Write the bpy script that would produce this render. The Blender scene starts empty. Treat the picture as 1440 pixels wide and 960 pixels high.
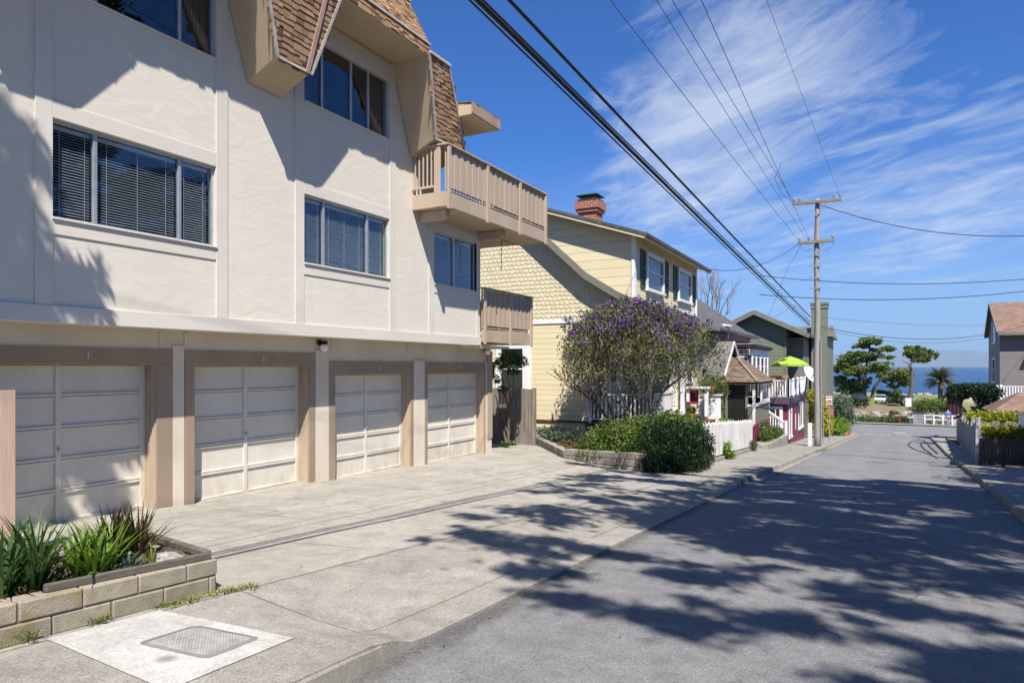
import bpy, math, random
import numpy as np
from mathutils import Vector
random.seed(7); RNG = np.random.default_rng(7)
SC = bpy.context.scene
COL = SC.collection
# ---------------------------------------------------------------- measuring helpers (camera at the world origin, +Y runs down the street)
FPX = 960.; CXP = 720.; HYP = 515.; YAW = math.atan(512 / FPX); CY, SY = math.cos(YAW), math.sin(YAW)
def ray(px, py):
    u = (px - CXP) / FPX
    return (CY * u - SY, CY + SY * u, (HYP - py) / FPX)
def onx(px, py, X): r = ray(px, py); t = X / r[0]; return (X, r[1] * t, r[2] * t)
def ony(px, py, Y): r = ray(px, py); t = Y / r[1]; return (r[0] * t, Y, r[2] * t)
def lerp(a, b, t): return a + (b - a) * t
def sm(t): t = min(1, max(0, t)); return t * t * (3 - 2 * t)
def zr(y): return float(np.interp(y, [-80, 60, 75, 90, 112, 150, 192, 206, 216, 345], [3.36, -5.32, -6.0, -6.5, -6.4, -6.5, -6.85, -7.6, -14.5, -18.]))
def xL(y): return float(np.interp(y, [-60, 0, 8, 16.5, 28, 58, 61, 63], [-2.72, -2.67, -2.64, -2.5, -2.15, -1.2, -1.6, -3.0]))
def xR(y): return float(np.interp(y, [-60, 0, 13, 20, 33, 58, 61, 63], [1.6, 1.75, 2.02, 2.24, 2.55, 3.45, 3.9, 5.2]))
def zfl(y): return float(np.interp(y, [-20, 4, 6.1, 7, 9.2, 10, 12.3, 13, 15.6, 20, 30], [-1.2, -1.96, -1.995, -2.06, -2.075, -2.15, -2.18, -2.235, -2.26, -2.47, -3.1]))
def zdrive(x, y):
    xl = xL(y); dr = sm((y - 3.25) / .45) * (1 - sm((y - 14.3) / .9))
    lip = lerp(.13, .025, dr)
    if x > -4.2:
        return zr(y) + lerp(lip, .12, (xl - x) / (xl + 4.2))
    t = min(1, (-4.2 - x) / 4.75)
    return lerp(zr(y) + .12, zfl(y), t ** 1.2)
def gnd(x, y):
    if y < 62:
        if x < xL(y): return zdrive(x, y) if y < 20 else zr(y) + .12
        if x > xR(y): return zr(y) + .12
    return zr(y)
# ---------------------------------------------------------------- material helpers
def newmat(name):
    m = bpy.data.materials.new(name); m.use_nodes = True
    nt = m.node_tree; b = nt.nodes['Principled BSDF']
    return m, nt, b
def N(nt, t, **kw):
    n = nt.nodes.new(t)
    for k, v in kw.items(): setattr(n, k, v)
    return n
def L(nt, a, b): nt.links.new(a, b)
def rgb(c): return (c[0], c[1], c[2], 1)
def mathn(nt, op, a, b=None, c=None):
    n = N(nt, 'ShaderNodeMath', operation=op)
    for i, v in enumerate((a, b, c)):
        if v is None: continue
        if isinstance(v, (int, float)): n.inputs[i].default_value = v
        else: L(nt, v, n.inputs[i])
    return n.outputs[0]
def mixc(nt, f, a, b, mode='MIX'):
    n = N(nt, 'ShaderNodeMix', data_type='RGBA', blend_type=mode)
    for i, v in ((0, f), (6, a), (7, b)):
        if isinstance(v, (int, float)): n.inputs[i].default_value = v
        elif isinstance(v, tuple): n.inputs[i].default_value = rgb(v)
        else: L(nt, v, n.inputs[i])
    return n.outputs[2]
def noise(nt, scale, detail=4, rough=.55, vec=None, dist=0.):
    n = N(nt, 'ShaderNodeTexNoise'); n.inputs['Scale'].default_value = scale
    n.inputs['Detail'].default_value = detail; n.inputs['Roughness'].default_value = rough; n.inputs['Distortion'].default_value = dist
    if vec is not None: L(nt, vec, n.inputs['Vector'])
    return n.outputs['Fac']
def ramp(nt, fac, stops):
    n = N(nt, 'ShaderNodeValToRGB'); e = n.color_ramp.elements
    while len(e) < len(stops): e.new(.5)
    for el, (p, c) in zip(e, stops): el.position = p; el.color = rgb(c) if len(c) == 3 else c
    L(nt, fac, n.inputs[0]); return n.outputs[0]
def mr(nt, v, a, b, c=0., d=1.):
    n = N(nt, 'ShaderNodeMapRange'); L(nt, v, n.inputs[0])
    for i, x in enumerate((a, b, c, d)): n.inputs[i + 1].default_value = x
    return n.outputs[0]
def pos(nt): return N(nt, 'ShaderNodeNewGeometry').outputs['Position']
def stretch(nt, sx, sy, sz, vec=None):
    n = N(nt, 'ShaderNodeMapping'); n.inputs['Scale'].default_value = (sx, sy, sz)
    L(nt, vec if vec is not None else pos(nt), n.inputs['Vector']); return n.outputs[0]
def bump(nt, b, h, strength=.5, dist=.01, prev=None):
    n = N(nt, 'ShaderNodeBump'); n.inputs['Strength'].default_value = strength; n.inputs['Distance'].default_value = dist
    L(nt, h, n.inputs['Height'])
    if prev is not None: L(nt, prev, n.inputs['Normal'])
    L(nt, n.outputs[0], b.inputs['Normal']); return n.outputs[0]
def pm(name, c1, c2=None, scale=3., rough=.7, bs=40., bd=.003, detail=5, spec=.3, lo=.35, hi=.65, st=None, metal=0.):
    m, nt, b = newmat(name); v = stretch(nt, *(st or (1, 1, 1)))
    c2 = c2 or tuple(x * .82 for x in c1)
    f = mr(nt, noise(nt, scale, detail, .6, v), lo, hi)
    L(nt, mixc(nt, f, c1, c2), b.inputs['Base Color'])
    b.inputs['Roughness'].default_value = rough; b.inputs['Specular IOR Level'].default_value = spec; b.inputs['Metallic'].default_value = metal
    if bd: bump(nt, b, noise(nt, bs, 4, .6, v), .6, bd)
    return m
def rand_mat(name, stops, rough=.8, bs=60., bd=.002, spec=.2, wear=None):
    m, nt, b = newmat(name); g = N(nt, 'ShaderNodeNewGeometry')
    c = ramp(nt, g.outputs['Random Per Island'], stops)
    c = mixc(nt, mr(nt, noise(nt, 9., 5), .3, .75, 0., .35), c, tuple(x * .6 for x in stops[0][1][:3]))
    if wear: c = mixc(nt, mr(nt, noise(nt, wear[1], 5), wear[2], wear[2] + .12, 0, wear[3]), c, wear[0])
    L(nt, c, b.inputs['Base Color']); b.inputs['Roughness'].default_value = rough; b.inputs['Specular IOR Level'].default_value = spec
    bump(nt, b, noise(nt, bs, 3, .6, pos(nt)), .5, bd)
    return m
def leaf_mat(name, stops, trans=.3, rough=.5, clump=.35):
    m, nt, b = newmat(name); g = N(nt, 'ShaderNodeNewGeometry')
    c = ramp(nt, g.outputs['Random Per Island'], stops)
    c = mixc(nt, mr(nt, noise(nt, clump * 4, 2, .5, pos(nt)), .35, .65, 0, .4), c, tuple(x * .65 for x in stops[0][1][:3]))
    L(nt, c, b.inputs['Base Color']); b.inputs['Roughness'].default_value = rough; b.inputs['Specular IOR Level'].default_value = .25
    t = N(nt, 'ShaderNodeBsdfTranslucent'); L(nt, c, t.inputs[0])
    ms = N(nt, 'ShaderNodeMixShader'); ms.inputs[0].default_value = trans
    L(nt, b.outputs[0], ms.inputs[1]); L(nt, t.outputs[0], ms.inputs[2]); L(nt, ms.outputs[0], nt.nodes['Material Output'].inputs[0])
    return m
def siding_mat(name, c, course=.17, axis='z', z0=0., dark=.8, rough=.55, sharp=.012):
    """lap siding: a saw-tooth relief, each board a little different, with a thin dark line painted as the shade under each lap"""
    m, nt, b = newmat(name); s = N(nt, 'ShaderNodeSeparateXYZ'); L(nt, pos(nt), s.inputs[0])
    k = mathn(nt, 'DIVIDE', mathn(nt, 'SUBTRACT', s.outputs['Z'], z0), course)
    fr = mathn(nt, 'FRACT', k); fl = mathn(nt, 'FLOOR', k)
    w = N(nt, 'ShaderNodeTexWhiteNoise', noise_dimensions='1D'); L(nt, fl, w.inputs['W'])
    cc = mixc(nt, mathn(nt, 'MULTIPLY', w.outputs['Value'], .35), c, tuple(x * dark for x in c))
    cc = mixc(nt, mr(nt, noise(nt, 1.3, 6, .65, stretch(nt, 1, 1, 3)), .45, .8, 0, .35), cc, tuple(x * .75 for x in c))
    cc = mixc(nt, mathn(nt, 'GREATER_THAN', fr, .955), cc, tuple(x * .6 for x in c))  # dark line under each lap, its shade painted into the colour
    L(nt, cc, b.inputs['Base Color']); b.inputs['Roughness'].default_value = rough; b.inputs['Specular IOR Level'].default_value = .3
    h = mathn(nt, 'SUBTRACT', 1., fr)
    bump(nt, b, mathn(nt, 'ADD', h, mathn(nt, 'MULTIPLY', noise(nt, 30, 3), .05)), 1., sharp)
    return m
def course_mat(name, c1, c2, course=.14, ax='Z', tab=.3, rough=.85, gap=.5):
    """asphalt roof shingles in courses along the slope: offset tabs of varied colour"""
    m, nt, b = newmat(name); s = N(nt, 'ShaderNodeSeparateXYZ'); L(nt, pos(nt), s.inputs[0])
    al = 'Y' if ax in 'XZ' else 'X'
    v = mathn(nt, 'DIVIDE', s.outputs[ax], course); row = mathn(nt, 'FLOOR', v); fr = mathn(nt, 'FRACT', v)
    u = mathn(nt, 'ADD', mathn(nt, 'DIVIDE', s.outputs[al], tab), mathn(nt, 'MULTIPLY', row, .37)); col = mathn(nt, 'FLOOR', u)
    cv = N(nt, 'ShaderNodeCombineXYZ'); L(nt, row, cv.inputs[0]); L(nt, col, cv.inputs[1])
    w = N(nt, 'ShaderNodeTexWhiteNoise', noise_dimensions='2D'); L(nt, cv.outputs[0], w.inputs['Vector'])
    c = mixc(nt, w.outputs['Value'], c1, c2)
    c = mixc(nt, mathn(nt, 'MULTIPLY', mathn(nt, 'LESS_THAN', fr, .14), gap), c, tuple(x * .4 for x in c1))
    c = mixc(nt, mr(nt, noise(nt, 1.2, 5), .4, .75, 0, .5), c, tuple(x * .72 for x in c2))
    L(nt, c, b.inputs['Base Color']); b.inputs['Roughness'].default_value = rough; b.inputs['Specular IOR Level'].default_value = .15
    bump(nt, b, mathn(nt, 'ADD', mathn(nt, 'ADD', fr, w.outputs['Value']), mathn(nt, 'MULTIPLY', noise(nt, 90, 2), .5)), .7, .012)
    return m
def concrete_mat(name, c1, c2, segs=(), stain=(.10, .09, .075), moss=.0, agg=1.):
    """weathered concrete; segs are expansion joints (x0,y0,x1,y1,halfwidth)"""
    m, nt, b = newmat(name); P = pos(nt); s = N(nt, 'ShaderNodeSeparateXYZ'); L(nt, P, s.inputs[0])
    c = mixc(nt, mr(nt, noise(nt, .55, 6, .65, P), .35, .68), c1, c2)
    c = mixc(nt, mr(nt, noise(nt, 1.7, 10, .78, P, .8), .46, .66, 0, .75), c, tuple(x * .60 for x in c2))
    c = mixc(nt, mr(nt, noise(nt, .9, 9, .75, stretch(nt, 1.6, .5, 1)), .56, .72, 0, .6), c, tuple(min(1, x * 1.35) for x in c1))
    c = mixc(nt, mr(nt, noise(nt, .7, 5, .7, stretch(nt, .35, 1.6, 1)), .55, .7, 0, .35), c, tuple(x * .55 for x in c2))
    sp = noise(nt, 210 * agg, 2, .6, P); sp2 = noise(nt, 55 * agg, 6, .8, P)
    c = mixc(nt, mr(nt, sp, .42, .62, 0, .55), c, tuple(x * .5 for x in c1))
    c = mixc(nt, mr(nt, sp2, .53, .64, 0, .6), c, tuple(x * .5 for x in c1))
    c = mixc(nt, mr(nt, sp2, .46, .36, 0, .4), c, tuple(min(1, x * 1.35) for x in c1))
    vs_ = N(nt, 'ShaderNodeTexVoronoi'); vs_.inputs['Scale'].default_value = 1.3; L(nt, P, vs_.inputs['Vector'])
    c = mixc(nt, mr(nt, mathn(nt, 'ADD', vs_.outputs['Distance'], mathn(nt, 'MULTIPLY', sp2, .12)), .10, .16, .55, 0), c, (.07, .06, .05))
    grit = noise(nt, 85 * agg, 5, .88, P); mid = noise(nt, 6, 7, .75, P)
    walk = mr(nt, s.outputs[0], -4.28, -4.2, .12, .6) if moss else .2
    k = mathn(nt, 'MULTIPLY_ADD', mathn(nt, 'SUBTRACT', grit, .5), mathn(nt, 'MULTIPLY', 5.5, walk), 1.)
    k = mathn(nt, 'MULTIPLY', k, mathn(nt, 'MULTIPLY_ADD', mathn(nt, 'SUBTRACT', mid, .5), .75, 1.))
    if moss: k = mathn(nt, 'MULTIPLY', k, mr(nt, s.outputs[0], -4.28, -4.2, 1., .86))
    k = mathn(nt, 'MAXIMUM', k, .3); kc = N(nt, 'ShaderNodeCombineXYZ')
    for i in range(3): L(nt, k, kc.inputs[i])
    c = mixc(nt, 1., c, kc.outputs[0], 'MULTIPLY')
    tot = None
    wob = mathn(nt, 'MULTIPLY', mathn(nt, 'SUBTRACT', noise(nt, 6, 4, .6, P), .5), .05)
    for x0, y0, x1, y1, hw in segs:
        dx, dy = x1 - x0, y1 - y0; ln = math.hypot(dx, dy); nx, ny = -dy / ln, dx / ln
        dist = mathn(nt, 'ABSOLUTE', mathn(nt, 'ADD', wob, mathn(nt, 'MULTIPLY_ADD', s.outputs[0], nx, mathn(nt, 'MULTIPLY_ADD', s.outputs[1], ny, -(x0 * nx + y0 * ny)))))
        t = mathn(nt, 'MULTIPLY_ADD', s.outputs[0], dx / ln / ln, mathn(nt, 'MULTIPLY_ADD', s.outputs[1], dy / ln / ln, -(x0 * dx + y0 * dy) / ln / ln))
        inside = mathn(nt, 'LESS_THAN', mathn(nt, 'ABSOLUTE', mathn(nt, 'SUBTRACT', t, .5)), .5)
        d = mathn(nt, 'MULTIPLY', mr(nt, dist, hw * .55, hw * 1.3, 1, 0), inside)
        tot = d if tot is None else mathn(nt, 'MAXIMUM', tot, d)
    if tot is not None:
        jc = mixc(nt, mr(nt, noise(nt, 1.7, 3, .5, P), .5, .62, 0, moss), stain, (.10, .14, .03))
        c = mixc(nt, mathn(nt, 'MULTIPLY', tot, .85), c, jc)
    L(nt, c, b.inputs['Base Color']); b.inputs['Roughness'].default_value = .85; b.inputs['Specular IOR Level'].default_value = .2
    h = mathn(nt, 'ADD', mathn(nt, 'MULTIPLY', sp, .35), sp2)
    if tot is not None: h = mathn(nt, 'SUBTRACT', h, mathn(nt, 'MULTIPLY', tot, 2.))
    bump(nt, b, h, .55, .006)
    return m
def block_mat(name, c1, c2, moss=(.16, .15, .035)):
    m, nt, b = newmat(name); P = pos(nt); g = N(nt, 'ShaderNodeNewGeometry')
    c = mixc(nt, g.outputs['Random Per Island'], c1, c2)
    c = mixc(nt, mr(nt, noise(nt, 9, 6, .7, P), .45, .7, 0, .5), c, tuple(x * .6 for x in c2))
    c = mixc(nt, mr(nt, noise(nt, 3.1, 6, .7, P), .55, .68, 0, .6), c, moss)
    L(nt, c, b.inputs['Base Color']); b.inputs['Roughness'].default_value = .95; b.inputs['Specular IOR Level'].default_value = .1
    bump(nt, b, mathn(nt, 'ADD', noise(nt, 16, 5, .7, P), noise(nt, 120, 2, .5, P)), .55, .012)
    return m
M = {}
def build_materials():
    # stucco: smooth trowelled ridges
    m, nt, b = newmat('stucco'); P = pos(nt)
    c = mixc(nt, mr(nt, noise(nt, .8, 5, .6, P), .3, .7), (.66, .612, .525), (.625, .578, .492))
    c = mixc(nt, mr(nt, noise(nt, 2.2, 8, .72, stretch(nt, 1, 3.2, .35)), .54, .82, 0, .38), c, (.53, .48, .405))
    c = mixc(nt, mr(nt, noise(nt, 11, 6, .75, P), .55, .8, 0, .22), c, (.55, .50, .43))
    L(nt, c, b.inputs['Base Color']); b.inputs['Roughness'].default_value = .85; b.inputs['Specular IOR Level'].default_value = .2
    w = N(nt, 'ShaderNodeTexNoise'); w.inputs['Scale'].default_value = 2.2; w.inputs['Detail'].default_value = 6; w.inputs['Roughness'].default_value = .52; w.inputs['Distortion'].default_value = 1.2
    L(nt, stretch(nt, 1, .8, 1.6), w.inputs['Vector'])
    h = mathn(nt, 'ADD', w.outputs['Fac'], mathn(nt, 'MULTIPLY', noise(nt, 45, 3, .6, P), .07))
    h = mathn(nt, 'ADD', h, mathn(nt, 'MULTIPLY', noise(nt, 130, 2, .6, P), .05))
    bump(nt, b, h, .2, .04); M['stucco'] = m
    M['trim'] = pm('painted trim board', (.64, .595, .525), (.585, .54, .47), 1.4, .6, 30, .003, st=(1, .4, 1))
    M['lowwall'] = pm('cream garage wall', (.66, .585, .48), (.57, .50, .40), 1.2, .7, 8, .008)
    M['casing'] = pm('brown door casing', (.33, .252, .18), (.275, .21, .15), 2.2, .6, 25, .003, st=(1, 1, .4))
    M['jamb'] = pm('tan jamb', (.46, .365, .265), (.38, .30, .215), 3, .6, 25, .003, st=(4, 4, .4))
    M['door'] = pm('garage door paint', (.66, .62, .535), (.60, .56, .48), 1.1, .55, 12, .003)
    m = M['door']; nt = m.node_tree; b = nt.nodes['Principled BSDF']; P = pos(nt); s_ = N(nt, 'ShaderNodeSeparateXYZ'); L(nt, P, s_.inputs[0]); c0 = b.inputs['Base Color'].links[0].from_socket
    low = mr(nt, s_.outputs[2], -2.15, -1.55, 1, 0)
    c0 = mixc(nt, mathn(nt, 'MULTIPLY', mr(nt, noise(nt, 4, 8, .75, stretch(nt, 1, 1, .5)), .42, .72), mathn(nt, 'ADD', mathn(nt, 'MULTIPLY', low, .65), .2)), c0, (.36, .31, .24))
    c0 = mixc(nt, mr(nt, noise(nt, 22, 5, .7, stretch(nt, 1, 1, .12)), .6, .8, 0, .25), c0, (.45, .41, .34)); L(nt, c0, b.inputs['Base Color'])
    M['beige'] = pm('beige balcony paint', (.44, .348, .262), (.38, .298, .222), 1.6, .6, 25, .003, st=(1, 1, .3))
    M['soffit'] = pm('tan soffit panel', (.50, .40, .275), (.43, .34, .23), 1.0, .7, 14, .003)
    M['alum'] = pm('aluminium frame', (.52, .53, .55), (.42, .43, .45), 6, .38, 50, .0005, metal=.6)
    M['black'] = pm('black metal', (.012, .012, .013), (.02, .02, .02), 6, .4, 60, .0005)
    M['roof_tan'] = rand_mat('tan mansard shingle', [(0, (.20, .12, .07)), (.1, (.11, .065, .045)), (.25, (.36, .225, .125)), (.6, (.31, .19, .11)), (.8, (.45, .30, .185)), (1, (.25, .15, .095))], .9, 140, .004, .1, ((.36, .25, .035), 1.9, .60, .75))
    M['felt'] = pm('dark roofing felt', (.05, .035, .025), None, 6, .9, 60, .003)
    M['flash'] = pm('pale metal flashing', (.50, .47, .43), (.36, .33, .30), 5, .5, 40, .001)
    M['hipcap'] = pm('pinkish hip strip', (.46, .30, .25), (.36, .24, .2), 6, .6, 40, .002)
    M['slat'] = pm('white blind slat', (.78, .79, .80), (.72, .73, .74), 4, .5, 0, 0)
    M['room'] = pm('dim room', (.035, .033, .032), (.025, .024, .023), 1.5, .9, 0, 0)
    M['curtain'] = pm('brown drape', (.10, .065, .045), (.06, .04, .03), 6, .9, 30, .004, st=(1, 6, .3))
    m, nt, b = newmat('window glass')
    gl = N(nt, 'ShaderNodeBsdfGlossy'); gl.inputs['Roughness'].default_value = .008; gl.inputs[0].default_value = (.92, .96, 1, 1)
    tr = N(nt, 'ShaderNodeBsdfTransparent'); tr.inputs[0].default_value = (.86, .90, .93, 1)
    lw = N(nt, 'ShaderNodeLayerWeight'); lw.inputs[0].default_value = .5
    L(nt, noise_bump(nt), lw.inputs['Normal']); L(nt, noise_bump(nt), gl.inputs['Normal'])
    ms = N(nt, 'ShaderNodeMixShader'); L(nt, mathn(nt, 'MULTIPLY_ADD', mathn(nt, 'POWER', lw.outputs['Facing'], 4.), .9, .055), ms.inputs[0]); L(nt, tr.outputs[0], ms.inputs[1]); L(nt, gl.outputs[0], ms.inputs[2])
    L(nt, ms.outputs[0], nt.nodes['Material Output'].inputs[0]); M['glass'] = m
    m, nt, b = newmat('dark far glass'); b.inputs['Base Color'].default_value = (.03, .035, .04, 1); b.inputs['Roughness'].default_value = .06; b.inputs['Specular IOR Level'].default_value = .9
    bump(nt, b, noise(nt, 2, 2, .5, pos(nt)), .1, .02); M['darkglass'] = m
    m, nt, b = newmat('opal globe'); b.inputs['Base Color'].default_value = (.8, .8, .78, 1); b.inputs['Roughness'].default_value = .25; b.inputs['Subsurface Weight'].default_value = .2; M['globe'] = m
    # setting
    m, nt, b = newmat('asphalt'); P = pos(nt); s = N(nt, 'ShaderNodeSeparateXYZ'); L(nt, P, s.inputs[0])
    c = mixc(nt, mr(nt, noise(nt, .35, 6, .65, stretch(nt, 1, .35, 1)), .35, .7), (.150, .151, .155), (.195, .195, .196))
    c = mixc(nt, mr(nt, noise(nt, 3.5, 8, .75, P), .5, .8, 0, .5), c, (.095, .095, .097))
    lane = mathn(nt, 'ABSOLUTE', mathn(nt, 'SUBTRACT', mathn(nt, 'ABSOLUTE', mathn(nt, 'ADD', s.outputs[0], mathn(nt, 'MULTIPLY_ADD', s.outputs[1], -.03, .45))), .78))
    c = mixc(nt, mathn(nt, 'MULTIPLY', mr(nt, lane, .12, .5, .45, 0), mr(nt, noise(nt, .6, 5, .7, stretch(nt, 1, .3, 1)), .35, .6)), c, (.225, .222, .216))
    ed_ = mr(nt, mathn(nt, 'ADD', s.outputs[0], mathn(nt, 'MULTIPLY', noise(nt, 1.5, 5, .7, P), .5)), -2.45, -2.0, .6, 0)
    c = mixc(nt, ed_, c, (.235, .22, .195))
    c = mixc(nt, mr(nt, mathn(nt, 'ADD', s.outputs[0], mathn(nt, 'MULTIPLY', noise(nt, 3, 6, .75, P), .22)), -2.47, -2.33, .8, 0), c, (.06, .054, .045))
    c = mixc(nt, mathn(nt, 'MULTIPLY', mr(nt, noise(nt, .9, 6, .7, P, .4), .6, .7), .5), c, (.07, .07, .072))
    c = mixc(nt, mr(nt, noise(nt, 1.2, 3, .5, stretch(nt, 1.4, .7, 1)), .62, .66, 0, .4), c, (.085, .085, .088))
    c = mixc(nt, mr(nt, noise(nt, 34, 7, .82, P), .5, .62, 0, .5), c, (.26, .26, .255))
    c = mixc(nt, mr(nt, noise(nt, 47, 7, .82, P), .5, .4, 0, .5), c, (.06, .06, .062))
    c = mixc(nt, mr(nt, noise(nt, 180, 2, .6, P), .52, .68, 0, .6), c, (.36, .36, .35))
    c = mixc(nt, mr(nt, noise(nt, 110, 3, .6, P), .3, .45, .6, 0), c, (.06, .06, .062))
    k = mathn(nt, 'MULTIPLY_ADD', mathn(nt, 'SUBTRACT', noise(nt, 75, 5, .88, P), .5), 2.7, 1.); k = mathn(nt, 'MULTIPLY', k, mathn(nt, 'MULTIPLY_ADD', mathn(nt, 'SUBTRACT', noise(nt, 4, 8, .75, P), .5), 1.0, 1.)); k = mathn(nt, 'MAXIMUM', k, .35); kc = N(nt, 'ShaderNodeCombineXYZ')
    for i in range(3): L(nt, k, kc.inputs[i])
    c = mixc(nt, 1., c, kc.outputs[0], 'MULTIPLY')
    vo = N(nt, 'ShaderNodeTexVoronoi', feature='DISTANCE_TO_EDGE'); vo.inputs['Scale'].default_value = .26; 
    dv = N(nt, 'ShaderNodeVectorMath', operation='ADD'); nn = N(nt, 'ShaderNodeTexNoise'); nn.inputs['Scale'].default_value = .9; nn.inputs['Detail'].default_value = 6
    L(nt, P, nn.inputs['Vector']); L(nt, P, dv.inputs[0]); L(nt, nn.outputs['Color'], dv.inputs[1]); L(nt, dv.outputs[0], vo.inputs['Vector'])
    crack = mathn(nt, 'MULTIPLY', mr(nt, vo.outputs['Distance'], .0, .006, 1, 0), mr(nt, noise(nt, .25, 2, .5, P), .48, .6))
    c = mixc(nt, mathn(nt, 'MULTIPLY', crack, .85), c, (.03, .03, .032))
    L(nt, c, b.inputs['Base Color']); b.inputs['Roughness'].default_value = .82; b.inputs['Specular IOR Level'].default_value = .25
    bump(nt, b, mathn(nt, 'ADD', noise(nt, 150, 3, .7, P), mathn(nt, 'MULTIPLY', noise(nt, 14, 4, .6, P), .6)), .8, .006); M['asphalt'] = m
    M['tar'] = pm('tar crack seal', (.02, .02, .022), None, 5, .5, 40, .002)
    J = [(-4.36, 2., -3.72, 14.2, .013), (-5.98, 4.1, -6.35, 15.5, .012), (-6.22, 4.0, -6.62, 15.5, .008), (-4.3, 3.62, -2.9, 3.40, .008), (-5.9, 4.6, -4.1, 4.42, .007) if 0 else (-5.9, 5.15, -4.25, 5.35, .007),
         (-8.9, 6.6, -6.3, 6.35, .008), (-8.9, 9.55, -6.4, 9.4, .008), (-8.9, 12.65, -6.5, 12.6, .008), (-6.4, 9.0, -4.1, 9.1, .007), (-4.1, 7.4, -2.7, 7.3, .006), (-4., 11.2, -2.7, 11.2, .006), (-6.4, 12.4, -3.9, 12.5, .007), (-2.98, 3.5, -2.93, 14.3, .006)]
    M['drive'] = concrete_mat('driveway concrete', (.41, .385, .335), (.33, .31, .27), J, moss=.9)
    J2 = [(-4.2, y, -1.5, y + .05, .012) for y in (15.2, 18, 21.5, 24.8, 28, 31.2, 34.5, 37.8, 42, 46)]
    M['walk'] = concrete_mat('pavement concrete', (.38, .36, .32), (.30, .285, .255), J2, moss=.4)
    J3 = [(1.5, y, 7, y + .03, .012) for y in (16.5, 18.4, 20.4, 22.4, 24.6, 27)]
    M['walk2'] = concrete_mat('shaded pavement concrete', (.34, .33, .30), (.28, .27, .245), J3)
    M['pad'] = concrete_mat('fresh white concrete', (.54, .525, .49), (.49, .475, .44), (), agg=.8)
    M['lid'] = pm('grey polymer lid', (.40, .385, .36), (.26, .25, .23), 8, .8, 90, .003)
    m = M['lid']; nt = m.node_tree; b = nt.nodes['Principled BSDF']; c0 = b.inputs['Base Color'].links[0].from_socket; br = N(nt, 'ShaderNodeTexBrick'); mp = N(nt, 'ShaderNodeMapping'); mp.inputs['Rotation'].default_value = (0, 0, .7); L(nt, pos(nt), mp.inputs[0]); L(nt, mp.outputs[0], br.inputs['Vector'])
    br.inputs['Scale'].default_value = 1; br.inputs['Brick Width'].default_value = .034; br.inputs['Row Height'].default_value = .017; br.inputs['Mortar Size'].default_value = .003
    L(nt, mixc(nt, mathn(nt, 'MULTIPLY', br.outputs['Fac'], .4), c0, (.13, .125, .115)), b.inputs['Base Color'])
    M['lidrim'] = pm('dark lid rim', (.22, .215, .21), (.17, .165, .16), 10, .7, 90, .002)
    M['kerb'] = concrete_mat('kerb concrete', (.34, .315, .27), (.27, .25, .215), (), agg=1.)
    M['block'] = block_mat('split face block', (.37, .325, .25), (.27, .24, .185), (.20, .165, .04))
    M['block2'] = block_mat('old garden block', (.38, .345, .295), (.28, .255, .215), (.13, .12, .05))
    M['mortar'] = pm('mortar', (.17, .15, .12), None, 9, .95, 60, .003)
    M['timber'] = pm('weathered timber', (.15, .13, .105), (.09, .08, .065), 5, .85, 25, .008, st=(2, 2, 14))
    M['greywood'] = pm('grey weathered wood', (.27, .235, .195), (.15, .125, .10), 5, .9, 18, .01, st=(5, 5, .35))
    M['darkwood'] = pm('dark fence wood', (.115, .09, .075), (.05, .042, .036), 5, .9, 18, .008, st=(5, 5, .4))
    M['tanboard'] = pm('tan painted boards', (.52, .375, .28), (.44, .31, .23), 3, .75, 25, .006, st=(2, 2, .3))
    M['soil'] = pm('garden soil', (.055, .042, .03), (.12, .095, .07), 14, .95, 45, .03)
    M['rock'] = pm('pale lava rock', (.38, .36, .34), (.22, .21, .2), 18, .9, 60, .02)
    M['yellow'] = siding_mat('yellow lap siding', (.65, .575, .37), .165, z0=-1.74)
    M['yellowd'] = siding_mat('yellow wide siding', (.65, .575, .365), .27, z0=2.18)
    M['yfish'] = rand_mat('yellow fish scale shingle', [(0, (.63, .56, .37)), (.5, (.68, .61, .42)), (1, (.59, .515, .33))], .6, 30, .002, .3)
    M['ypaint'] = pm('yellow paint', (.69, .61, .39), (.64, .565, .35), 2, .6, 20, .004)
    M['white'] = pm('white paint', (.76, .765, .77), (.68, .685, .69), 3, .5, 30, .002)
    M['whitew'] = pm('worn white paint', (.70, .69, .66), (.52, .50, .46), 4, .65, 25, .004, st=(1, 1, .4))
    M['shadewhite'] = pm('shaded white fence paint', (.47, .475, .48), (.36, .36, .36), 4, .7, 25, .005, st=(1, 1, .4))  # white fence paint greyed, the shade it stands in put into the colour
    M['greenpaint'] = pm('dark green paint', (.02, .055, .04), (.03, .07, .05), 4, .5, 30, .002)
    M['redbase'] = pm('dark red trim', (.18, .04, .03), None, 4, .6, 20, .002)
    M['roof_grey'] = course_mat('grey shingle', (.135, .13, .125), (.085, .082, .08), .14, 'X')
    M['roof_greyz'] = course_mat('dark grey shingle', (.13, .128, .13), (.085, .083, .085), .14, 'X')
    M['roof_greyy'] = course_mat('weathered grey shingle', (.20, .19, .18), (.12, .115, .11), .15, 'Y')
    M['roof_brown'] = rand_mat('brown wood shake', [(0, (.16, .115, .08)), (.5, (.25, .19, .145)), (1, (.12, .085, .06))], .9, 60, .006, .1)
    M['roof_red'] = course_mat('brown asphalt roof', (.25, .165, .125), (.17, .11, .085), .15, 'Y')
    M['maroon'] = siding_mat('maroon siding', (.17, .025, .055), .16)
    M['maroonp'] = pm('maroon paint', (.20, .03, .07), (.16, .024, .055), 2, .5, 20, .003)
    M['purplegrey'] = pm('dusky purple trim', (.10, .07, .10), (.07, .05, .07), 2, .6, 20, .003)
    M['green'] = siding_mat('green lap siding', (.17, .185, .125), .21)
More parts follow.
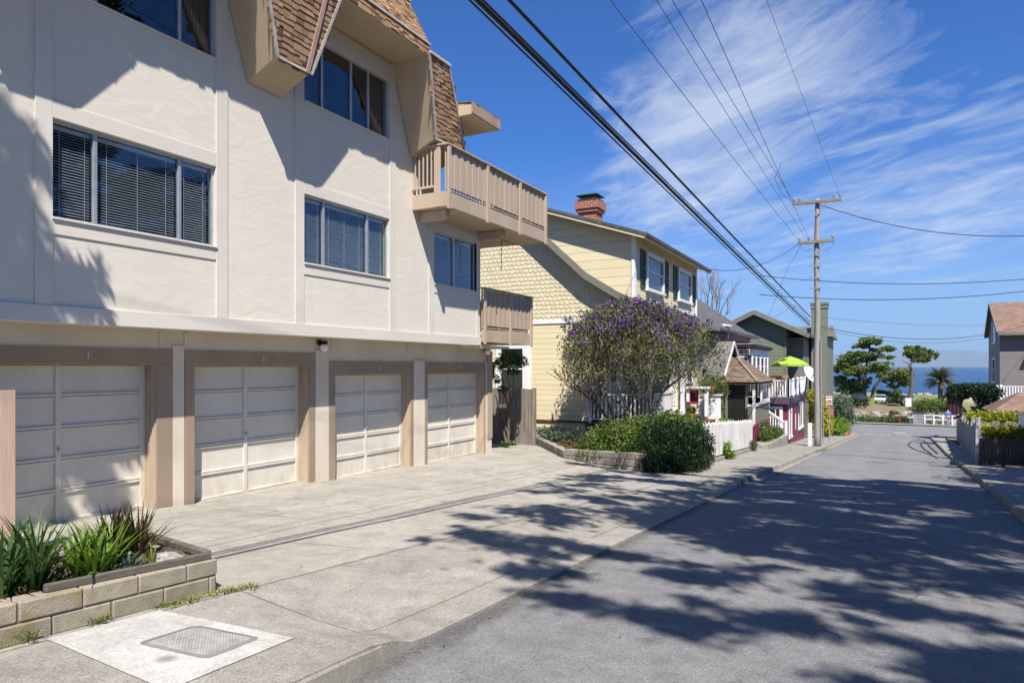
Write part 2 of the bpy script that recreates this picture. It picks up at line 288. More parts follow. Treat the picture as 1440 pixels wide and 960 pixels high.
    M['greentrim'] = pm('grey green trim', (.19, .19, .155), (.15, .15, .12), 3, .6, 20, .003)
    M['grey'] = siding_mat('grey siding', (.19, .175, .165), .19)
    M['brick'] = None
    m, nt, b = newmat('red brick'); br = N(nt, 'ShaderNodeTexBrick'); br.inputs['Color1'].default_value = (.38, .10, .045, 1); br.inputs['Color2'].default_value = (.25, .06, .03, 1)
    br.inputs['Mortar'].default_value = (.38, .30, .25, 1); br.inputs['Scale'].default_value = 1; br.inputs['Brick Width'].default_value = .21; br.inputs['Row Height'].default_value = .075; br.inputs['Mortar Size'].default_value = .008
    s = N(nt, 'ShaderNodeSeparateXYZ'); L(nt, pos(nt), s.inputs[0]); cv = N(nt, 'ShaderNodeCombineXYZ')
    L(nt, mathn(nt, 'ADD', s.outputs[0], s.outputs[1]), cv.inputs[0]); L(nt, s.outputs[2], cv.inputs[1]); L(nt, cv.outputs[0], br.inputs['Vector'])
    L(nt, br.outputs['Color'], b.inputs['Base Color']); b.inputs['Roughness'].default_value = .85; bump(nt, b, br.outputs['Fac'], -.5, .01); M['brick'] = m
    M['copper'] = pm('green copper cap', (.06, .12, .10), (.04, .08, .07), 8, .6, 30, .003)
    M['pole'] = pm('weathered pole wood', (.36, .34, .315), (.22, .205, .19), 6, .9, 20, .012, st=(8, 8, .25))
    M['crossarm'] = pm('crossarm wood', (.22, .15, .09), (.28, .25, .21), 3, .9, 30, .008, st=(.6, 6, 6))
    M['ins'] = pm('grey porcelain', (.32, .31, .30), None, 6, .3, 0, 0)
    M['galv'] = pm('galvanised steel', (.42, .43, .44), (.33, .34, .35), 12, .45, 60, .001, metal=.5)
    M['wire'] = pm('black cable', (.014, .014, .016), (.02, .02, .022), 5, .55, 0, 0)
    M['wirethin'] = pm('grey wire', (.06, .062, .068), (.05, .05, .056), 5, .5, 0, 0)
    M['lime'] = pm('lime canvas', (.30, .45, .05), (.27, .41, .045), 4, .75, 60, .001)
    M['red'] = pm('red paint', (.24, .02, .03), None, 4, .5, 30, .001)
    M['signred'] = pm('red sign ink', (.5, .02, .03), None, 4, .5, 0, 0)
    M['terracotta'] = pm('terracotta', (.42, .15, .07), None, 6, .8, 30, .003)
    M['wicker'] = pm('tan wicker', (.40, .24, .13), (.3, .17, .09), 20, .7, 60, .006)
    M['navy'] = pm('blue clothing', (.13, .24, .50), (.10, .19, .42), 8, .8, 40, .003)
    M['jeans'] = pm('pale denim', (.22, .30, .42), None, 8, .85, 40, .003)
    M['skin'] = pm('skin', (.55, .36, .27), None, 8, .6, 0, 0)
    M['hair'] = pm('dark hair', (.04, .028, .02), None, 8, .6, 0, 0)
    M['carw'] = pm('white car paint', (.7, .7, .7), None, 2, .25, 0, 0, spec=.6)
    M['card'] = pm('dark car paint', (.03, .032, .036), None, 2, .22, 0, 0, spec=.6)
    M['cars'] = pm('silver car paint', (.32, .33, .35), None, 2, .25, 0, 0, spec=.6, metal=.3)
    M['tyre'] = pm('tyre rubber', (.015, .015, .015), None, 6, .8, 0, 0)
    # park ground: bank of dry soil, mown lawn, sand near the shore
    m, nt, b = newmat('park ground'); P = pos(nt); s = N(nt, 'ShaderNodeSeparateXYZ'); L(nt, P, s.inputs[0])
    wy = mathn(nt, 'ADD', s.outputs[1], mathn(nt, 'MULTIPLY', mathn(nt, 'SUBTRACT', noise(nt, .06, 4, .6, P), .5), 60))
    wx = mathn(nt, 'ADD', s.outputs[0], mathn(nt, 'MULTIPLY', mathn(nt, 'SUBTRACT', noise(nt, .05, 4, .6, P), .5), 30))
    soil = mixc(nt, mr(nt, noise(nt, .5, 6, .7, P), .4, .65), (.23, .17, .11), (.17, .14, .09))
    soil = mixc(nt, mr(nt, noise(nt, .22, 5, .6, P), .52, .6, 0, .8), soil, (.16, .17, .06))
    lawn = mixc(nt, mr(nt, noise(nt, .3, 6, .7, P), .35, .65), (.13, .165, .045), (.19, .20, .075))
    sand = mixc(nt, mr(nt, noise(nt, .8, 6, .7, P), .4, .6), (.50, .43, .33), (.40, .34, .26))
    c = mixc(nt, mr(nt, wy, 130, 138), soil, lawn)
    c = mixc(nt, mathn(nt, 'MAXIMUM', mr(nt, s.outputs[1], 186, 192), mathn(nt, 'MULTIPLY', mr(nt, mathn(nt, 'SUBTRACT', s.outputs[0], mathn(nt, 'MULTIPLY', s.outputs[1], .095)), -2, 3), mr(nt, wy, 140, 160))), c, sand)
    c = mixc(nt, mr(nt, s.outputs[1], 60, 62), (.10, .085, .065), c)
    L(nt, c, b.inputs['Base Color']); b.inputs['Roughness'].default_value = .95; b.inputs['Specular IOR Level'].default_value = .1
    bump(nt, b, noise(nt, 2.5, 6, .7, P), .5, .2); M['park'] = m
    m, nt, b = newmat('sea water'); P = pos(nt)
    c = mixc(nt, mr(nt, noise(nt, .004, 4, .6, stretch(nt, .4, 2.5, 1)), .35, .65), (.003, .035, .10), (.005, .05, .13))
    L(nt, c, b.inputs['Base Color']); b.inputs['Roughness'].default_value = .25; b.inputs['Specular IOR Level'].default_value = .12
    bump(nt, b, mathn(nt, 'ADD', noise(nt, .25, 5, .6, stretch(nt, .5, 1.6, 1)), noise(nt, .03, 3, .6, stretch(nt, .5, 1.6, 1))), 1., 1.2); M['sea'] = m
    M['hill'] = pm('far hillside', (.10, .11, .07), (.15, .14, .10), .0006, .95, .001, 0)
    M['shore'] = pm('shore rock', (.36, .33, .29), (.16, .145, .13), .8, .9, 1.5, .3)
    # foliage
    M['lf_strap'] = leaf_mat('dark strap leaf', [(0, (.032, .075, .018)), (.5, (.06, .12, .03)), (1, (.11, .175, .05))], .3, .4)
    M['lf_lime'] = leaf_mat('lime strap leaf', [(0, (.10, .20, .018)), (.5, (.16, .28, .03)), (1, (.24, .36, .05))], .35, .4)
    M['lf_brown'] = leaf_mat('bronze leaf', [(0, (.035, .022, .014)), (.5, (.07, .045, .022)), (.8, (.10, .075, .025)), (1, (.10, .12, .03))], .2, .4)
    M['lf_weed'] = leaf_mat('weed leaf', [(0, (.12, .16, .02)), (.5, (.18, .22, .04)), (1, (.30, .26, .10))], .3, .5)
    M['lf_grey'] = leaf_mat('grey green leaf', [(0, (.09, .14, .09)), (1, (.17, .22, .15))], .2, .5)
    M['lf_purple'] = leaf_mat('violet blossom', [(0, (.085, .04, .17)), (.4, (.14, .065, .26)), (.8, (.21, .11, .35)), (1, (.27, .18, .38))], .3, .6)
    M['lf_olive'] = leaf_mat('olive leaf', [(0, (.09, .12, .03)), (.4, (.17, .205, .06)), (.75, (.25, .25, .11)), (1, (.38, .35, .22))], .45, .5)
    M['lf_twig'] = leaf_mat('dry seed spray', [(0, (.22, .18, .14)), (.5, (.33, .28, .23)), (1, (.43, .38, .31))], .4, .7)
    M['lf_shrub'] = leaf_mat('shrub leaf', [(0, (.05, .10, .018)), (.5, (.10, .17, .03)), (.85, (.16, .22, .045)), (1, (.22, .22, .06))], .3, .5)
    M['lf_rust'] = leaf_mat('rusty shrub leaf', [(0, (.11, .07, .03)), (.5, (.15, .11, .04)), (1, (.09, .12, .03))], .3, .5)
    M['lf_dark'] = leaf_mat('dark trailing leaf', [(0, (.007, .018, .007)), (.6, (.014, .035, .011)), (1, (.034, .07, .02))], .15, .4)
    M['lf_tree'] = leaf_mat('street tree leaf', [(0, (.02, .045, .012)), (1, (.05, .085, .022))], .1, .5)
    M['lf_green'] = leaf_mat('mid green leaf', [(0, (.03, .085, .015)), (.6, (.06, .14, .025)), (1, (.11, .19, .035))], .3, .45)
    M['lf_yellow'] = leaf_mat('yellow green leaf', [(0, (.20, .25, .02)), (.5, (.34, .36, .03)), (1, (.48, .44, .05))], .35, .5)
    M['lf_gold'] = leaf_mat('yellow blossom', [(0, (.50, .36, .015)), (.6, (.62, .50, .03)), (1, (.30, .33, .04))], .3, .5)
    M['lf_cyp'] = leaf_mat('cypress spray', [(0, (.05, .085, .022)), (.4, (.11, .155, .035)), (.8, (.18, .225, .05)), (1, (.25, .28, .07))], .1, .7, .08)
    M['lf_palm'] = leaf_mat('palm leaflet', [(0, (.10, .115, .035)), (.6, (.17, .18, .06)), (1, (.27, .24, .10))], .2, .5)
    M['bark'] = pm('grey bark', (.16, .13, .10), (.08, .065, .05), 8, .95, 25, .02, st=(2, 2, .5))
    M['barkpale'] = pm('pale bark', (.30, .26, .21), (.18, .15, .12), 8, .9, 30, .01, st=(2, 2, .6))
def noise_bump(nt):
    n = N(nt, 'ShaderNodeBump'); n.inputs['Strength'].default_value = .06; n.inputs['Distance'].default_value = .02
    L(nt, noise(nt, 1.4, 2, .5, pos(nt)), n.inputs['Height']); return n.outputs[0]
# ---------------------------------------------------------------- object helpers
def tag(o, label=None, cat=None, group=None, kind=None):
    if label: o['label'] = label
    if cat: o['category'] = cat
    if group: o['group'] = group
    if kind: o['kind'] = kind
    return o
ORG = {}
def thing(name, loc, label, cat, group=None):
    o = bpy.data.objects.new(name, None); COL.objects.link(o); o.location = loc; o.empty_display_size = .2
    ORG[o.name] = Vector(loc); return tag(o, label, cat, group)
def origin(parent):
    while parent.parent: parent = parent.parent
    return ORG.get(parent.name, Vector((0, 0, 0)))
class MB:
    def __init__(s): s.v = []; s.f = []
    def quad(s, *p):
        i = len(s.v); s.v += [tuple(q) for q in p]; s.f.append(tuple(range(i, i + len(p)))); return s
    def box(s, x0, x1, y0, y1, z0, z1):
        if x0 > x1: x0, x1 = x1, x0
        if y0 > y1: y0, y1 = y1, y0
        if z0 > z1: z0, z1 = z1, z0
        return s.hexa([(x0, y0, z0), (x1, y0, z0), (x1, y1, z0), (x0, y1, z0)], [(x0, y0, z1), (x1, y0, z1), (x1, y1, z1), (x0, y1, z1)])
    def hexa(s, a, b):
        n = len(a); i = len(s.v); s.v += [tuple(q) for q in a] + [tuple(q) for q in b]
        s.f.append(tuple(range(i + n - 1, i - 1, -1))); s.f.append(tuple(range(i + n, i + 2 * n)))
        for k in range(n): s.f.append((i + k, i + (k + 1) % n, i + n + (k + 1) % n, i + n + k))
        return s
    def prism(s, poly, vec):
        vec = Vector(vec); return s.hexa(poly, [tuple(Vector(p) + vec) for p in poly])
    def bar(s, p, q, w, h, up=(0, 0, 1)):
        p, q = Vector(p), Vector(q); d = (q - p).normalized(); up = Vector(up)
        if abs(d.dot(up)) > .99: up = Vector((1, 0, 0))
        r = d.cross(up).normalized(); u = r.cross(d).normalized()
        c = [r * (a * w / 2) + u * (b * h / 2) for a, b in ((-1, -1), (1, -1), (1, 1), (-1, 1))]
        return s.hexa([p + k for k in c], [q + k for k in c])
    def tube(s, pts, rad, n=8, cap=True):
        pts = [Vector(p) for p in pts]
        if isinstance(rad, (int, float)): rad = [rad] * len(pts)
        base = len(s.v); ref = None
        for k, p in enumerate(pts):
            d = (pts[min(k + 1, len(pts) - 1)] - pts[max(k - 1, 0)]); d = d.normalized() if d.length > 1e-9 else Vector((0, 0, 1))
            if ref is None: ref = Vector((1, 0, 0)) if abs(d.x) < .9 else Vector((0, 1, 0))
            a = d.cross(ref).normalized(); b = a.cross(d).normalized(); ref = b
            for j in range(n):
                t = 2 * math.pi * j / n; s.v.append(tuple(p + a * (math.cos(t) * rad[k]) + b * (math.sin(t) * rad[k])))
        for k in range(len(pts) - 1):
            for j in range(n):
                s.f.append((base + k * n + j, base + k * n + (j + 1) % n, base + (k + 1) * n + (j + 1) % n, base + (k + 1) * n + j))
        if cap:
            s.f.append(tuple(base + j for j in range(n - 1, -1, -1))); s.f.append(tuple(base + (len(pts) - 1) * n + j for j in range(n)))
        return s
    def lathe(s, c, prof, n=16):
        base = len(s.v)
        for r, z in prof:
            for j in range(n):
                t = 2 * math.pi * j / n; s.v.append((c[0] + r * math.cos(t), c[1] + r * math.sin(t), c[2] + z))
        for k in range(len(prof) - 1):
            for j in range(n): s.f.append((base + k * n + j, base + k * n + (j + 1) % n, base + (k + 1) * n + (j + 1) % n, base + (k + 1) * n + j))
        return s
    def panel(s, axis, c, a0, a1, b0, b1, holes, depth):
        """wall sheet in the plane axis=c with rectangular holes; reveals run to c+depth"""
        P = (lambda a, b, d=0: (c + d, a, b)) if axis == 'x' else (lambda a, b, d=0: (a, c + d, b))
        A = sorted({a0, a1} | {h[0] for h in holes} | {h[1] for h in holes}); B = sorted({b0, b1} | {h[2] for h in holes} | {h[3] for h in holes})
        for i in range(len(A) - 1):
            for j in range(len(B) - 1):
                ca, cb = (A[i] + A[i + 1]) / 2, (B[j] + B[j + 1]) / 2
                if any(h[0] < ca < h[1] and h[2] < cb < h[3] for h in holes): continue
                s.quad(P(A[i], B[j]), P(A[i + 1], B[j]), P(A[i + 1], B[j + 1]), P(A[i], B[j + 1]))
        for h in holes:
            q = [(h[0], h[2]), (h[1], h[2]), (h[1], h[3]), (h[0], h[3])]
            for k in range(4): s.quad(P(*q[k]), P(*q[(k + 1) % 4]), P(*q[(k + 1) % 4], depth), P(*q[k], depth))
        return s
    def build(s, name, mat, parent=None, bev=0., smooth=False, label=None):
        m = bpy.data.meshes.new(name); o0 = origin(parent) if parent else Vector((0, 0, 0))
        m.from_pydata([(x - o0.x, y - o0.y, z - o0.z) for x, y, z in s.v], [], s.f); m.update()
        o = bpy.data.objects.new(name, m); COL.objects.link(o)
        for mm in (mat if isinstance(mat, (list, tuple)) else [mat]): m.materials.append(mm)
        if parent: o.parent = parent
        if smooth: m.polygons.foreach_set('use_smooth', [True] * len(m.polygons))
        if bev:
            b = o.modifiers.new('bevel', 'BEVEL'); b.width = bev; b.segments = 1; b.limit_method = 'ANGLE'; b.angle_limit = math.radians(50); b.harden_normals = False
        if label: o['label'] = label
        return o
def fast_mesh(name, V, F, mat, parent=None):
    """V (n,3) array, F (m,k) array of equal sized faces"""
    o0 = origin(parent) if parent else Vector((0, 0, 0)); V = np.asarray(V, np.float32) - np.array(o0, np.float32); F = np.asarray(F, np.int32)
    m = bpy.data.meshes.new(name); m.vertices.add(len(V)); m.vertices.foreach_set('co', V.ravel())
    k = F.shape[1]; m.loops.add(F.size); m.loops.foreach_set('vertex_index', F.ravel())
    m.polygons.add(len(F)); m.polygons.foreach_set('loop_start', np.arange(len(F), dtype=np.int32) * k)
    try: m.polygons.foreach_set('loop_total', np.full(len(F), k, np.int32))
    except Exception: pass
    m.update(calc_edges=True); m.materials.append(mat)
    o = bpy.data.objects.new(name, m); COL.objects.link(o)
    if parent: o.parent = parent
    return o
def unit(v): return v / np.maximum(np.linalg.norm(v, axis=-1, keepdims=True), 1e-9)
def leaf_cards(pts, size, rng, aspect=.5, updir=None, spread=1.):
    """one folded diamond per point"""
    n = len(pts); d = rng.normal(size=(n, 3))
    if updir is not None: d = d * spread + np.asarray(updir)
    d = unit(d); q = unit(np.cross(d, rng.normal(size=(n, 3)))); nn = np.cross(d, q)
    s = (size * rng.uniform(.6, 1.35, n))[:, None]
    V = np.empty((n, 4, 3)); V[:, 0] = pts - d * s * .5; V[:, 2] = pts + d * s * .5
    V[:, 1] = pts + q * s * aspect * .5 + nn * s * .08; V[:, 3] = pts - q * s * aspect * .5 + nn * s * .08
    return V.reshape(-1, 3), np.arange(n * 4).reshape(n, 4)
def clump_pts(clumps, n, rng, shell=.45, fuzz=.12):
    """clumps: list of (cx,cy,cz,rx,ry,rz); points fall in their volumes, denser to the outside"""
    C = np.array(clumps, float); w = (C[:, 3] * C[:, 4] * C[:, 5]) ** .75; idx = rng.choice(len(C), n, p=w / w.sum())
    d = unit(rng.normal(size=(n, 3))); r = shell + (1 - shell) * rng.random(n) ** .7; r *= 1 + rng.normal(0, fuzz, n)
    return C[idx, :3] + d * r[:, None] * C[idx, 3:]
def foliage(name, clumps, n, size, mat, parent, seed=1, aspect=.5, updir=None, spread=1., shell=.45, fuzz=.12):
    rng = np.random.default_rng(seed); V, F = leaf_cards(clump_pts(clumps, n, rng, shell, fuzz), size, rng, aspect, updir, spread)
    return fast_mesh(name, V, F, mat, parent)
def blades(bases, n, length, width, rng, lean=.6, droop=.5, seg=5):
    """arching strap leaves from each base point"""
    Vs, Fs = [], []; k = 0
    for b in bases:
        for _ in range(n):
            a = rng.uniform(0, 2 * math.pi); le = abs(rng.normal(0, lean)); ln = length * rng.uniform(.55, 1.15); w = width * rng.uniform(.7, 1.2)
            h = np.array((math.cos(a), math.sin(a), 0)); side = np.array((-h[1], h[0], 0)); p = np.array(b, float) + h * rng.uniform(0, .05); th = le
            side = side * math.cos(.5) + np.array((0, 0, 1)) * math.sin(rng.uniform(-.6, .6)) * .3
            for j in range(seg + 1):
                t = j / seg; ww = w * (1 - t ** 2.2) * .5 + .0008
                Vs += [p - side * ww, p + side * ww]
                th += droop * rng.uniform(.5, 1.2) / seg * (1 + t); p = p + (h * math.sin(th) + np.array((0, 0, 1)) * math.cos(th)) * ln / seg
            for j in range(seg): Fs.append((k + 2 * j, k + 2 * j + 1, k + 2 * j + 3, k + 2 * j + 2))
            k += 2 * (seg + 1)
    return np.array(Vs), np.array(Fs)
def shingles(o, u, v, n, ul, vl, w, h, inside=None, lift=.012, th=.008, rng=random, jit=.25, point=0., stagger=True, vj=.08):
    """rows of overlapping shingle tabs on the plane o + a*u + b*v (v points up the slope, n outward)"""
    mb = MB(); o, u, v, n = Vector(o), Vector(u).normalized(), Vector(v).normalized(), Vector(n).normalized()
    r = 0; b = 0.
    while b < vl:
        a = -(r % 2) * w * .5 if stagger else 0.; a -= rng.random() * w * jit
        while a < ul:
            ww = w * rng.uniform(1 - jit, 1 + jit); t = th * rng.uniform(.7, 1.6); db = rng.uniform(-vj, vj) * h
            c = o + u * (a + ww / 2) + v * (b + h / 2)
            if inside is None or inside(c):
                g = ww * .02
                a0, a1 = max(a + g, 0), min(a + ww - g, ul)
                if a1 - a0 > .01:
                    lo = o + v * (b + db) + n * (lift); hi = o + v * min(b + h * 1.15, vl + .02) + n * (lift * .15)
                    if point:
                        cut = (a1 - a0) * .3
                        pl = [lo + u * (a0 + cut), lo + u * (a1 - cut), lo + u * a1 + v * (h * point), hi + u * a1, hi + u * a0, lo + u * a0 + v * (h * point)]
                    else: pl = [lo + u * a0, lo + u * a1, hi + u * a1, hi + u * a0]
                    mb.hexa([tuple(p - n * t) for p in pl], [tuple(p) for p in pl])
            a += ww
        b += h; r += 1
    return mb
def rail_fence(parent, p, q, h, mats, gap=.11, pick=.035, post=.09, nposts=2, name='railing'):
    """post and baluster railing from p to q (floor points)"""
    p, q = Vector(p), Vector(q); L_ = (q - p).length; d = (q - p) / L_; mb = MB()
    mb.bar(p + Vector((0, 0, h)), q + Vector((0, 0, h)), .08, .045); mb.bar(p + Vector((0, 0, .1)), q + Vector((0, 0, .1)), .05, .05)
    k = int(L_ / gap)
    for i in range(1, k): c = p + d * (L_ * i / k); mb.bar(c + Vector((0, 0, .1)), c + Vector((0, 0, h - .02)), pick, pick)
    for i in range(nposts):
        c = p + d * (L_ * i / (nposts - 1)); mb.bar(c - Vector((0, 0, .05)), c + Vector((0, 0, h + .1)), post, post)
    return mb.build(name, mats, parent)
def flat_window(parent, axis, c, out, a0, a1, b0, b1, frame='white', mull=1, cross=True, glass='darkglass', fw=.09, th=.05):
    """a framed sash window set proud on a far house wall: window > pane"""
    mb = MB()
    def B(x0, x1, z0, z1, d0, d1):
        if axis == 'x': mb.box(c + d0 * out, c + d1 * out, x0, x1, z0, z1)
        else: mb.box(x0, x1, c + d0 * out, c + d1 * out, z0, z1)
    B(a0, a0 + fw, b0, b1, .003, th); B(a1 - fw, a1, b0, b1, .003, th); B(a0 + fw, a1 - fw, b1 - fw, b1, .003, th * 1.1); B(a0 - .03, a1 + .03, b0 - .04, b0 + .05, .003, th * 1.6)
    for k in range(1, mull + 1): x = lerp(a0, a1, k / (mull + 1)); B(x - .02, x + .02, b0 + .05, b1 - fw, .02, th * .8)
    if cross: z = (b0 + b1) / 2; B(a0 + fw, a1 - fw, z - .02, z + .02, .022, th * .75)
    w = mb.build('window', M[frame], parent)
    mb2 = MB()
    if axis == 'x': mb2.box(c + .004 * out, c + .016 * out, a0 + fw * .8, a1 - fw * .8, b0 + .03, b1 - fw * .8)
    else: mb2.box(a0 + fw * .8, a1 - fw * .8, c + .004 * out, c + .016 * out, b0 + .03, b1 - fw * .8)
    mb2.build('pane', M[glass], w); return w
build_materials()
# ================================================================ SETTING
def sheet(name, ys, xl, xr, nx, z, mat, skirt=0.):
    V = []; F = []
    for y in ys:
        a, b = xl(y), xr(y)
        row = [a + (b - a) * i / nx for i in range(nx + 1)]
        if skirt: V.append((a, y, z(a, y) - skirt))
        V += [(x, y, z(x, y)) for x in row]
        if skirt: V.append((b, y, z(b, y) - skirt))
    w = nx + 1 + (2 if skirt else 0)
    for j in range(len(ys) - 1):
        for i in range(w - 1): F.append((j * w + i, j * w + i + 1, (j + 1) * w + i + 1, (j + 1) * w + i))
    mb = MB(); mb.v = V; mb.f = F
    return tag(mb.build(name, mat), kind='structure')
ys = lambda a, b, s: [a + (b - a) * i / max(1, round((b - a) / s)) for i in range(max(1, round((b - a) / s)) + 1)]
def build_setting():
    sheet('ground', ys(-60, 345, 3), lambda y: -160, lambda y: 200, 60, lambda x, y: zr(y) - (.32 if y < 61 else .02) + (0 if y < 90 else .25 * math.sin(x * .31 + y * .2) * math.sin(x * .13) * sm((y - 90) / 20)) + (sm((abs(x) - 60) / 120) * 0), M['park'])
    sheet('road', ys(-60, 62.2, .8), lambda y: xL(y) - .02, lambda y: xR(y) + .02, 8, lambda x, y: zr(y) + .02 * (1 - ((x - (xL(y) + xR(y)) / 2) / 2.3) ** 2), M['asphalt'])
    sheet('cross_street', ys(62.2, 84, 1.2), lambda y: -70, lambda y: 70, 20, lambda x, y: zr(y) + .004, M['asphalt'])
    sheet('driveway', ys(-14, 15.6, .2), lambda y: -9.19, lambda y: xL(y), 34, zdrive, M['drive'], .25)
    sheet('side_passage', ys(15.6, 22, .4), lambda y: lerp(-13, -13, 0), lambda y: -9.19 + (y - 15.6) * .04, 6, lambda x, y: zdrive(-9.1, min(y, 19.9)) - .004, M['soil'])
    sheet('driveway_end', ys(15.6, 20, .2), lambda y: -10.5, lambda y: xL(y), 34, lambda x, y: lerp(zdrive(max(x, -9.1), y), zr(y) + .12, 0) if x > -4.2 else zdrive(max(x, -9.1), y), M['drive'], .25)
    sheet('pavement', ys(20, 59.5, .5), lambda y: -4.4, lambda y: xL(y), 5, lambda x, y: zr(y) + .12, M['walk'], .2)
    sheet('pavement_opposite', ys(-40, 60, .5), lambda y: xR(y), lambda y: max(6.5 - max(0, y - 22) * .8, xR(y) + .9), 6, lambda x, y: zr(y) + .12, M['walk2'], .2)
    sheet('park_pavement', ys(84, 87, 1), lambda y: -60, lambda y: 70, 4, lambda x, y: zr(y) + .1, M['walk'], .2)
    for nm, ya, yb, fx, sg in (('kerb', -40, 3.3, xL, 1), ('kerb', 15.1, 61, xL, 1), ('kerb', -40, 61.5, xR, -1)):
        mb = MB(); Y = ys(ya, yb, .5)
        for j, y in enumerate(Y):
            x = fx(y); r = .012 * math.sin(y * 3.1) + .008 * math.sin(y * 7.7)
            mb.v += [(x + sg * (.03 + r), y, zr(y) - .05), (x + sg * (.012 + r), y, zr(y) + .105 + r * .5), (x - sg * .02, y, zr(y) + .128 + r * .4), (x - sg * .15, y, zr(y) + .128)]
            if j: k = 4 * j; mb.f += [(k - 4 + i, k - 3 + i, k + 1 + i, k + i) for i in range(3)]
        tag(mb.build(nm, M['kerb']), kind='structure')
    # gutter pan in front of the kerbs, painted stop line and tar repairs
    for fx, sg in ((xL, 1),):
        sheet('gutter', ys(15.5, 58, .8), lambda y: fx(y) + .02, lambda y: fx(y) + .22, 1, lambda x, y: zr(y) + .018, M['kerb'])
    mb = MB(); x = -.9
    while x < 3.4:
        w = random.uniform(.3, .8); mb.quad(*[(a, b, zr(b) + .03) for a, b in ((x, 60.2), (min(x + w, 3.4), 60.2), (min(x + w, 3.4), 60.55), (x, 60.55))]); x += w + random.choice((.04, .1, .25))
    mb.quad(*[(a, b, zr(b) + .012) for a, b in ((1.4, 65.2), (2.1, 65.2), (2.2, 66), (1.3, 66))])
    tag(mb.build('stop_line', M['whitew']), kind='structure')
    for pts in ([(2.05, 30.3), (1.95, 33), (1.55, 37), (1.5, 42), (1.9, 48), (2.6, 52)], [(2.05, 33.5), (2.0, 37), (2.1, 42), (2.3, 46)], [(2.3, 34), (2.4, 40), (2.6, 46), (2.7, 52), (2.2, 55)],
                [(-1.9, 28.5), (-.6, 28.8), (1.0, 27.5), (2.2, 27.2)], [(.3, 33), (1.6, 32.3)], [(-.3, 25.5), (.4, 25.4)]):
        mb = MB(); w = .036
        P = [Vector((a, b, zr(b) + .030)) for a, b in pts]
        for a, b in zip(P, P[1:]):
            d = (b - a).normalized(); s = Vector((-d.y, d.x, 0)) * w; mb.quad(a - s, b - s, b + s, a + s)
        tag(mb.build('tar_seal', M['tar']), kind='structure')
    # fresh pad with its utility lid
    mb = MB(); poly = [(-4.36, 2.28), (-3.10, 2.18), (-3.14, 3.06), (-4.31, 2.98)]
    n = 6
    for i in range(n):
        for j in range(n):
            def pt(a, b):
                p = Vector(poly[0]).lerp(Vector(poly[1]), a); q = Vector(poly[3]).lerp(Vector(poly[2]), a); r = p.lerp(q, b); return (r.x, r.y, zdrive(r.x, r.y) + .006)
            mb.quad(pt(i / n, j / n), pt((i + 1) / n, j / n), pt((i + 1) / n, (j + 1) / n), pt(i / n, (j + 1) / n))
    tag(mb.build('concrete_pad', M['pad']), kind='structure')
    cs = [Vector((-3.84, 2.50)), Vector((-3.28, 2.55)), Vector((-3.30, 2.95)), Vector((-3.84, 2.90))]
    def rr(inset, r=.06, k=5):
        c = sum(cs, Vector((0, 0))) / 4; out = []
        P = [c + (p - c) * (1 - inset / (p - c).length) for p in cs]
        for i in range(4):
            a, p, b = P[i - 1], P[i], P[(i + 1) % 4]; da = (a - p).normalized() * r; db = (b - p).normalized() * r
            for j in range(k + 1): t = j / k; q = (p + da) * (1 - t) ** 2 + p * 2 * t * (1 - t) + (p + db) * t * t; out.append(q)
        return out
    zl = zdrive(-3.57, 2.73) + .008; zf = lambda p: zdrive(p.x, p.y) + .008
    lid = thing('utility_cover', (-3.57, 2.73, zl), 'grey oblong utility box lid with a dark rim set in fresh white concrete', 'utility cover')
    a, b = rr(0), rr(.045); mb = MB()
    for i in range(len(a)):
        j = (i + 1) % len(a); mb.quad((a[i].x, a[i].y, zf(a[i])), (a[j].x, a[j].y, zf(a[j])), (b[j].x, b[j].y, zf(b[j]) + .004), (b[i].x, b[i].y, zf(b[i]) + .004))
    mb.build('rim', M['lidrim'], lid)
    mb = MB(); mb.quad(*[(p.x, p.y, zf(p) + .002) for p in b])
    for i in range(18):
        for j in range(13):
            u, v = (i + .5) / 18, (j + .5) / 13; p = cs[0].lerp(cs[1], .09 + .82 * u).lerp(cs[3].lerp(cs[2], .09 + .82 * u), .11 + .78 * v); s = .011; zz = zf(p) + .002
            an = .7 if (i + j) % 2 else -.7; ca, sa = math.cos(an), math.sin(an)
            q = [(p.x + ca * a_ * s * 1.2 - sa * b_ * s * .4, p.y + sa * a_ * s * 1.2 + ca * b_ * s * .4, zz) for a_, b_ in ((-1, -1), (1, -1), (1, 1), (-1, 1))]
            mb.prism(q, (0, 0, .004))
    mb.build('lid', M['lid'], lid)
    # sea, far shore hills
    mb = MB(); mb.quad((-32000, 205, -13.5), (32000, 205, -13.5), (32000, 34300, -13.5), (-32000, 34300, -13.5)); tag(mb.build('sea', M['sea']), kind='structure')
    mb = MB(); rng = random.Random(3); D = 27000; n = 160; prof = []
    for i in range(n + 1):
        x = -26000 + 52000 * i / n; t = x / 1000.
        h = 430 + 150 * math.sin(t * .33 + 1.0) + 55 * math.sin(t * 1.1) + 22 * math.sin(t * 2.7) + rng.uniform(-8, 8); h *= 1 - .75 * sm((x - 9000) / 9000); prof.append((x, max(h, 15)))
    for (x0, h0), (x1, h1) in zip(prof, prof[1:]):
        mb.quad((x0, D, -13.6), (x1, D, -13.6), (x1, D + 2500, h1), (x0, D + 2500, h0)); mb.quad((x0, D + 2500, h0), (x1, D + 2500, h1), (x1, D + 6000, -13.6), (x0, D + 6000, -13.6))
    tag(mb.build('hills', M['hill'], smooth=True), kind='structure')
    rng = np.random.default_rng(5); mb = MB()
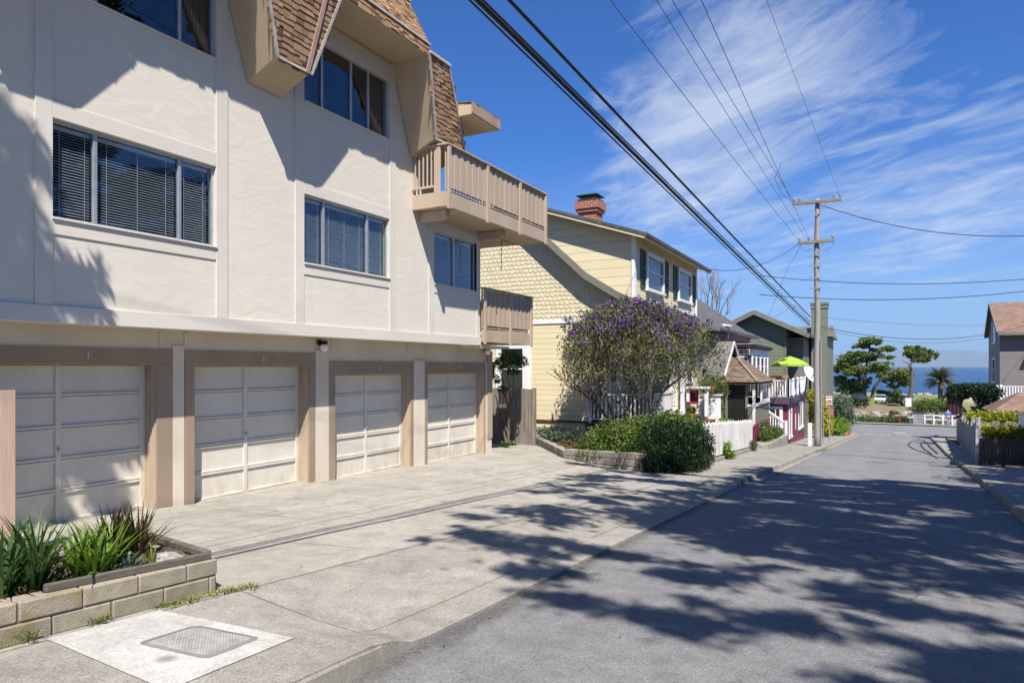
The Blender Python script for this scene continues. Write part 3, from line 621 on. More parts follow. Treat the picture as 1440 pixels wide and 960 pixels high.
    for _ in range(520):
        x = rng.uniform(-60, 75); y = rng.uniform(188, 207) + 3 * math.sin(x * .1); r = rng.uniform(.25, .95); k = 6
        ring = [[(x + r * f * math.cos(t) * rng.uniform(.7, 1.3), y + r * f * math.sin(t) * rng.uniform(.7, 1.2), zr(y) - .3 + zz * r) for t in np.linspace(0, 2 * math.pi, k, endpoint=False)] for f, zz in ((1.1, 0), (.95, .6), (.45, rng.uniform(.8, 1.1)))]
        b = len(mb.v); mb.v += sum(ring, [])
        for q in range(2):
            for j in range(k): mb.f.append((b + q * k + j, b + q * k + (j + 1) % k, b + (q + 1) * k + (j + 1) % k, b + (q + 1) * k + j))
        mb.f.append(tuple(b + 2 * k + j for j in range(k)))
    tag(mb.build('shore_rocks', M['shore']), 'pale boulders heaped along the water edge beyond the lawn', 'rocks', kind='stuff')
# ================================================================ APARTMENT BUILDING
XU, XW, XD = -8.4, -8.95, -9.18
def apartment():
    R = thing('apartment_building', (-8.9, 8, zfl(8)), 'three storey cream stucco apartment block with four garage doors and shingled mansard roof', 'building')
    wins = [(4.46, 6.67, 1.72, 2.87, (4.98, 6.13), 1), (8.39, 10.64, 1.72, 2.87, (8.90, 10.05), 1), (12.17, 13.95, 1.78, 2.92, (13.02,), 1),
            (4.46, 6.67, 4.42, 5.58, (4.62, 4.98, 6.13), 0), (8.39, 10.64, 4.42, 5.58, (8.86, 9.6, 10.08), 0)]
    far = [(.2, 2.4, 1.72, 2.87, (.7, 1.9), 1), (.2, 2.4, 4.42, 5.58, (.7, 1.9), 0)]
    wins += far
    H = [w[:4] for w in wins]
    mb = MB().panel('x', XU, -6, 12.2, 3.3, 6.2, [h for h in H if h[2] > 3.3], -.14); mb.panel('x', XU, -6, 14.1, .51, 3.3, [h for h in H if h[2] < 3.3], -.14)
    mb.box(XU - .003, -16, 13.95, 14.1, .513, 3.297); mb.box(XU - .003, -16, 12.05, 12.2, 3.303, 6.2); mb.box(XU - .002, -16, -6, 14.0, .512, .57); mb.box(-15.9, -16, -6, 14, -2, 6.2); mb.box(XU - .003, -16, -6.15, -6, .51, 6.2)
    mb.build('wall', M['stucco'], R)
    mb = MB().box(XU - .15, -16, -6, 12.2, 6.7, 6.8); mb.box(XU - .4, -16, 12.05, 14.1, 3.20, 3.30); mb.build('flat_roof', M['felt'], R)
    # trim boards
    mb = MB(); p = .018
    def V(a, b, z0, z1): mb.box(XU + .001, XU + p, a, b, z0, z1)
    for a, b, top in ((.01, .2, 5.95), (2.4, 2.6, 5.95), (4.27, 4.459, 5.95), (6.672, 6.87, 5.95), (8.19, 8.388, 5.95), (10.642, 10.84, 5.95), (11.97, 12.168, 3.19), (13.952, 14.1, 3.19)): V(a, b, .705, top)
    mb.box(XU + .001, XU + p + .014, -6, 14.112, .505, .703)
    for w in wins:
        a, b, z0, z1 = w[:4]
        mb.box(XU + .001, XU + p - .003, a + .002, b - .002, z0 - .19, z0 - .022); mb.box(XU + .001, XU + p - .003, a + .002, b - .002, z1 + .004, min(z1 + .2, 5.95))
        mb.box(XU + .001, XU + .04, a - .01, b + .01, z0 - .02, z0 + .004)
    mb.box(XU + .001, XU + .024, 8.18, 8.20, 3.75, 5.0)
    mb.build('trim_boards', M['trim'], R, bev=.003)
    # windows: frame > panes, blind, room
    for i, (a, b, z0, z1, mu, bl) in enumerate(wins):
        X = XU - .075; f = MB(); t = .032
        f.box(X - .02, X + .03, a, b, z0, z0 + t); f.box(X - .02, X + .03, a, b, z1 - t, z1)
        f.box(X - .02, X + .03, a, a + t, z0 + t, z1 - t); f.box(X - .02, X + .03, b - t, b, z0 + t, z1 - t)
        for m_ in mu: f.box(X - .018, X + .034, m_ - .024, m_ + .024, z0 + t, z1 - t)
        W = f.build('window', M['alum'], R, bev=.003)
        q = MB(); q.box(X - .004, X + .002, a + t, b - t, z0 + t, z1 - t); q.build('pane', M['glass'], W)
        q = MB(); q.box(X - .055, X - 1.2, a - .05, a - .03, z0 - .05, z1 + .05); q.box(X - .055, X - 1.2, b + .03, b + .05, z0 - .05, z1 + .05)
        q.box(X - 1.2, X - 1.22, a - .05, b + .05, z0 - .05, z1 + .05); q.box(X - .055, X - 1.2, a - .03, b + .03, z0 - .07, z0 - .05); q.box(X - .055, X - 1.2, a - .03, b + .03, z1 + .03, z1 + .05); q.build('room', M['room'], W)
        if bl:
            s = MB(); edges = [a + t] + [m_ for m_ in mu] + [b - t]
            for e0, e1 in zip(edges, edges[1:]):
                z = z0 + .05; rr = random.Random(i * 7 + int(e0 * 10)); tilt = rr.uniform(.5, .62)
                while z < z1 - .09:
                    dx = .017 * math.cos(tilt); dz = .017 * math.sin(tilt); x = X - .05
                    s.quad((x - dx, e0 + .03, z + dz), (x + dx, e0 + .03, z - dz), (x + dx, e1 - .03, z - dz + rr.uniform(-.001, .001)), (x - dx, e1 - .03, z + dz)); z += .034
                s.box(X - .07, X - .03, e0 + .028, e1 - .028, z1 - .085, z1 - .04)
                for yy in (.2, .8) if e1 - e0 < .8 else (.15, .5, .85): s.box(X - .026, X - .024, lerp(e0, e1, yy) - .003, lerp(e0, e1, yy) + .003, z0 + .03, z1 - .05)
            s.build('blind', M['slat'], W)
        else:
            k = 14
            for (c0, c1) in ((a + t, a + .35), (b - .42, b - t)):
                s = MB(); P = [(X - .09 - .025 * (j % 2), lerp(c0, c1, j / k)) for j in range(k + 1)]
                for (x0, y0), (x1, y1) in zip(P, P[1:]): s.quad((x0, y0, z0 + .03), (x1, y1, z0 + .03), (x1, y1, z1 - .06), (x0, y0, z1 - .06))
                s.build('curtain', M['curtain'], W)
    # ---- mansard: piers between trapezoid openings
    xo = lambda z: -7.76 + (z - 4.53) * .171
    zt = 5.93
    piers = [((-4.9, -4.25), (-5.6, -3.7)), ((-.85, -.2), (-1.4, .35)), ((3.2, 3.86), (2.62, 4.33)), ((7.22, 7.89), (6.68, 8.33)), ((11.31, 12.4), (10.74, 11.42))]
    sf = MB(); sh = MB(); ed = MB()
    for k, ((b0, b1), (t0, t1)) in enumerate(piers):
        zb, zw = 4.55, 4.29
        fl = [(xo(zb), b0, zb), (xo(zb), b1, zb), (xo(zt), t1, zt), (xo(zt), t0, zt)]; bk = [(XU + .02, b0, zw), (XU + .02, b1, zw), (XU + .02, t1, zt), (XU + .02, t0, zt)]
        sf.hexa([Vector(q) - Vector((.02, 0, 0)) for q in fl], bk)
        nrm = Vector((1, 0, -.171)).normalized(); up = Vector((.171, 0, 1)).normalized(); o = Vector((xo(zb), min(b0, t0) - .05, zb - .05))
        def ins(c, b0=b0, b1=b1, t0=t0, t1=t1):
            t = (c.z - zb) / (zt - zb); return -.03 < t < 1.02 and lerp(b0, t0, t) - .03 < c.y < lerp(b1, t1, t) + .03
        def bx(c): return ins(c)
        s1 = shingles(o, (0, 1, 0), up, nrm, max(b1, t1) - min(b0, t0) + .1, 1.5, .125, .092, bx, .012, .007, rng=random.Random(k), jit=.5, vj=.28); i0 = len(sh.v); sh.v += s1.v; sh.f += [tuple(i0 + j for j in f) for f in s1.f]
        for (ya, yb_) in ((b0, t0), (b1, t1)): ed.bar((xo(zb) + .012, ya, zb - .02), (xo(zt) + .012, yb_, zt), .045, .035, (1, 0, 0))
        ed.bar((xo(zb) + .012, b0, zb - .01), (xo(zb) + .012, b1, zb - .01), .03, .035)
    # soffit over the openings, fascia band, upper slope
    sf.box(XU, -7.54, -6, 10.76, zt + .001, zt + .03); sf.box(XU + .001, XU + .05, -6, 10.7, 5.93 - .05, 5.929)
    sf.build('soffit', M['soffit'], R, bev=.003)
    fb = MB().box(-7.56, -7.53, -6, 10.76, zt + .03, 6.14); fb.hexa([(-7.53, -6, 6.14), (-7.53, 10.76, 6.14), (-8.02, 10.77, 7.08), (-8.02, -6, 7.08)], [(-7.59, -6, 6.14), (-7.59, 10.76, 6.14), (-8.1, 10.77, 7.08), (-8.1, -6, 7.08)])
    fb.hexa([(-7.53, 10.76, 6.14), (-8.3, 10.78, 6.14), (-8.6, 10.77, 7.08), (-8.02, 10.77, 7.08)], [(-7.53, 10.70, 6.14), (-8.3, 10.7, 6.14), (-8.6, 10.7, 7.08), (-8.02, 10.7, 7.08)])
    fb.box(-8.5, -7.62, 10.77, 11.4, 5.94, 5.99); fb.build('roof_deck', M['felt'], R)
    for o, u, v, n, ul, vl in (((-7.528, -6, zt + .0), (0, 1, 0), (0, 0, 1), (1, 0, 0), 16.76, .21), ((-7.526, -6, 6.15), (0, 1, 0), Vector((-.462, 0, .887)), Vector((.887, 0, .462)), 16.76, 1.08)):
        s1 = shingles(o, u, v, n, ul, vl, .125, .092 if vl > .3 else .1, None, .012, .007, rng=random.Random(int(ul * 10)), jit=.5, vj=.3); i0 = len(sh.v); sh.v += s1.v; sh.f += [tuple(i0 + j for j in f) for f in s1.f]
    sh.build('roof', M['roof_tan'], R)
    ed.box(-7.535, -7.50, -6, 10.78, 6.125, 6.155); ed.bar((-8.03, -6, 7.1), (-8.03, 10.78, 7.1), .12, .05); ed.bar((xo(zt) + .02, 10.74, zt + .06), (xo(zt) + .02, 11.44, zt + .06), .06, .05)
    ed.build('flashing', M['flash'], R)
    mb = MB().bar((xo(4.55) + .025, 7.8, 4.52), (xo(5.93) + .025, 8.02, 5.93), .07, .02, (1, 0, 0)); mb.build('hip_strip', M['hipcap'], R)
    # canopy above the top balcony
    mb = MB().hexa([(-7.3, 11.95, 5.17), (-7.3, 13.08, 5.17), (-8.9, 13.08, 5.17), (-8.9, 11.95, 5.17)], [(-7.3, 11.95, 5.38), (-7.3, 13.08, 5.38), (-8.9, 13.08, 5.62), (-8.9, 11.95, 5.62)])
    c = mb.build('canopy', M['soffit'], R); mb = MB().box(-7.27, -7.298, 11.93, 13.1, 5.18, 5.40).box(-7.3, -8.9, 13.082, 13.105, 5.18, 5.40); mb.build('fascia', M['casing'], c)
    s1 = shingles((-7.27, 11.93, 5.40), (0, 1, 0), (-1.6, 0, .24), (.15, 0, 1), 1.17, 1.6, .14, .1, None, rng=random.Random(5)); s1.build('canopy_shingles', M['roof_tan'], c)
    # ---- ground storey with garages
    oy = lambda px: onx(px, 600, XW)[1]
    doors = []
    for pl, pr, ztop, ct in ((None, 218.5, .035, .24), (272, 433, .02, .232), (470, 576.4, -.155, .086), (600, 680, -.155, .08)):
        b = oy(pr); a = b - 2.3 if pl is None else oy(pl); doors.append((a, b, ztop, ct))
    holes = [(a, b, -3.2, zt_) for a, b, zt_, ct in doors]
    mb = MB().panel('x', XW, -6, 15.59, -3.2, .51, holes, -.35); mb.box(XW - .003, -16, 15.44, 15.59, -3.2, .508); mb.box(XU, -16, 14.1, 15.6, .45, .505)
    mb.build('garage_wall', M['lowwall'], R)
    # pale pilaster strips between the casings
    pil = [(doors[0][1] + .25, doors[1][0] - .17), (doors[1][1] + .165, doors[2][0] - .17), (doors[2][1] + .11, doors[3][0] - .11), (doors[3][1] + .06, 15.595)]
    for a, b in pil: MB().box(XW + .001, XW + .028, a, b, zfl((a + b) / 2) - .1, .30 if a < 10 else .14).build('pilaster', M['lowwall'], R, bev=.004)
    mb = MB()
    for a in (doors[0][1] + .05, doors[1][0] - .16, doors[1][1] + .02, doors[2][0] - .1, doors[2][1] - .1, doors[3][0] - .02): MB().box(XW + .001, XW + .016, a, a + .05, .30, .5).build('wall_batten', M['lowwall'], R)
    mb = MB().box(XW + .03, XW + .05, 15.36, 15.60, zfl(15.5) + .38, .40); mb.build('corner_board', M['beige'], R)
    for k, (a, b, z1, ct) in enumerate(doors):
        g = lambda y: zfl(y) - .004
        cl, cr = (.17, .25) if k == 0 else (.16, .16) if k == 1 else (.165, .105) if k == 2 else (.105, .055)
        mb = MB().box(XW + .001, XW + .032, a - cl, b + cr, z1, ct); mb.box(XW + .001, XW + .030, a - cl, a, g(a) - .05, z1 - .001); mb.box(XW + .001, XW + .030, b, b + cr, g(b) - .05, z1 - .001)
        cs = mb.build('door_casing', M['casing'], R, bev=.004)
        q = MB().box(XW - .002, XD + .02, b - .014, b + .002, g(b) - .05, z1 - .002)
        for j in range(4): q.box(XW - .03 - j * .05, XW - .045 - j * .05, b - .022, b - .013, g(b) - .05, z1 - .004)
        q.box(XW - .002, XD + .02, a - .002, a + .014, g(a) - .05, z1 - .002); q.box(XW - .002, XD + .02, a + .015, b - .015, z1 - .015, z1 + .0); q.build('jamb', M['jamb'], cs)
        cu = bpy.data.curves.new('number_curve', 'FONT'); cu.body = str(k + 1); cu.size = .12; cu.extrude = .004; cu.align_x = 'CENTER'; cu.align_y = 'CENTER'
        tmp = bpy.data.objects.new('number_curve', cu); COL.objects.link(tmp); me = bpy.data.meshes.new_from_object(tmp); bpy.data.objects.remove(tmp); bpy.data.curves.remove(cu)
        t = bpy.data.objects.new('door_number', me); COL.objects.link(t); t.parent = cs; t.rotation_euler = (math.pi / 2, 0, math.pi / 2)
        t.location = Vector((XW + .036, (a + b) / 2 + (.12 if k else .2), (z1 + ct) / 2)) - origin(R); me.materials.append(M['trim'])
        # sectional door: five rows by two columns of sunk panels
        zb0 = min(g(a), g(b)) + .01; d = MB(); d.box(XD - .03, XD, a - .03, b + .03, zb0, z1 + .05); f0, f1 = a + .02, b - .02; mid = (a + b) / 2 - .03
        n = 5; hgt = (z1 - .02 - zb0) / n
        for (y0, y1) in ((a + .015, f0 + .07), (mid - .035, mid + .035), (f1 - .07, b - .015)): d.box(XD, XD + .026, y0, y1, zb0, z1 - .015)
        for j in range(n):
            for (y0, y1) in ((f0 + .07, mid - .035), (mid + .035, f1 - .07)):
                d.box(XD, XD + .025, y0, y1, zb0 + j * hgt + .008, zb0 + j * hgt + .04); d.box(XD, XD + .025, y0, y1, zb0 + (j + 1) * hgt - .03, zb0 + (j + 1) * hgt)
        D = d.build('garage_door', M['door'], R, bev=.004)
        h = MB().box(XD + .026, XD + .045, mid - .012, mid + .012, zb0 + 2.35 * hgt - .03, zb0 + 2.35 * hgt + .03).tube([(XD + .04, mid, zb0 + 2.35 * hgt), (XD + .07, mid, zb0 + 2.35 * hgt)], .012, 8); h.build('handle', M['alum'], D)
        d = MB().box(XD - .02, XD + .024, a + .015, b - .015, zb0 - .03, zb0 + .006); d.build('threshold', M['jamb'], D)
    # wall lamps and number plaque
    for px, py in ((457, 486), (687, 493)):
        c = Vector(onx(px, py, XW + .14)); mb = MB().tube([(XW + .025, c.y - .03, c.z + .06), (XW + .05, c.y - .03, c.z + .06)], .055, 12).lathe((c.x - .02, c.y, c.z + .03), [(0, .07), (.06, .06), (.065, 0), (.05, -.005)], 14).bar((XW + .04, c.y - .02, c.z + .07), (c.x, c.y, c.z + .07), .05, .05)
        l = mb.build('wall_lamp', M['black'], R)
        MB().lathe((c.x - .02, c.y, c.z), [(.045, .03), (.07, .0), (.078, -.03), (.066, -.07), (.035, -.1), (0, -.107)], 16).build('globe', M['globe'], l, smooth=True)
    p = MB().box(XW + .03, XW + .045, 15.60, 15.72, -.30, .12); q = p.build('number_plaque', M['black'], R)
    # ---- balconies
    def balcony(x, xb, y0, y1, zf, ztop, posts, south):
        d = MB().box(x - .03, xb, y0 + .02, y1 - .02, zf + .01, zf + .12); b = d.build('balcony', M['soffit'], R)
        m = MB(); m.box(x - .045, x, y0, y1, zf, zf + .30); m.box(x - .03, xb, y1 - .045, y1, zf, zf + .30)
        m.box(x - .07, x + .055, y0 - .02, y1 + .03, ztop - .035, ztop); m.box(x - .07, xb, y1 - .05, y1 + .03, ztop - .036, ztop - .001)
        m.box(x - .04, x - .005, y0, y1, zf + .33, zf + .355)
        for p_ in posts: m.box(x + .001, x + .045, p_ - .05, p_ + .05, zf - .05, ztop - .036)
        if south: m.box(x - .05, xb, y0, y0 + .045, zf, zf + .30); m.box(x - .05, xb, y0 - .03, y0 + .05, ztop - .037, ztop - .002); m.box(x - .3, x - .15, y0 - .012, y0 + .03, zf, ztop - .04); m.box(x - .3, xb, y0 - .005, y0 + .03, zf + .40, zf + .45)
        m.build('rim', M['beige'], b, bev=.005)
        k = MB(); y = y0 + .06; j = 0
        while y < y1 - .05: k.box(x - .022, x + .0 - (.014 if j % 2 else .0), y, y + .112, zf + .40, ztop - .05); y += .118; j += 1
        y = y0 + .05
        while y < y1 - .06: k.box(x - .075, x - .045, y, y + .035, zf + .31, ztop - .04); y += .115
        xx = x - .1
        while xx > xb + .05: k.box(xx - .09, xx, y1 - .02, y1 - .001, zf + .40, ztop - .05); xx -= .115
        if south:
            xx = x - .36
            while xx > xb + .06: k.box(xx - .035, xx, y0 + .01, y0 + .03, zf + .45, ztop - .04); xx -= .1
        k.build('railing', M['beige'], b, bev=.003)
        return b
    b = balcony(-7.56, XU, 11.4, 16.05, 3.2, 4.46, (11.46, 13.0, 14.55, 15.99), True)
    for y in (11.62, 14.0): MB().hexa([(XU, y, 3.0), (-7.85, y, 3.0), (-7.72, y, 3.06), (-7.72, y, 3.199), (XU, y, 3.199)], [(XU, y + .14, 3.0), (-7.85, y + .14, 3.0), (-7.72, y + .14, 3.06), (-7.72, y + .14, 3.199), (XU, y + .14, 3.199)]).build('beam', M['beige'], b, bev=.005)
    MB().box(XU + .05, -10.5, 14.12, 16.02, 3.21, 3.31).build('balcony_slab', M['soffit'], b)
    balcony(-8.33, -10.2, 14.13, 16.76, .585, 1.9, (14.2, 15.5, 16.7), False)
    # wind chime chain hanging from the top balcony
    c = Vector(onx(705, 330, -7.9)); m = MB().tube([(c.x, c.y, 3.2), (c.x, c.y, 2.3)], .006, 5)
    for k in range(5): m.lathe((c.x, c.y, 2.95 - k * .15), [(0, .02), (.03, .0), (0, -.02)], 8)
    tag(m.build('wind_chime', M['black']), 'thin dark chime chain hanging under the upper balcony', 'wind chime')
build_setting(); apartment()
# ================================================================ PLANTER IN FRONT AND ITS PLANTS
def block_courses(mb, mort, p, q, z0f, courses, h, ln, th, off=0., rng=random, out=None):
    """stack courses of rough blocks along p->q; z0f(t) is the top of the wall"""
    p, q = Vector((p[0], p[1], 0)), Vector((q[0], q[1], 0)); d = q - p; Ln = d.length; d /= Ln; nrm = Vector((d.y, -d.x, 0))
    for c in range(courses):
        a = -ln * ((c % 2) * .5 + off)
        while a < Ln:
            b = min(a + ln, Ln); a0 = max(a, 0)
            if b - a0 > .03:
                j = rng.uniform(-.006, .006)
                def P(s, w, z): r = p + d * s + nrm * w; return (r.x, r.y, z)
                zt0, zt1 = z0f(a0 / Ln) - c * h - .006, z0f(b / Ln) - c * h - .006; g = .004
                mb.hexa([P(a0 + g, -th, zt0 - h + .009), P(b - g, -th, zt1 - h + .009), P(b - g, j, zt1 - h + .009), P(a0 + g, j, zt0 - h + .009)],
                        [P(a0 + g, -th, zt0), P(b - g, -th, zt1), P(b - g, j, zt1), P(a0 + g, j, zt0)])
            a += ln
    P2 = lambda s, w, z: tuple((p + d * s + nrm * w)[:2]) + (z,)
    mort.hexa([P2(0.01, -th + .01, z0f(0) - courses * h - .3), P2(Ln - .01, -th + .01, z0f(1) - courses * h - .3), P2(Ln - .01, -.012, z0f(1) - courses * h - .3), P2(.01, -.012, z0f(0) - courses * h - .3)],
              [P2(0.01, -th + .01, z0f(0) - .012), P2(Ln - .01, -th + .01, z0f(1) - .012), P2(Ln - .01, -.012, z0f(1) - .012), P2(.01, -.012, z0f(0) - .012)])
def planter():
    x0 = -4.42; ztop = lambda y: -1.455 - .062 * (y - 3.5)
    R = thing('planter_bed', (x0, 2.5, zdrive(x0, 2.5)), 'low block planter with timber edging and soil beside the white concrete patch', 'planter')
    b, m = MB(), MB(); rg = random.Random(4)
    block_courses(b, m, (x0, -1.5), (x0, 3.52), lambda t: ztop(-1.5 + 5.02 * t), 3, .128, .37, .16, .1, rg)
    block_courses(b, m, (x0 - .002, 3.53), (-5.5, 3.75), lambda t: ztop(3.52) - .03 * t, 3, .128, .37, .14, .3, rg)
    w = b.build('block_wall', M['block'], R, bev=.009); m.build('mortar', M['mortar'], w)
    e = MB(); e.bar((x0 - .09, 2.35, ztop(2.35) + .02), (x0 - .05, 3.5, ztop(3.5) + .02), .045, .05); e.bar((x0 - .06, 3.49, ztop(3.5) + .03), (-5.48, 3.68, ztop(3.6) + .02), .06, .05); e.build('timber_edge', M['timber'], R, bev=.006)
    s = MB(); rng = np.random.default_rng(2); nx, ny = 22, 60
    for j in range(ny + 1):
        for i in range(nx + 1):
            x = lerp(-5.5, x0 - .1, i / nx); y = lerp(-1.5, 3.55, j / ny); s.v.append((x, y, ztop(y) - .015 + rng.uniform(-.02, .025) + .03 * sm((x0 - .3 - x) / 1.2) * sm((3.2 - y) / .8)))
    for j in range(ny):
        for i in range(nx): k = j * (nx + 1) + i; s.f.append((k, k + 1, k + nx + 2, k + nx + 1))
    s.build('soil', M['soil'], R)
    zs = lambda x, y: ztop(y) + .025 * sm((x0 - .3 - x) / 1.2) * sm((3.2 - y) / .8) - .01
    def strap(name, spots, n, ln, wd, mat, lean, droop, label, seed):
        x, y = spots[0][:2]; r = thing(name, (x, y, zs(x, y)), label, 'plant', None); rng = np.random.default_rng(seed)
        V, F = blades([(a, b_, zs(a, b_)) for a, b_ in spots], n, ln, wd, rng, lean, droop); fast_mesh('leaves', V, F, M[mat], r)
    strap('strappy_plant', [(-4.72, 2.24), (-4.66, 2.40), (-4.82, 2.42), (-4.62, 2.16), (-4.9, 2.25), (-4.75, 2.05), (-4.62, 2.34)], 26, .52, .028, 'lf_strap', .36, .55, 'tall dark green strappy clump at the left end of the planter', 1)
    strap('strappy_plant', [(-4.78, 2.70), (-4.70, 2.82), (-4.88, 2.84), (-4.66, 2.72), (-4.8, 2.92)], 30, .38, .028, 'lf_lime', .34, .45, 'bright lime green strappy clump in the middle of the planter', 2)
    strap('bronze_plant', [(-5.0, 3.14), (-4.9, 3.22), (-5.06, 3.3), (-4.95, 3.06), (-5.1, 3.1)], 40, .40, .028, 'lf_brown', .46, .25, 'bronze brown spiky clump at the far end of the planter', 3)
    strap('strappy_plant', [(-5.15, 2.3), (-5.3, 2.5), (-5.1, 2.1), (-5.25, 2.7), (-5.0, 2.5)], 18, .30, .05, 'lf_green', .5, .8, 'broad leaved green clump behind the dark strappy plant', 4)
    strap('young_shoot', [(-4.62, 3.14)], 14, .17, .014, 'lf_weed', .25, .2, 'small yellow green shoot beside the pale rock', 5)
    r = thing('succulent', (-4.7, 3.02, zs(-4.7, 3.02)), 'grey green rosette succulent between lime plant and rock', 'plant'); rng = np.random.default_rng(6)
    V, F = blades([(-4.7, 3.02, zs(-4.7, 3.02)), (-4.64, 2.97, zs(-4.64, 2.97)), (-4.78, 3.04, zs(-4.7, 3.02)), (-4.6, 2.92, zs(-4.6, 2.92))], 18, .12, .045, rng, .7, .5); fast_mesh('leaves', V, F, M['lf_grey'], r)
    mb = MB(); rng = random.Random(9); c = Vector((-4.66, 3.27, zs(-4.62, 3.26) + .0)); k = 10
    for q, (f, z) in enumerate(((1.1, -.03), (1.05, .02), (.8, .05), (.3, .062))):
        for j in range(k): t = 2 * math.pi * j / k; mb.v.append((c.x + .15 * f * math.cos(t) * rng.uniform(.75, 1.2), c.y + .12 * f * math.sin(t) * rng.uniform(.75, 1.2), c.z + z + rng.uniform(-.012, .012)))
    for q in range(3):
        for j in range(k): mb.f.append((q * k + j, q * k + (j + 1) % k, (q + 1) * k + (j + 1) % k, (q + 1) * k + j))
    mb.f.append(tuple(3 * k + j for j in range(k))); tag(mb.build('rock', M['rock']), 'pale rough rock lying on the soil at the planter corner', 'rock')
    # weeds along the foot of the wall and in the bed
    rng = np.random.default_rng(11); B = []
    for _ in range(70): y = rng.uniform(3.0, 3.75); x = x0 + .03 + abs(rng.normal(0, .05)) + (y - 3.3) * .12; B.append((x, y, zdrive(x, y) - .005))
    for _ in range(9): y = 2.62 + rng.normal(0, .03); x = x0 + .02; B.append((x, y, zdrive(x, y) + rng.uniform(0, .04)))
    for _ in range(6): y = 2.2 + rng.normal(0, .02); x = x0 + .02; B.append((x, y, zdrive(x, y) + rng.uniform(0, .05)))
    for _ in range(120): y = rng.uniform(1.3, 3.2); x = x0 - .17 - abs(rng.normal(0, .12)); B.append((x, y, zs(x, y)))
    for _ in range(260): y = rng.uniform(1.3, 3.2); x = rng.uniform(-5.4, -4.7); B.append((x, y, zs(x, y)))
    for _ in range(40): y = rng.uniform(15.5, 20); x = xL(y) - rng.uniform(0, .06); B.append((x, y, zr(y) + .1))
    for _ in range(110): y = 31 + rng.normal(0, .8); x = xL(y) + .1 + rng.normal(0, .1); B.append((x, y, zr(y) + .05))
    for (xa, ya, xb, yb, k) in ((-4.36, 2., -3.72, 14.2, 90),):
        for _ in range(k): t = rng.random() ** .8; x = lerp(xa, xb, t); y = lerp(ya, yb, t); 
    V, F = blades(B, 7, .055, .008, rng, .6, .9, 3); V[:, 2] += 0
    tag(fast_mesh('weeds', V, F, M['lf_weed']), 'small yellow green weeds along the walls, kerbs and joints', 'weeds', kind='stuff')
    # dry leaves and twigs lying about
    n = 90; P = np.stack([rng.uniform(-8.6, -2.8, n), rng.uniform(3.2, 15, n), np.zeros(n)], 1)
    P = np.concatenate([P, np.stack([rng.uniform(-2.6, 1.8, 110), rng.uniform(3.2, 22, 110), np.zeros(110)], 1), np.stack([-2.6 + abs(rng.normal(0, .07, 120)), rng.uniform(2.4, 16, 120), np.zeros(120)], 1)])
    P[:, 2] = [(zdrive(a, b) if a < xL(b) else zr(b) + .025) + .012 for a, b, _ in P]
    V, F = leaf_cards(P, .035, rng, .45); V[:, 2] = np.repeat(P[:, 2], 4) + (V[:, 2] - np.repeat(P[:, 2], 4)) * .25 + .002
    tag(fast_mesh('leaf_litter', V, F, M['lf_rust']), 'dry fallen leaves scattered over the drive and road', 'leaves', kind='stuff')
    # tan board screen at the left edge
    R = thing('board_screen', (-7.2, 3.4, zs(-7, 3)), 'tan vertical board screen standing behind the planter', 'screen'); mb = MB()
    for k in range(20): y = 3.50 - .14 * (k + 1); mb.box(-7.2 - .004 * (k % 2), -7.235, y + .003, y + .137, -2.1, -.225 + .004 * (k % 3))
    mb.build('boards', M['tanboard'], R, bev=.003); MB().box(-7.24, -7.30, .7, 3.49, -.5, -.4).box(-7.24, -7.30, .7, 3.49, -1.8, -1.7).box(-7.241, -7.33, 3.40, 3.495, -2.1, -.25).build('frame', M['tanboard'], R)
# ================================================================ TREES
def branchy(mb, p, d, length, r, depth, rng, spread=.55, up=.1, seg=3, shrink=.72, tips=None):
    pts = [Vector(p)]; d = Vector(d).normalized(); rad = [r]
    for k in range(seg):
        d = (d + Vector((rng.gauss(0, .13), rng.gauss(0, .13), rng.gauss(0, .1) + up * .3))).normalized(); pts.append(pts[-1] + d * length / seg); rad.append(r * (1 - .4 * (k + 1) / seg))
    mb.tube(pts, rad, 6 if r > .03 else 4, cap=False)
    if tips is not None and depth <= 1: tips.append(pts[-1])
    if depth > 0:
        for _ in range(rng.choice((2, 3))):
            nd = (d + Vector((rng.gauss(0, spread), rng.gauss(0, spread), rng.gauss(up, spread * .5)))).normalized()
            branchy(mb, pts[-1] if rng.random() < .7 else pts[-2], nd, length * rng.uniform(.6, .85), r * .6, depth - 1, rng, spread, up, seg, shrink, tips)
def limb(mb, p, q, r0, r1, rng, n=5, wob=.08):
    p, q = Vector(p), Vector(q); ln = (q - p).length; pts = [p.lerp(q, k / n) + (Vector((rng.gauss(0, 1), rng.gauss(0, 1), rng.gauss(0, .6))) * wob * ln * (0 if k in (0, n) else .5)) for k in range(n + 1)]
    mb.tube(pts, [lerp(r0, r1, (k / n) ** .8) for k in range(n + 1)], 7, cap=False)
def street_tree(x, y, h, crown, seed, label, n=26000, size=.20, trunk=.26):
    """a tall tree standing outside the picture whose shade falls on the road"""
    R = thing('street_tree', (x, y, gnd(x, y)), label, 'tree', 'tall trees shading the road'); rng = random.Random(seed); g = gnd(x, y)
    mb = MB(); limb(mb, (x, y, g - .1), (x + .1, y, h * .55 + g), trunk, trunk * .6, rng)
    for c in rng.sample(crown, min(7, len(crown))): limb(mb, (x + .1, y, lerp(h * .4, h * .58, rng.random()) + g), c[:3], trunk * .15, .012, rng, 5, .1)
    mb.build('trunk', M['bark'], R)
    foliage('crown', crown, n, size, M['lf_tree'], R, seed, .45, shell=.05, fuzz=.45)
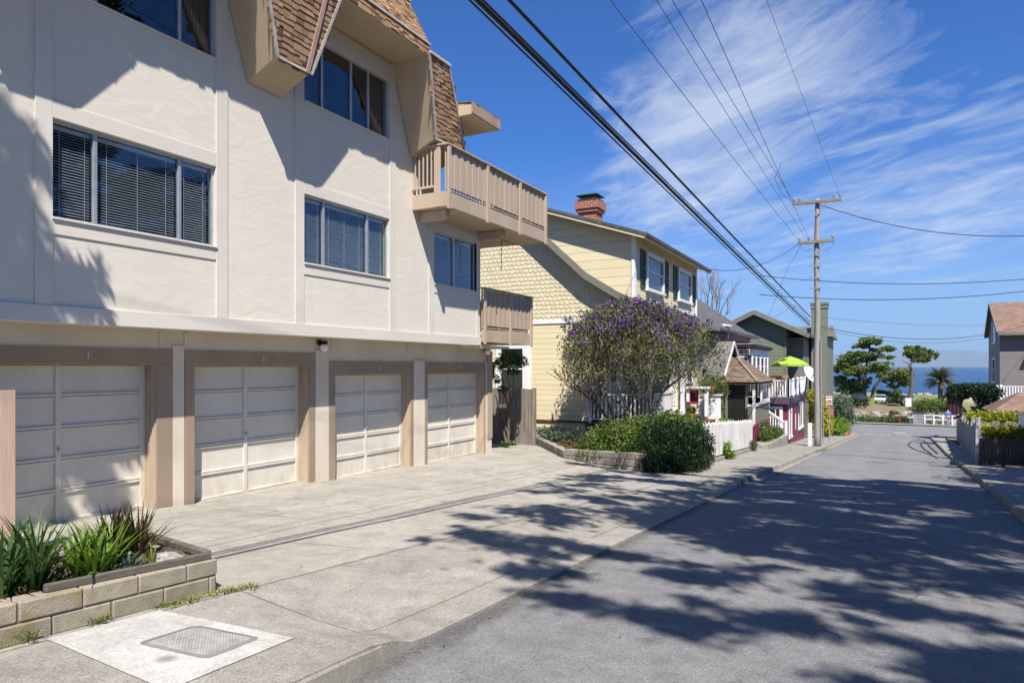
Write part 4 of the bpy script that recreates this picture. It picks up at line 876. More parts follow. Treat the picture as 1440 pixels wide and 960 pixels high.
def off_frame_trees():
    """tall trees outside the picture: leaf clumps are hung where the sun carries their shade to the road, drive and wall"""
    rng = random.Random(21); S = Vector((.362, -.453, .815))
    hid = lambda p: (lambda X, Z: Z < .5 or abs(X) / Z > .86 or p.z / Z > .7)(CY * p.x + SY * p.y, -SY * p.x + CY * p.y)
    def over(n, x0, x1, y0, y1, r0, r1, ok, h0=9., h1=12.5):
        out = []
        for _ in range(n * 40):
            if len(out) >= n: break
            gx, gy = rng.uniform(x0, x1), rng.uniform(y0, y1)
            if not ok(gx, gy): continue
            p = Vector((gx, gy, zr(gy))) + S * (rng.uniform(h0, h1) / S.z)
            if hid(p): r = rng.uniform(r0, r1); out.append((p.x, p.y, p.z, r * 1.5, r * .95, r * .4))
        return out
    near = over(24, -1.9, 2.2, 3.1, 5.6, .12, .28, lambda x, y: x > -1.9 + (5.6 - y) * .55) + over(42, -.6, 2.6, 3.0, 6.6, .14, .32, lambda x, y: x > 2.2 - (y - 3) * .75) + over(34, -2.9, .5, 5.0, 7.4, .12, .26, lambda x, y: True)
    far = over(640, -2.8, 4.6, 7.2, 19.6, .16, .44, lambda x, y: y < 18.6 + .5 * math.sin(x * 2.1) and y > 7.6 - x * .35) + over(140, -6.6, -2.6, 5.6, 15.6, .1, .30, lambda x, y: x > -4.3 - (y - 5.6) * .22 and math.sin(y * 1.7 + x * 1.1) + math.sin(x * 2.6 - y * .8) > -.75)
    street_tree(7.4, -2.0, 13, near, 31, 'tall spreading street tree on the opposite kerb nearest the camera', 21000, .15)
    street_tree(8.6, 5.5, 14, far, 32, 'tall dense street tree on the opposite side beyond the frame', 155000, .17)
    side = over(150, 1.8, 6.5, 14.5, 27, .3, .7, lambda x, y: x > 2.2 + (y - 20) * .05, 7, 11)
    street_tree(11.2, 13, 13, side, 33, 'bushy street tree shading the opposite pavement', 46000, .2)
    wall = []
    for _ in range(2600):
        if len(wall) > 165: break
        if rng.random() < .55:
            z = rng.uniform(.5, 2.95); y = rng.uniform(2.8, 4.62 - (z - .5) * .16); X = XU
            if y > 3.9 and math.sin(z * 9 + y * 7) < -.2: continue
        else: z = rng.uniform(-1.95, -.55); y = rng.uniform(3.9, 6.1); X = XD
        if X == XD and z < -1.2 and y > 4.9 and math.sin(y * 8 + z * 5) > .1: continue
        p = Vector((X, y, z)) + S * (rng.uniform(2.2, 3.6) / S.x)
        if hid(p) and CY * p.x + SY * p.y < 0: r = rng.uniform(.07, .17); wall.append((p.x, p.y, p.z, r, r, r * 1.5))
    street_tree(-6.6, -1.2, 8, wall, 34, 'slim feathery tree beside the apartment block behind the planter', 14000, .12, .1)
def purple_tree():
    C = Vector(ony(886, 500, 18.4)); b = Vector(ony(884, 606, 18.4)); g = zr(18.4) + .35; b.z = g
    R = thing('flowering_tree', b, 'round headed tree covered in violet blossom before the yellow house', 'tree'); rng = random.Random(8); rg = np.random.default_rng(8)
    cl = []
    for k in range(46):
        th = rng.uniform(0, 6.283); t = rng.random() ** .8 * 1.0; rr = math.sqrt(max(.03, 1 - t * t)) * rng.uniform(.72, 1.02) * (1 + .08 * math.cos(th))
        cl.append((C.x + 1.72 * rr * math.cos(th), C.y + 1.45 * rr * math.sin(th), C.z + .05 + 1.32 * t + rng.uniform(-.12, .12), rng.uniform(.3, .52), rng.uniform(.3, .5), rng.uniform(.22, .36), t))
    for k in range(11):
        th = 6.283 * k / 11 + rng.uniform(-.2, .2); cl.append((C.x + 1.95 * math.cos(th), C.y + 1.5 * math.sin(th), C.z - .2 + rng.uniform(-.25, .1), .3, .3, .3, 0.))
    mb = MB()
    for k in range(5):
        a = k * 1.256 + .3; q = b + Vector((math.cos(a) * .14, math.sin(a) * .12, -.1)); m = b + Vector((math.cos(a) * .75, math.sin(a) * .6, 1.35)); limb(mb, q, m, .075, .05, rng, 5, .07)
        for c in sorted(cl, key=lambda c: (Vector(c[:3]) - m).length)[:12:2]: limb(mb, m, c[:3], .032, .008, rng, 5, .12)
    limb(mb, b + Vector((.2, 0, .1)), ony(975, 500, 18.6), .05, .03, rng, 6, .05); mb.build('trunk', M['bark'], R)
    E = [c[:6] for c in cl]; P = clump_pts(E, 17000, rg, .3, .2); V, F = leaf_cards(P, .075, rg, .5); fast_mesh('leaves', V, F, M['lf_olive'], R)
    K = []
    for c in cl:
        n = int(5 + 22 * max(0, c[6] - .05)); d = unit(rg.normal(size=(n, 3)) + np.array((0, 0, .7))); K.append(np.array(c[:3]) + d * np.array(c[3:6]) * rg.uniform(.85, 1.15, (n, 1)))
    K = np.concatenate(K); P = (K[:, None] + rg.normal(0, .045, (len(K), 13, 3))).reshape(-1, 3); V, F = leaf_cards(P, .06, rg, .9); fast_mesh('blossom', V, F, M['lf_purple'], R)
    K = []
    for c in cl:
        n = 15 if c[6] < .75 else 5; d = unit(rg.normal(size=(n, 3))); K.append(np.array(c[:3]) + d * np.array(c[3:6]) * .9 - np.array((0, 0, .08)))
    K = np.concatenate(K); nb = 13; arch = unit((K - np.array(C)) * np.array((1, 1, 0.)) + 1e-6)
    s_ = np.linspace(0, 1, nb)[None, :, None]; ln = rg.uniform(.25, .75, (len(K), 1, 1))
    P = (K[:, None] + arch[:, None] * s_ * ln * .35 + np.array((0, 0, -1.)) * s_ ** 1.4 * ln + rg.normal(0, .018, (len(K), nb, 3))).reshape(-1, 3)
    V, F = leaf_cards(P, .065, rg, .32, (0, 0, -1), .6); fast_mesh('seed_sprays', V, F, M['lf_twig'], R)
def purple_tree():
    C = ony(884, 484, 18.4); b = ony(884, 606, 18.4); g = zr(18.4) + .35
    R = thing('flowering_tree', (b[0], 18.4, g), 'round headed tree covered in violet blossom before the yellow house', 'tree'); rng = random.Random(8)
    mb = MB(); tips = []
    for k in range(4):
        a = k * 1.57 + rng.uniform(-.3, .3); d = Vector((math.cos(a) * .55, math.sin(a) * .45, 1)); q = Vector((b[0], 18.4, g)) + Vector((math.cos(a) * .12, math.sin(a) * .1, 0))
        branchy(mb, q, d, 1.25, .06, 3, rng, .5, .12, 4, tips=tips)
    limb(mb, (b[0] + .2, 18.4, g), ony(975, 500, 18.6), .05, .03, rng)
    mb.build('trunk', M['bark'], R)
    rg = np.random.default_rng(8); c = np.array(C)
    def shell(n, lo, hi, f=1.): # points over the dome, t = height 0..1
        th = rg.uniform(0, 2 * np.pi, n); t = rg.uniform(lo, hi, n); rr = np.sqrt(np.clip(1 - (t * 1.02) ** 2, .02, 1)) * rg.uniform(.55, 1.03, n) * f
        lump = (1 + .13 * np.sin(th * 5 + t * 4) + .10 * np.sin(th * 9 + 1 + t * 7)) * (1 + .10 * np.cos(th))
        return np.stack([c[0] + 2.12 * rr * lump * np.cos(th), c[1] + 1.75 * rr * lump * np.sin(th), c[2] - .35 + 1.55 * t * (1 + .05 * np.sin(th * 7)) + rg.normal(0, .05, n)], 1)
    P = np.concatenate([shell(17000, .0, .98), shell(4200, -.38, .15)]); V, F = leaf_cards(P, .08, rg, .5); fast_mesh('leaves', V, F, M['lf_olive'], R)
    K = shell(420, .38, .97, 1.03); K = np.concatenate([K, shell(90, -.05, .4)]); P = (K[:, None] + rg.normal(0, .055, (len(K), 16, 3))).reshape(-1, 3)
    V, F = leaf_cards(P, .062, rg, .9); fast_mesh('blossom', V, F, M['lf_purple'], R)
    K = shell(760, -.42, .5); nb = 13
    P = (K[:, None] + np.stack([rg.normal(0, .03, (len(K), nb)), rg.normal(0, .03, (len(K), nb)), -np.linspace(0, .55, nb)[None] * rg.uniform(.4, 1.25, (len(K), 1))], 2)).reshape(-1, 3)
    V, F = leaf_cards(P, .07, rg, .3, (0, 0, -1), .6); fast_mesh('seed_sprays', V, F, M['lf_twig'], R)
def shrub(name, label, clumps, n, size, mat, seed, group=None, aspect=.5, updir=None, stem=True, extra=None, cat='shrub', spread=1.):
    x = sum(c[0] for c in clumps) / len(clumps); y = sum(c[1] for c in clumps) / len(clumps); z = min(c[2] - c[5] for c in clumps)
    R = thing(name, (x, y, z), label, cat, group); foliage('leaves', clumps, n, size, M[mat], R, seed, aspect, updir, spread, .35, (.05 if mat == 'lf_dark' else .16))
    if extra: foliage('blossom', clumps, extra[0], extra[1], M[extra[2]], R, seed + 50, .8, None, 1., .8)
    if stem:
        mb = MB(); rng = random.Random(seed)
        for k in range(7): c = rng.choice(clumps); limb(mb, (x + rng.uniform(-.15, .15), y + rng.uniform(-.15, .15), z - .1), c[:3], .022, .008, rng, 4)
        mb.build('stems', M['bark'], R)
    return R
def garden():
    A, Bp, Cp, D = (-9.8, 19.6), (-7.1, 16.15), (-4.7, 15.1), (-4.0, 17.9)
    R = thing('garden_wall', (-7.1, 16.15, zdrive(-7.1, 16.1)), 'low stepped block wall holding the raised bed before the yellow house', 'wall'); b, m = MB(), MB(); rg = random.Random(6)
    block_courses(b, m, A, Bp, lambda t: lerp(-2.17, -2.16, t), 3, .155, .36, .2, .2, rg); block_courses(b, m, (Bp[0] + .01, Bp[1] - .005), Cp, lambda t: lerp(-2.12, -1.98, t), 4, .16, .40, .2, 0, rg); block_courses(b, m, (Cp[0] + .01, Cp[1] + .01), D, lambda t: lerp(-1.98, -2.15, t), 4, .16, .4, .2, 0, rg)
    w = b.build('block_wall', M['block2'], R, bev=.012); m.build('mortar', M['mortar'], w)
    s = MB(); s.hexa([(A[0] + .05, A[1] + .1, -3), (Bp[0] + .05, Bp[1] + .15, -3), (Cp[0] - .1, Cp[1] + .1, -3), (D[0] - .15, D[1], -3), (-4.2, 19.6, -3), (-9.8, 19.75, -3)], [(A[0] + .05, A[1] + .1, -2.21), (Bp[0] + .05, Bp[1] + .15, -2.18), (Cp[0] - .1, Cp[1] + .1, -2.06), (D[0] - .15, D[1], -2.2), (-4.2, 19.6, -2.4), (-9.8, 19.75, -2.2)]); s.build('soil', M['soil'], R)
    def cl(px, py, Y, rx, rz, ry=None): x, y, z = ony(px, py, Y); return (x, y, z, rx, ry or rx, rz)
    shrub('garden_shrub', 'low rusty brown shrub spilling over the garden wall corner', [cl(812, 632, 16.5, .34, .25), cl(826, 640, 16.1, .3, .2), cl(798, 628, 17.2, .3, .18)], 2200, .075, 'lf_rust', 3)
    shrub('garden_shrub', 'light green leafy shrub in the middle of the raised bed', [cl(840, 622, 16.4, .5, .36), cl(862, 612, 16.6, .5, .42), cl(848, 634, 16.0, .4, .25)], 5200, .08, 'lf_shrub', 4)
    shrub('garden_shrub', 'dense mid green shrub against the trunk of the flowering tree', [cl(880, 618, 16.2, .5, .45), cl(900, 606, 16.5, .55, .42), cl(905, 625, 15.8, .45, .35), cl(885, 634, 15.7, .4, .25)], 7000, .075, 'lf_shrub', 5)
    shrub('garden_shrub', 'small leafy ground shrub beside the low wall under yellow siding', [cl(780, 608, 18.6, .4, .2), cl(766, 606, 19.0, .3, .16), cl(790, 612, 18.1, .35, .2)], 1700, .08, 'lf_grey', 6)
    shrub('garden_shrub', 'bushy green shrub behind the dark trailing hedge', [cl(942, 596, 17.2, .6, .35), cl(965, 600, 17.6, .5, .3)], 4200, .075, 'lf_shrub', 7)
    hc = [cl(922, 632, 15.7, .48, .55), cl(948, 622, 16.1, .62, .55), cl(970, 624, 16.7, .6, .55), cl(935, 648, 15.6, .5, .42), cl(962, 648, 16.2, .52, .42), cl(980, 640, 17.3, .45, .5), cl(915, 650, 15.3, .34, .4)]
    shrub('trailing_hedge', 'dark green trailing hedge hanging over the pavement corner', hc, 34000, .062, 'lf_dark', 8, cat='hedge', updir=(0, 0, -2.0), aspect=.38)
    # weathered gate and twisted little tree in the side passage
    G = thing('passage_gate', (-10.4, 18.7, zfl(18.7)), 'weathered grey board gate closing the passage by the yellow house', 'gate'); mb = MB(); rng = random.Random(2)
    for k in range(20): x = -12.1 + k * .142; mb.box(x, x + .135, 18.7, 18.725 + .006 * (k % 3), -2.6, -.68 + rng.uniform(-.03, .02))
    mb.build('boards', M['greywood'], G, bev=.004); MB().box(-12, -9.3, 18.74, 18.79, -1.0, -.9).box(-12, -9.3, 18.74, 18.79, -2.2, -2.1).box(-9.27, -9.17, 18.66, 18.78, -2.6, -.66).build('rails', M['greywood'], G)
    T = thing('twisted_tree', (-9.75, 17.2, zfl(17.2)), 'small twisted bare stemmed tree with leafy top by the garage corner', 'tree'); mb = MB(); rng = random.Random(12); b0 = Vector(ony(716, 620, 17.2))
    for px, py in ((703, 515), (724, 520), (712, 500), (697, 555)): limb(mb, b0 + Vector((rng.uniform(-.1, .1), 0, -.05)), ony(px, py, 17.2 + rng.uniform(-.2, .2)), .034, .012, rng, 9, .045)
    mb.build('trunk', M['bark'], T); foliage('crown', [cl(718, 503, 17.2, .36, .24), cl(704, 512, 17.0, .26, .2), cl(731, 508, 17.4, .26, .16), cl(698, 533, 17.1, .14, .12), cl(706, 547, 17.2, .16, .12), cl(722, 522, 17.2, .2, .12)], 1300, .09, M['lf_green'], T, 4)
    shrub('garden_shrub', 'small weedy plant at the foot of the passage gate', [cl(712, 622, 17.4, .22, .08)], 260, .07, 'lf_lime', 9, stem=False)
# ================================================================ YELLOW HOUSE
def yellow_house():
    Y0, Y1 = 19.8, 28.0
    R = thing('yellow_house', (-8, 20, -2.6), 'pale yellow shingled house with green shuttered dormer and brick chimney', 'house')
    main = [(-5.6, 1.58), (-6.0, 1.80), (-6.97, 2.30), (-7.92, 2.90), (-9.15, 4.03), (-10.75, 5.5)]
    mz = lambda x: float(np.interp(-x, [-p[0] for p in main], [p[1] for p in main]))
    mb = MB().box(-16, -8.0, Y0, Y0 + .15, -1.72, 1.46); mb.box(-8.15, -8.0, Y0 + .15, Y1, -1.72, 1.46); mb.box(-16, -6.2, Y1 - .15, Y1, -3, 1.5); mb.box(-6.35, -6.2, 24.3, Y1 - .15, -3, 1.5); mb.box(-8.0, -6.36, 24.3, 24.45, -3, 1.5); mb.build('wall', M['yellow'], R)
    MB().box(-16, -8.02, Y0 + .03, Y0 + .2, -3, -1.75).box(-8.1, -5.95, Y0 + .4, 24.2, -2.4, -1.9).build('foundation', M['ypaint'], R)
    MB().box(-16, -7.95, Y0 - .02, Y0 + .12, -1.76, -1.70).build('base_trim', M['redbase'], R)
    # upper gable: backing plus fish scale shingles
    g = [(-16, Y0 + .02, 1.5)] + [(-6.2, Y0 + .02, 1.5)] + [(x, Y0 + .02, z - .12) for x, z in main[1:]] + [(-16, Y0 + .02, .9 + 0)]
    g = [(-16, 1.5), (-6.2, 1.5)] + [(x, z - .12) for x, z in main[1:]] + [(-15.2, 1.5)]
    MB().hexa([(x, Y0 + .02, z) for x, z in g[:-1]], [(x, Y0 + .14, z) for x, z in g[:-1]]).build('gable', M['yellowd'], R)
    ins = lambda c: c.x < -7.28 and c.z < (mz(c.x) - .2 if c.x > -10.75 else 9) and c.x > -13.5 and c.z > 1.5
    shingles((-13.5, Y0 + .015, 1.55), (1, 0, 0), (0, 0, 1), (0, -1, 0), 6.3, 4, .17, .135, ins, .016, .007, random.Random(3), .12, .3).build('fish_scales', M['yfish'], R)
    MB().box(-7.29, -7.12, Y0 - .03, Y0 + .02, 1.5, mz(-7.2) - .15).build('corner_board', M['ypaint'], R)
    MB().box(-16, -7.75, Y0 - .03, Y0 + .02, 1.36, 1.51).box(-10.0, -9.86, Y0 - .03, Y0 - .002, -3, 1.35).build('belt_trim', M['white'], R)
    MB().hexa([(-7.8, Y0 - .22, 1.50), (-5.9, Y0 - .22, 1.50), (-5.9, Y0 + .02, 1.50), (-7.8, Y0 + .02, 1.50)], [(-7.8, Y0 - .18, 1.56), (-5.9, Y0 - .18, 1.56), (-5.9, Y0 + .02, 1.68), (-7.8, Y0 + .02, 1.68)]).build('pent', M['greentrim'], R)
    MB().box(-8.0, -5.95, Y0 + .02, Y0 + .15, 1.15, 1.498).box(-6.1, -5.95, Y0 + .02, 24.3, 1.15, 1.45).build('porch_beam', M['ypaint'], R)
    # roofs
    def slope(name, prof, ya, yb, th, mat, par=R):
        mb = MB()
        for (xa, za), (xb, zb) in zip(prof, prof[1:]):
            mb.hexa([(xa, ya, za - th), (xa, yb, za - th), (xb, yb, zb - th), (xb, ya, zb - th)], [(xa, ya, za), (xa, yb, za), (xb, yb, zb), (xb, ya, zb)])
        return mb.build(name, mat, par)
    r = slope('roof', main + [(-16, 0.6)], Y0 - .32, Y1 + .3, .1, M['roof_grey'])
    mb = MB()
    for (xa, za), (xb, zb) in zip(main, main[1:]): mb.hexa([(xa, Y0 - .36, za - .2), (xa, Y0 - .322, za - .2), (xb, Y0 - .322, zb - .2), (xb, Y0 - .36, zb - .2)], [(xa, Y0 - .36, za - .02), (xa, Y0 - .322, za - .02), (xb, Y0 - .322, zb - .02), (xb, Y0 - .36, zb - .02)])
    mb.box(-5.62, -5.56, Y0 - .34, Y1 + .3, 1.42, 1.56); mb.build('bargeboard', M['greentrim'], r)
    MB().box(-6.2, -5.6, Y0 - .3, Y1 + .25, 1.44, 1.475).build('eave_soffit', M['ypaint'], r)
    # dormer
    dz = lambda x: 3.93 + .335 * (-6.05 - x)
    xs = [-6.4, -7.0, -7.92, -9.15, -10.4]
    D = MB().hexa([(x, Y0 - .03, dz(x) - .1) for x in xs] + [(x, Y0 - .03, mz(x) - .02) for x in reversed(xs)], [(x, Y0 + .1, dz(x) - .1) for x in xs] + [(x, Y0 + .1, mz(x) - .02) for x in reversed(xs)])
    D.box(-6.53, -6.4, Y0 + .1, 27.8, mz(-6.4) - .1, dz(-6.4) - .1); D.box(-10, -6.41, 27.65, 27.8, 2, dz(-6.4) - .1); d = D.build('dormer', M['yellowd'], R)
    MB().box(-6.47, -6.37, Y0 - .06, Y0 + .11, mz(-6.4), dz(-6.4) - .12).box(-6.42, -6.37, 27.68, 27.83, mz(-6.4), dz(-6.4) - .12).box(-6.40, -6.375, Y0 + .12, 27.7, mz(-6.4), mz(-6.4) + .12).build('corner_trim', M['white'], d)
    slope('dormer_roof', [(-5.98, dz(-5.98)), (-10.9, dz(-10.9))], Y0 - .38, 28.15, .07, M['roof_grey'], d)
    mb = MB(); mb.hexa([(-5.97, Y0 - .40, dz(-5.97) - .16), (-10.9, Y0 - .40, dz(-10.9) - .16), (-10.9, Y0 - .36, dz(-10.9) - .16), (-5.97, Y0 - .36, dz(-5.97) - .16)], [(-5.97, Y0 - .40, dz(-5.97) - .062), (-10.9, Y0 - .40, dz(-10.9) - .062), (-10.9, Y0 - .36, dz(-10.9) - .062), (-5.97, Y0 - .36, dz(-5.97) - .062)])
    mb.box(-5.975, -5.94, Y0 - .39, 28.15, dz(-5.95) - .15, dz(-5.95) - .06); mb.build('fascia', M['ypaint'], d)
    mb = MB().hexa([(-5.9, Y0 - .43, dz(-5.9) - .06), (-10.9, Y0 - .43, dz(-10.9) - .06), (-10.9, Y0 - .36, dz(-10.9) - .06), (-5.9, Y0 - .36, dz(-5.9) - .06)], [(-5.9, Y0 - .43, dz(-5.9) + .02), (-10.9, Y0 - .43, dz(-10.9) + .02), (-10.9, Y0 - .36, dz(-10.9) + .02), (-5.9, Y0 - .36, dz(-5.9) + .02)]).box(-5.938, -5.88, Y0 - .42, 28.2, dz(-5.9) - .09, dz(-5.9) + .015); mb.build('roof_edge', M['roof_grey'], d)
    MB().hexa([(-5.98, Y0 - .35, dz(-5.98) - .12), (-6.42, Y0 - .35, dz(-6.42) - .1), (-6.42, 28, dz(-6.42) - .1), (-5.98, 28, dz(-5.98) - .12)], [(-5.98, Y0 - .35, dz(-5.98) - .075), (-6.42, Y0 - .35, dz(-6.42) - .075), (-6.42, 28, dz(-6.42) - .075), (-5.98, 28, dz(-5.98) - .075)]).build('eave_lining', M['ypaint'], d)
    for pa, pb, sa, sb in ((907.5, 932, (900.3, 906.5), (934, 939)), (952.5, 971, (946.5, 951.5), (972.5, 977))):
        a, b = onx(pa, 380, -6.4)[1], onx(pb, 380, -6.4)[1]; flat_window(R, 'x', -6.4, 1, a, b, 2.42, 3.62, 'white', 0, True, 'darkglass', .13, .07)
        for s0, s1 in (sa, sb):
            y0, y1 = onx(s0, 380, -6.4)[1], onx(s1, 380, -6.4)[1]; mb = MB()
            mb.box(-6.397, -6.36, y0, y0 + .05, 2.42, 3.62).box(-6.397, -6.36, y1 - .05, y1, 2.42, 3.62)
            for z in (2.42, 2.98, 3.55): mb.box(-6.397, -6.362, y0 + .05, y1 - .05, z, z + .07)
            z = 2.5
            while z < 3.54: mb.hexa([(-6.397, y0 + .05, z + .02), (-6.365, y0 + .05, z - .01), (-6.365, y1 - .05, z - .01), (-6.397, y1 - .05, z + .02)], [(-6.397, y0 + .05, z + .03), (-6.365, y0 + .05, z), (-6.365, y1 - .05, z), (-6.397, y1 - .05, z + .03)]); z += .045
            mb.build('shutter', M['greenpaint'], R)
    # chimney
    c = MB().box(-9.0, -8.35, 21.7, 22.3, 3.8, 5.25).box(-9.06, -8.29, 21.64, 22.36, 5.251, 5.36).box(-9.1, -8.25, 21.6, 22.4, 5.361, 5.62).build('chimney', M['brick'], R)
    MB().box(-8.98, -8.37, 21.72, 22.28, 5.621, 5.68).box(-9.04, -8.31, 21.66, 22.34, 5.681, 5.70).box(-8.93, -8.43, 21.78, 22.22, 5.701, 5.82).hexa([(-9.08, 21.6, 5.821), (-8.27, 21.6, 5.821), (-8.27, 22.4, 5.821), (-9.08, 22.4, 5.821)], [(-8.9, 21.8, 5.90), (-8.45, 21.8, 5.90), (-8.45, 22.2, 5.90), (-8.9, 22.2, 5.90)]).build('cap', M['copper'], c)
    # side window, porch
    flat_window(R, 'y', Y0, -1, -11.15, -9.95, -.95, .78, 'white', 0, True, 'darkglass', .2, .05)
    flat_window(R, 'x', -8.0, 1, 21.9, 23.0, -.6, 1.0, 'white', 0, True, 'darkglass', .12); flat_window(R, 'x', -6.2, 1, 25.2, 26.2, -.6, 1.0, 'white', 0, True, 'darkglass', .12)
    MB().box(-7.99, -7.93, 20.3, 21.3, -1.7, .5).build('door', M['greenpaint'], R)
    MB().box(-8.0, -5.85, Y0 + .1, 25.0, -1.84, -1.72).build('porch_floor', M['greenpaint'], R); MB().box(-5.84, -5.80, Y0 + .1, 25, -1.95, -1.72).build('porch_edge', M['redbase'], R)
    for x, y in ((-7.95, Y0 + .08), (-5.95, Y0 + .1), (-5.95, 22.4), (-6.05, 24.2)): MB().box(x - .07, x + .07, y - .07, y + .07, -1.72, 1.15).box(x - .1, x + .1, y - .1, y + .1, -1.72, -1.55).box(x - .1, x + .1, y - .1, y + .1, 1.05, 1.148).build('porch_post', M['whitew'] if x < -7 else M['white'], R, bev=.006)
    rail_fence(R, (-7.85, Y0 + .1, -1.72), (-6.02, Y0 + .1, -1.72), .86, M['whitew'], .125, .045, .09); rail_fence(R, (-5.95, 20.0, -1.72), (-5.95, 22.3, -1.72), .86, M['whitew'], .125, .045, .09)
    MB().hexa([(-6.4, 24.3, -.75), (-6.4, 24.35, -1.6), (-6.4, 22.9, -1.6), (-6.4, 22.9, -.75)], [(-6.33, 24.3, -.75), (-6.33, 24.35, -1.6), (-6.33, 22.9, -1.6), (-6.33, 22.9, -.75)]).build('porch_bench_back', M['white'], R)
    for k in range(5): MB().box(-5.8 + .28 * k, -5.5 + .28 * k, 24.4, 25.7, -3, -1.78 - .2 * k).box(-5.8 + .28 * k, -5.49 + .28 * k, 24.38, 25.72, -1.78 - .2 * k, -1.74 - .2 * k).build('step', M['greenpaint'] if k % 2 == 0 else M['redbase'], R)
    q = [ony(984, 557, 26), ony(1013, 556, 26), ony(1013, 588, 26), ony(990, 592, 26), ony(976, 599, 26)]
    MB().prism([(x, y, z) for x, y, z in q], (0, .12, 0)).build('stair_cheek', M['white'], R, bev=.01)
    a, b = ony(984, 556, 26), ony(1013.5, 555, 26); MB().bar((a[0] - .05, 26.05, a[2]), (b[0] + .05, 26.05, b[2]), .2, .05).build('stair_rail', M['whitew'], R)
    MB().box(-5.9, -5.05, 26.0, 27.8, -3.4, -2.1).build('porch_base', M['ypaint'], R)
    x, y, z = ony(982, 545, 24.8); MB().box(x - .5, x + .35, y, y + .4, z - .03, z + .03).box(x - .45, x - .35, y + .1, y + .3, -1.8, z - .03).box(x + .2, x + .3, y + .1, y + .3, -1.8, z - .03).build('porch_shelf', M['white'], R)
def pots():
    for i, (px, py, Y, mat, lab) in enumerate(((972, 590, 24.2, 'lf_rust', 'terracotta pot on the porch step by the white stair side'), (835, 548, 21, 'lf_gold', 'terracotta pot of orange flowers on the porch rail side'), (1000, 552, 25.6, 'lf_green', 'hanging leafy basket above the white stair side'))):
        x, y, z = ony(px, py, Y); r = thing('flower_pot', (x, y, z), lab, 'plant pot'); MB().lathe((x, y, z), [(0, -.02), (.1, -.02), (.14, .2), (.15, .2), (.15, .24), (.12, .24), (.11, .2), (0, .19)], 12).build('pot', M['terracotta'], r)
        foliage('plant', [(x, y, z + .35, .2, .2, .16)] + ([(x, y, z + .1, .35, .35, .2)] if i == 2 else []), 420, .07, M[mat], r, i)
    x, y, z = ony(970, 565, 25.0); r = thing('porch_chair', (x, y, -1.72), 'red cushioned white chair standing on the yellow house porch', 'chair')
    MB().box(x - .25, x + .25, y - .25, y + .25, -1.35, -1.28).build('seat', M['red'], r); MB().hexa([(x - .25, y + .2, -1.28), (x + .25, y + .2, -1.28), (x + .25, y + .25, -1.28), (x - .25, y + .25, -1.28)], [(x - .25, y + .3, -.75), (x + .25, y + .3, -.75), (x + .25, y + .35, -.75), (x - .25, y + .35, -.75)]).build('backrest', M['red'], r)
    for dx in (-.22, .22):
        for dy in (-.22, .22): MB().box(x + dx - .02, x + dx + .02, y + dy - .02, y + dy + .02, -1.72, -1.351).build('leg', M['white'], r)
# ================================================================ PICKET FENCE, COTTAGE, VICTORIAN, DECK HOUSE, GREEN HOUSE
def picket(name, label, p, q, h, mat, zf, gap=.13, w=.085, point=True, cat='fence'):
    R = thing(name, (p[0], p[1], zf(*p)), label, cat); p, q = Vector(p), Vector(q); ln = (q - p).length; d = (q - p) / ln; n = Vector((-d.y, d.x)); mb = MB(); k = int(ln / gap); rng = random.Random(3)
    for i in range(k + 1):
        c = p + d * (ln * i / k); z = zf(c.x, c.y); hh = h * (1 + .03 * math.sin(i * 1.7)) + rng.uniform(-.015, .015); a = c - d * w / 2; b = c + d * w / 2
        pr = [(a.x, a.y, z + .03), (b.x, b.y, z + .03), (b.x, b.y, z + hh - (w * .8 if point else 0)), (c.x, c.y, z + hh), (a.x, a.y, z + hh - (w * .8 if point else 0))]
        mb.prism(pr, (n.x * .02, n.y * .02, 0))
    mb.build('pickets', M[mat], R); mb = MB()
    for f in (.22, .75): a, b = p + n * .04, q + n * .04; mb.bar((a.x, a.y, zf(*p) + h * f), (b.x, b.y, zf(*q) + h * f), .035, .08)
    mb.build('rails', M[mat], R); kk = max(2, int(ln / 2.2))
    for i in range(kk + 1): c = p.lerp(q, i / kk) + n * .08; z = zf(c.x, c.y); MB().box(c.x - .05, c.x + .05, c.y - .05, c.y + .05, z - .1, z + h * .98).build('post', M[mat], R)
    return R
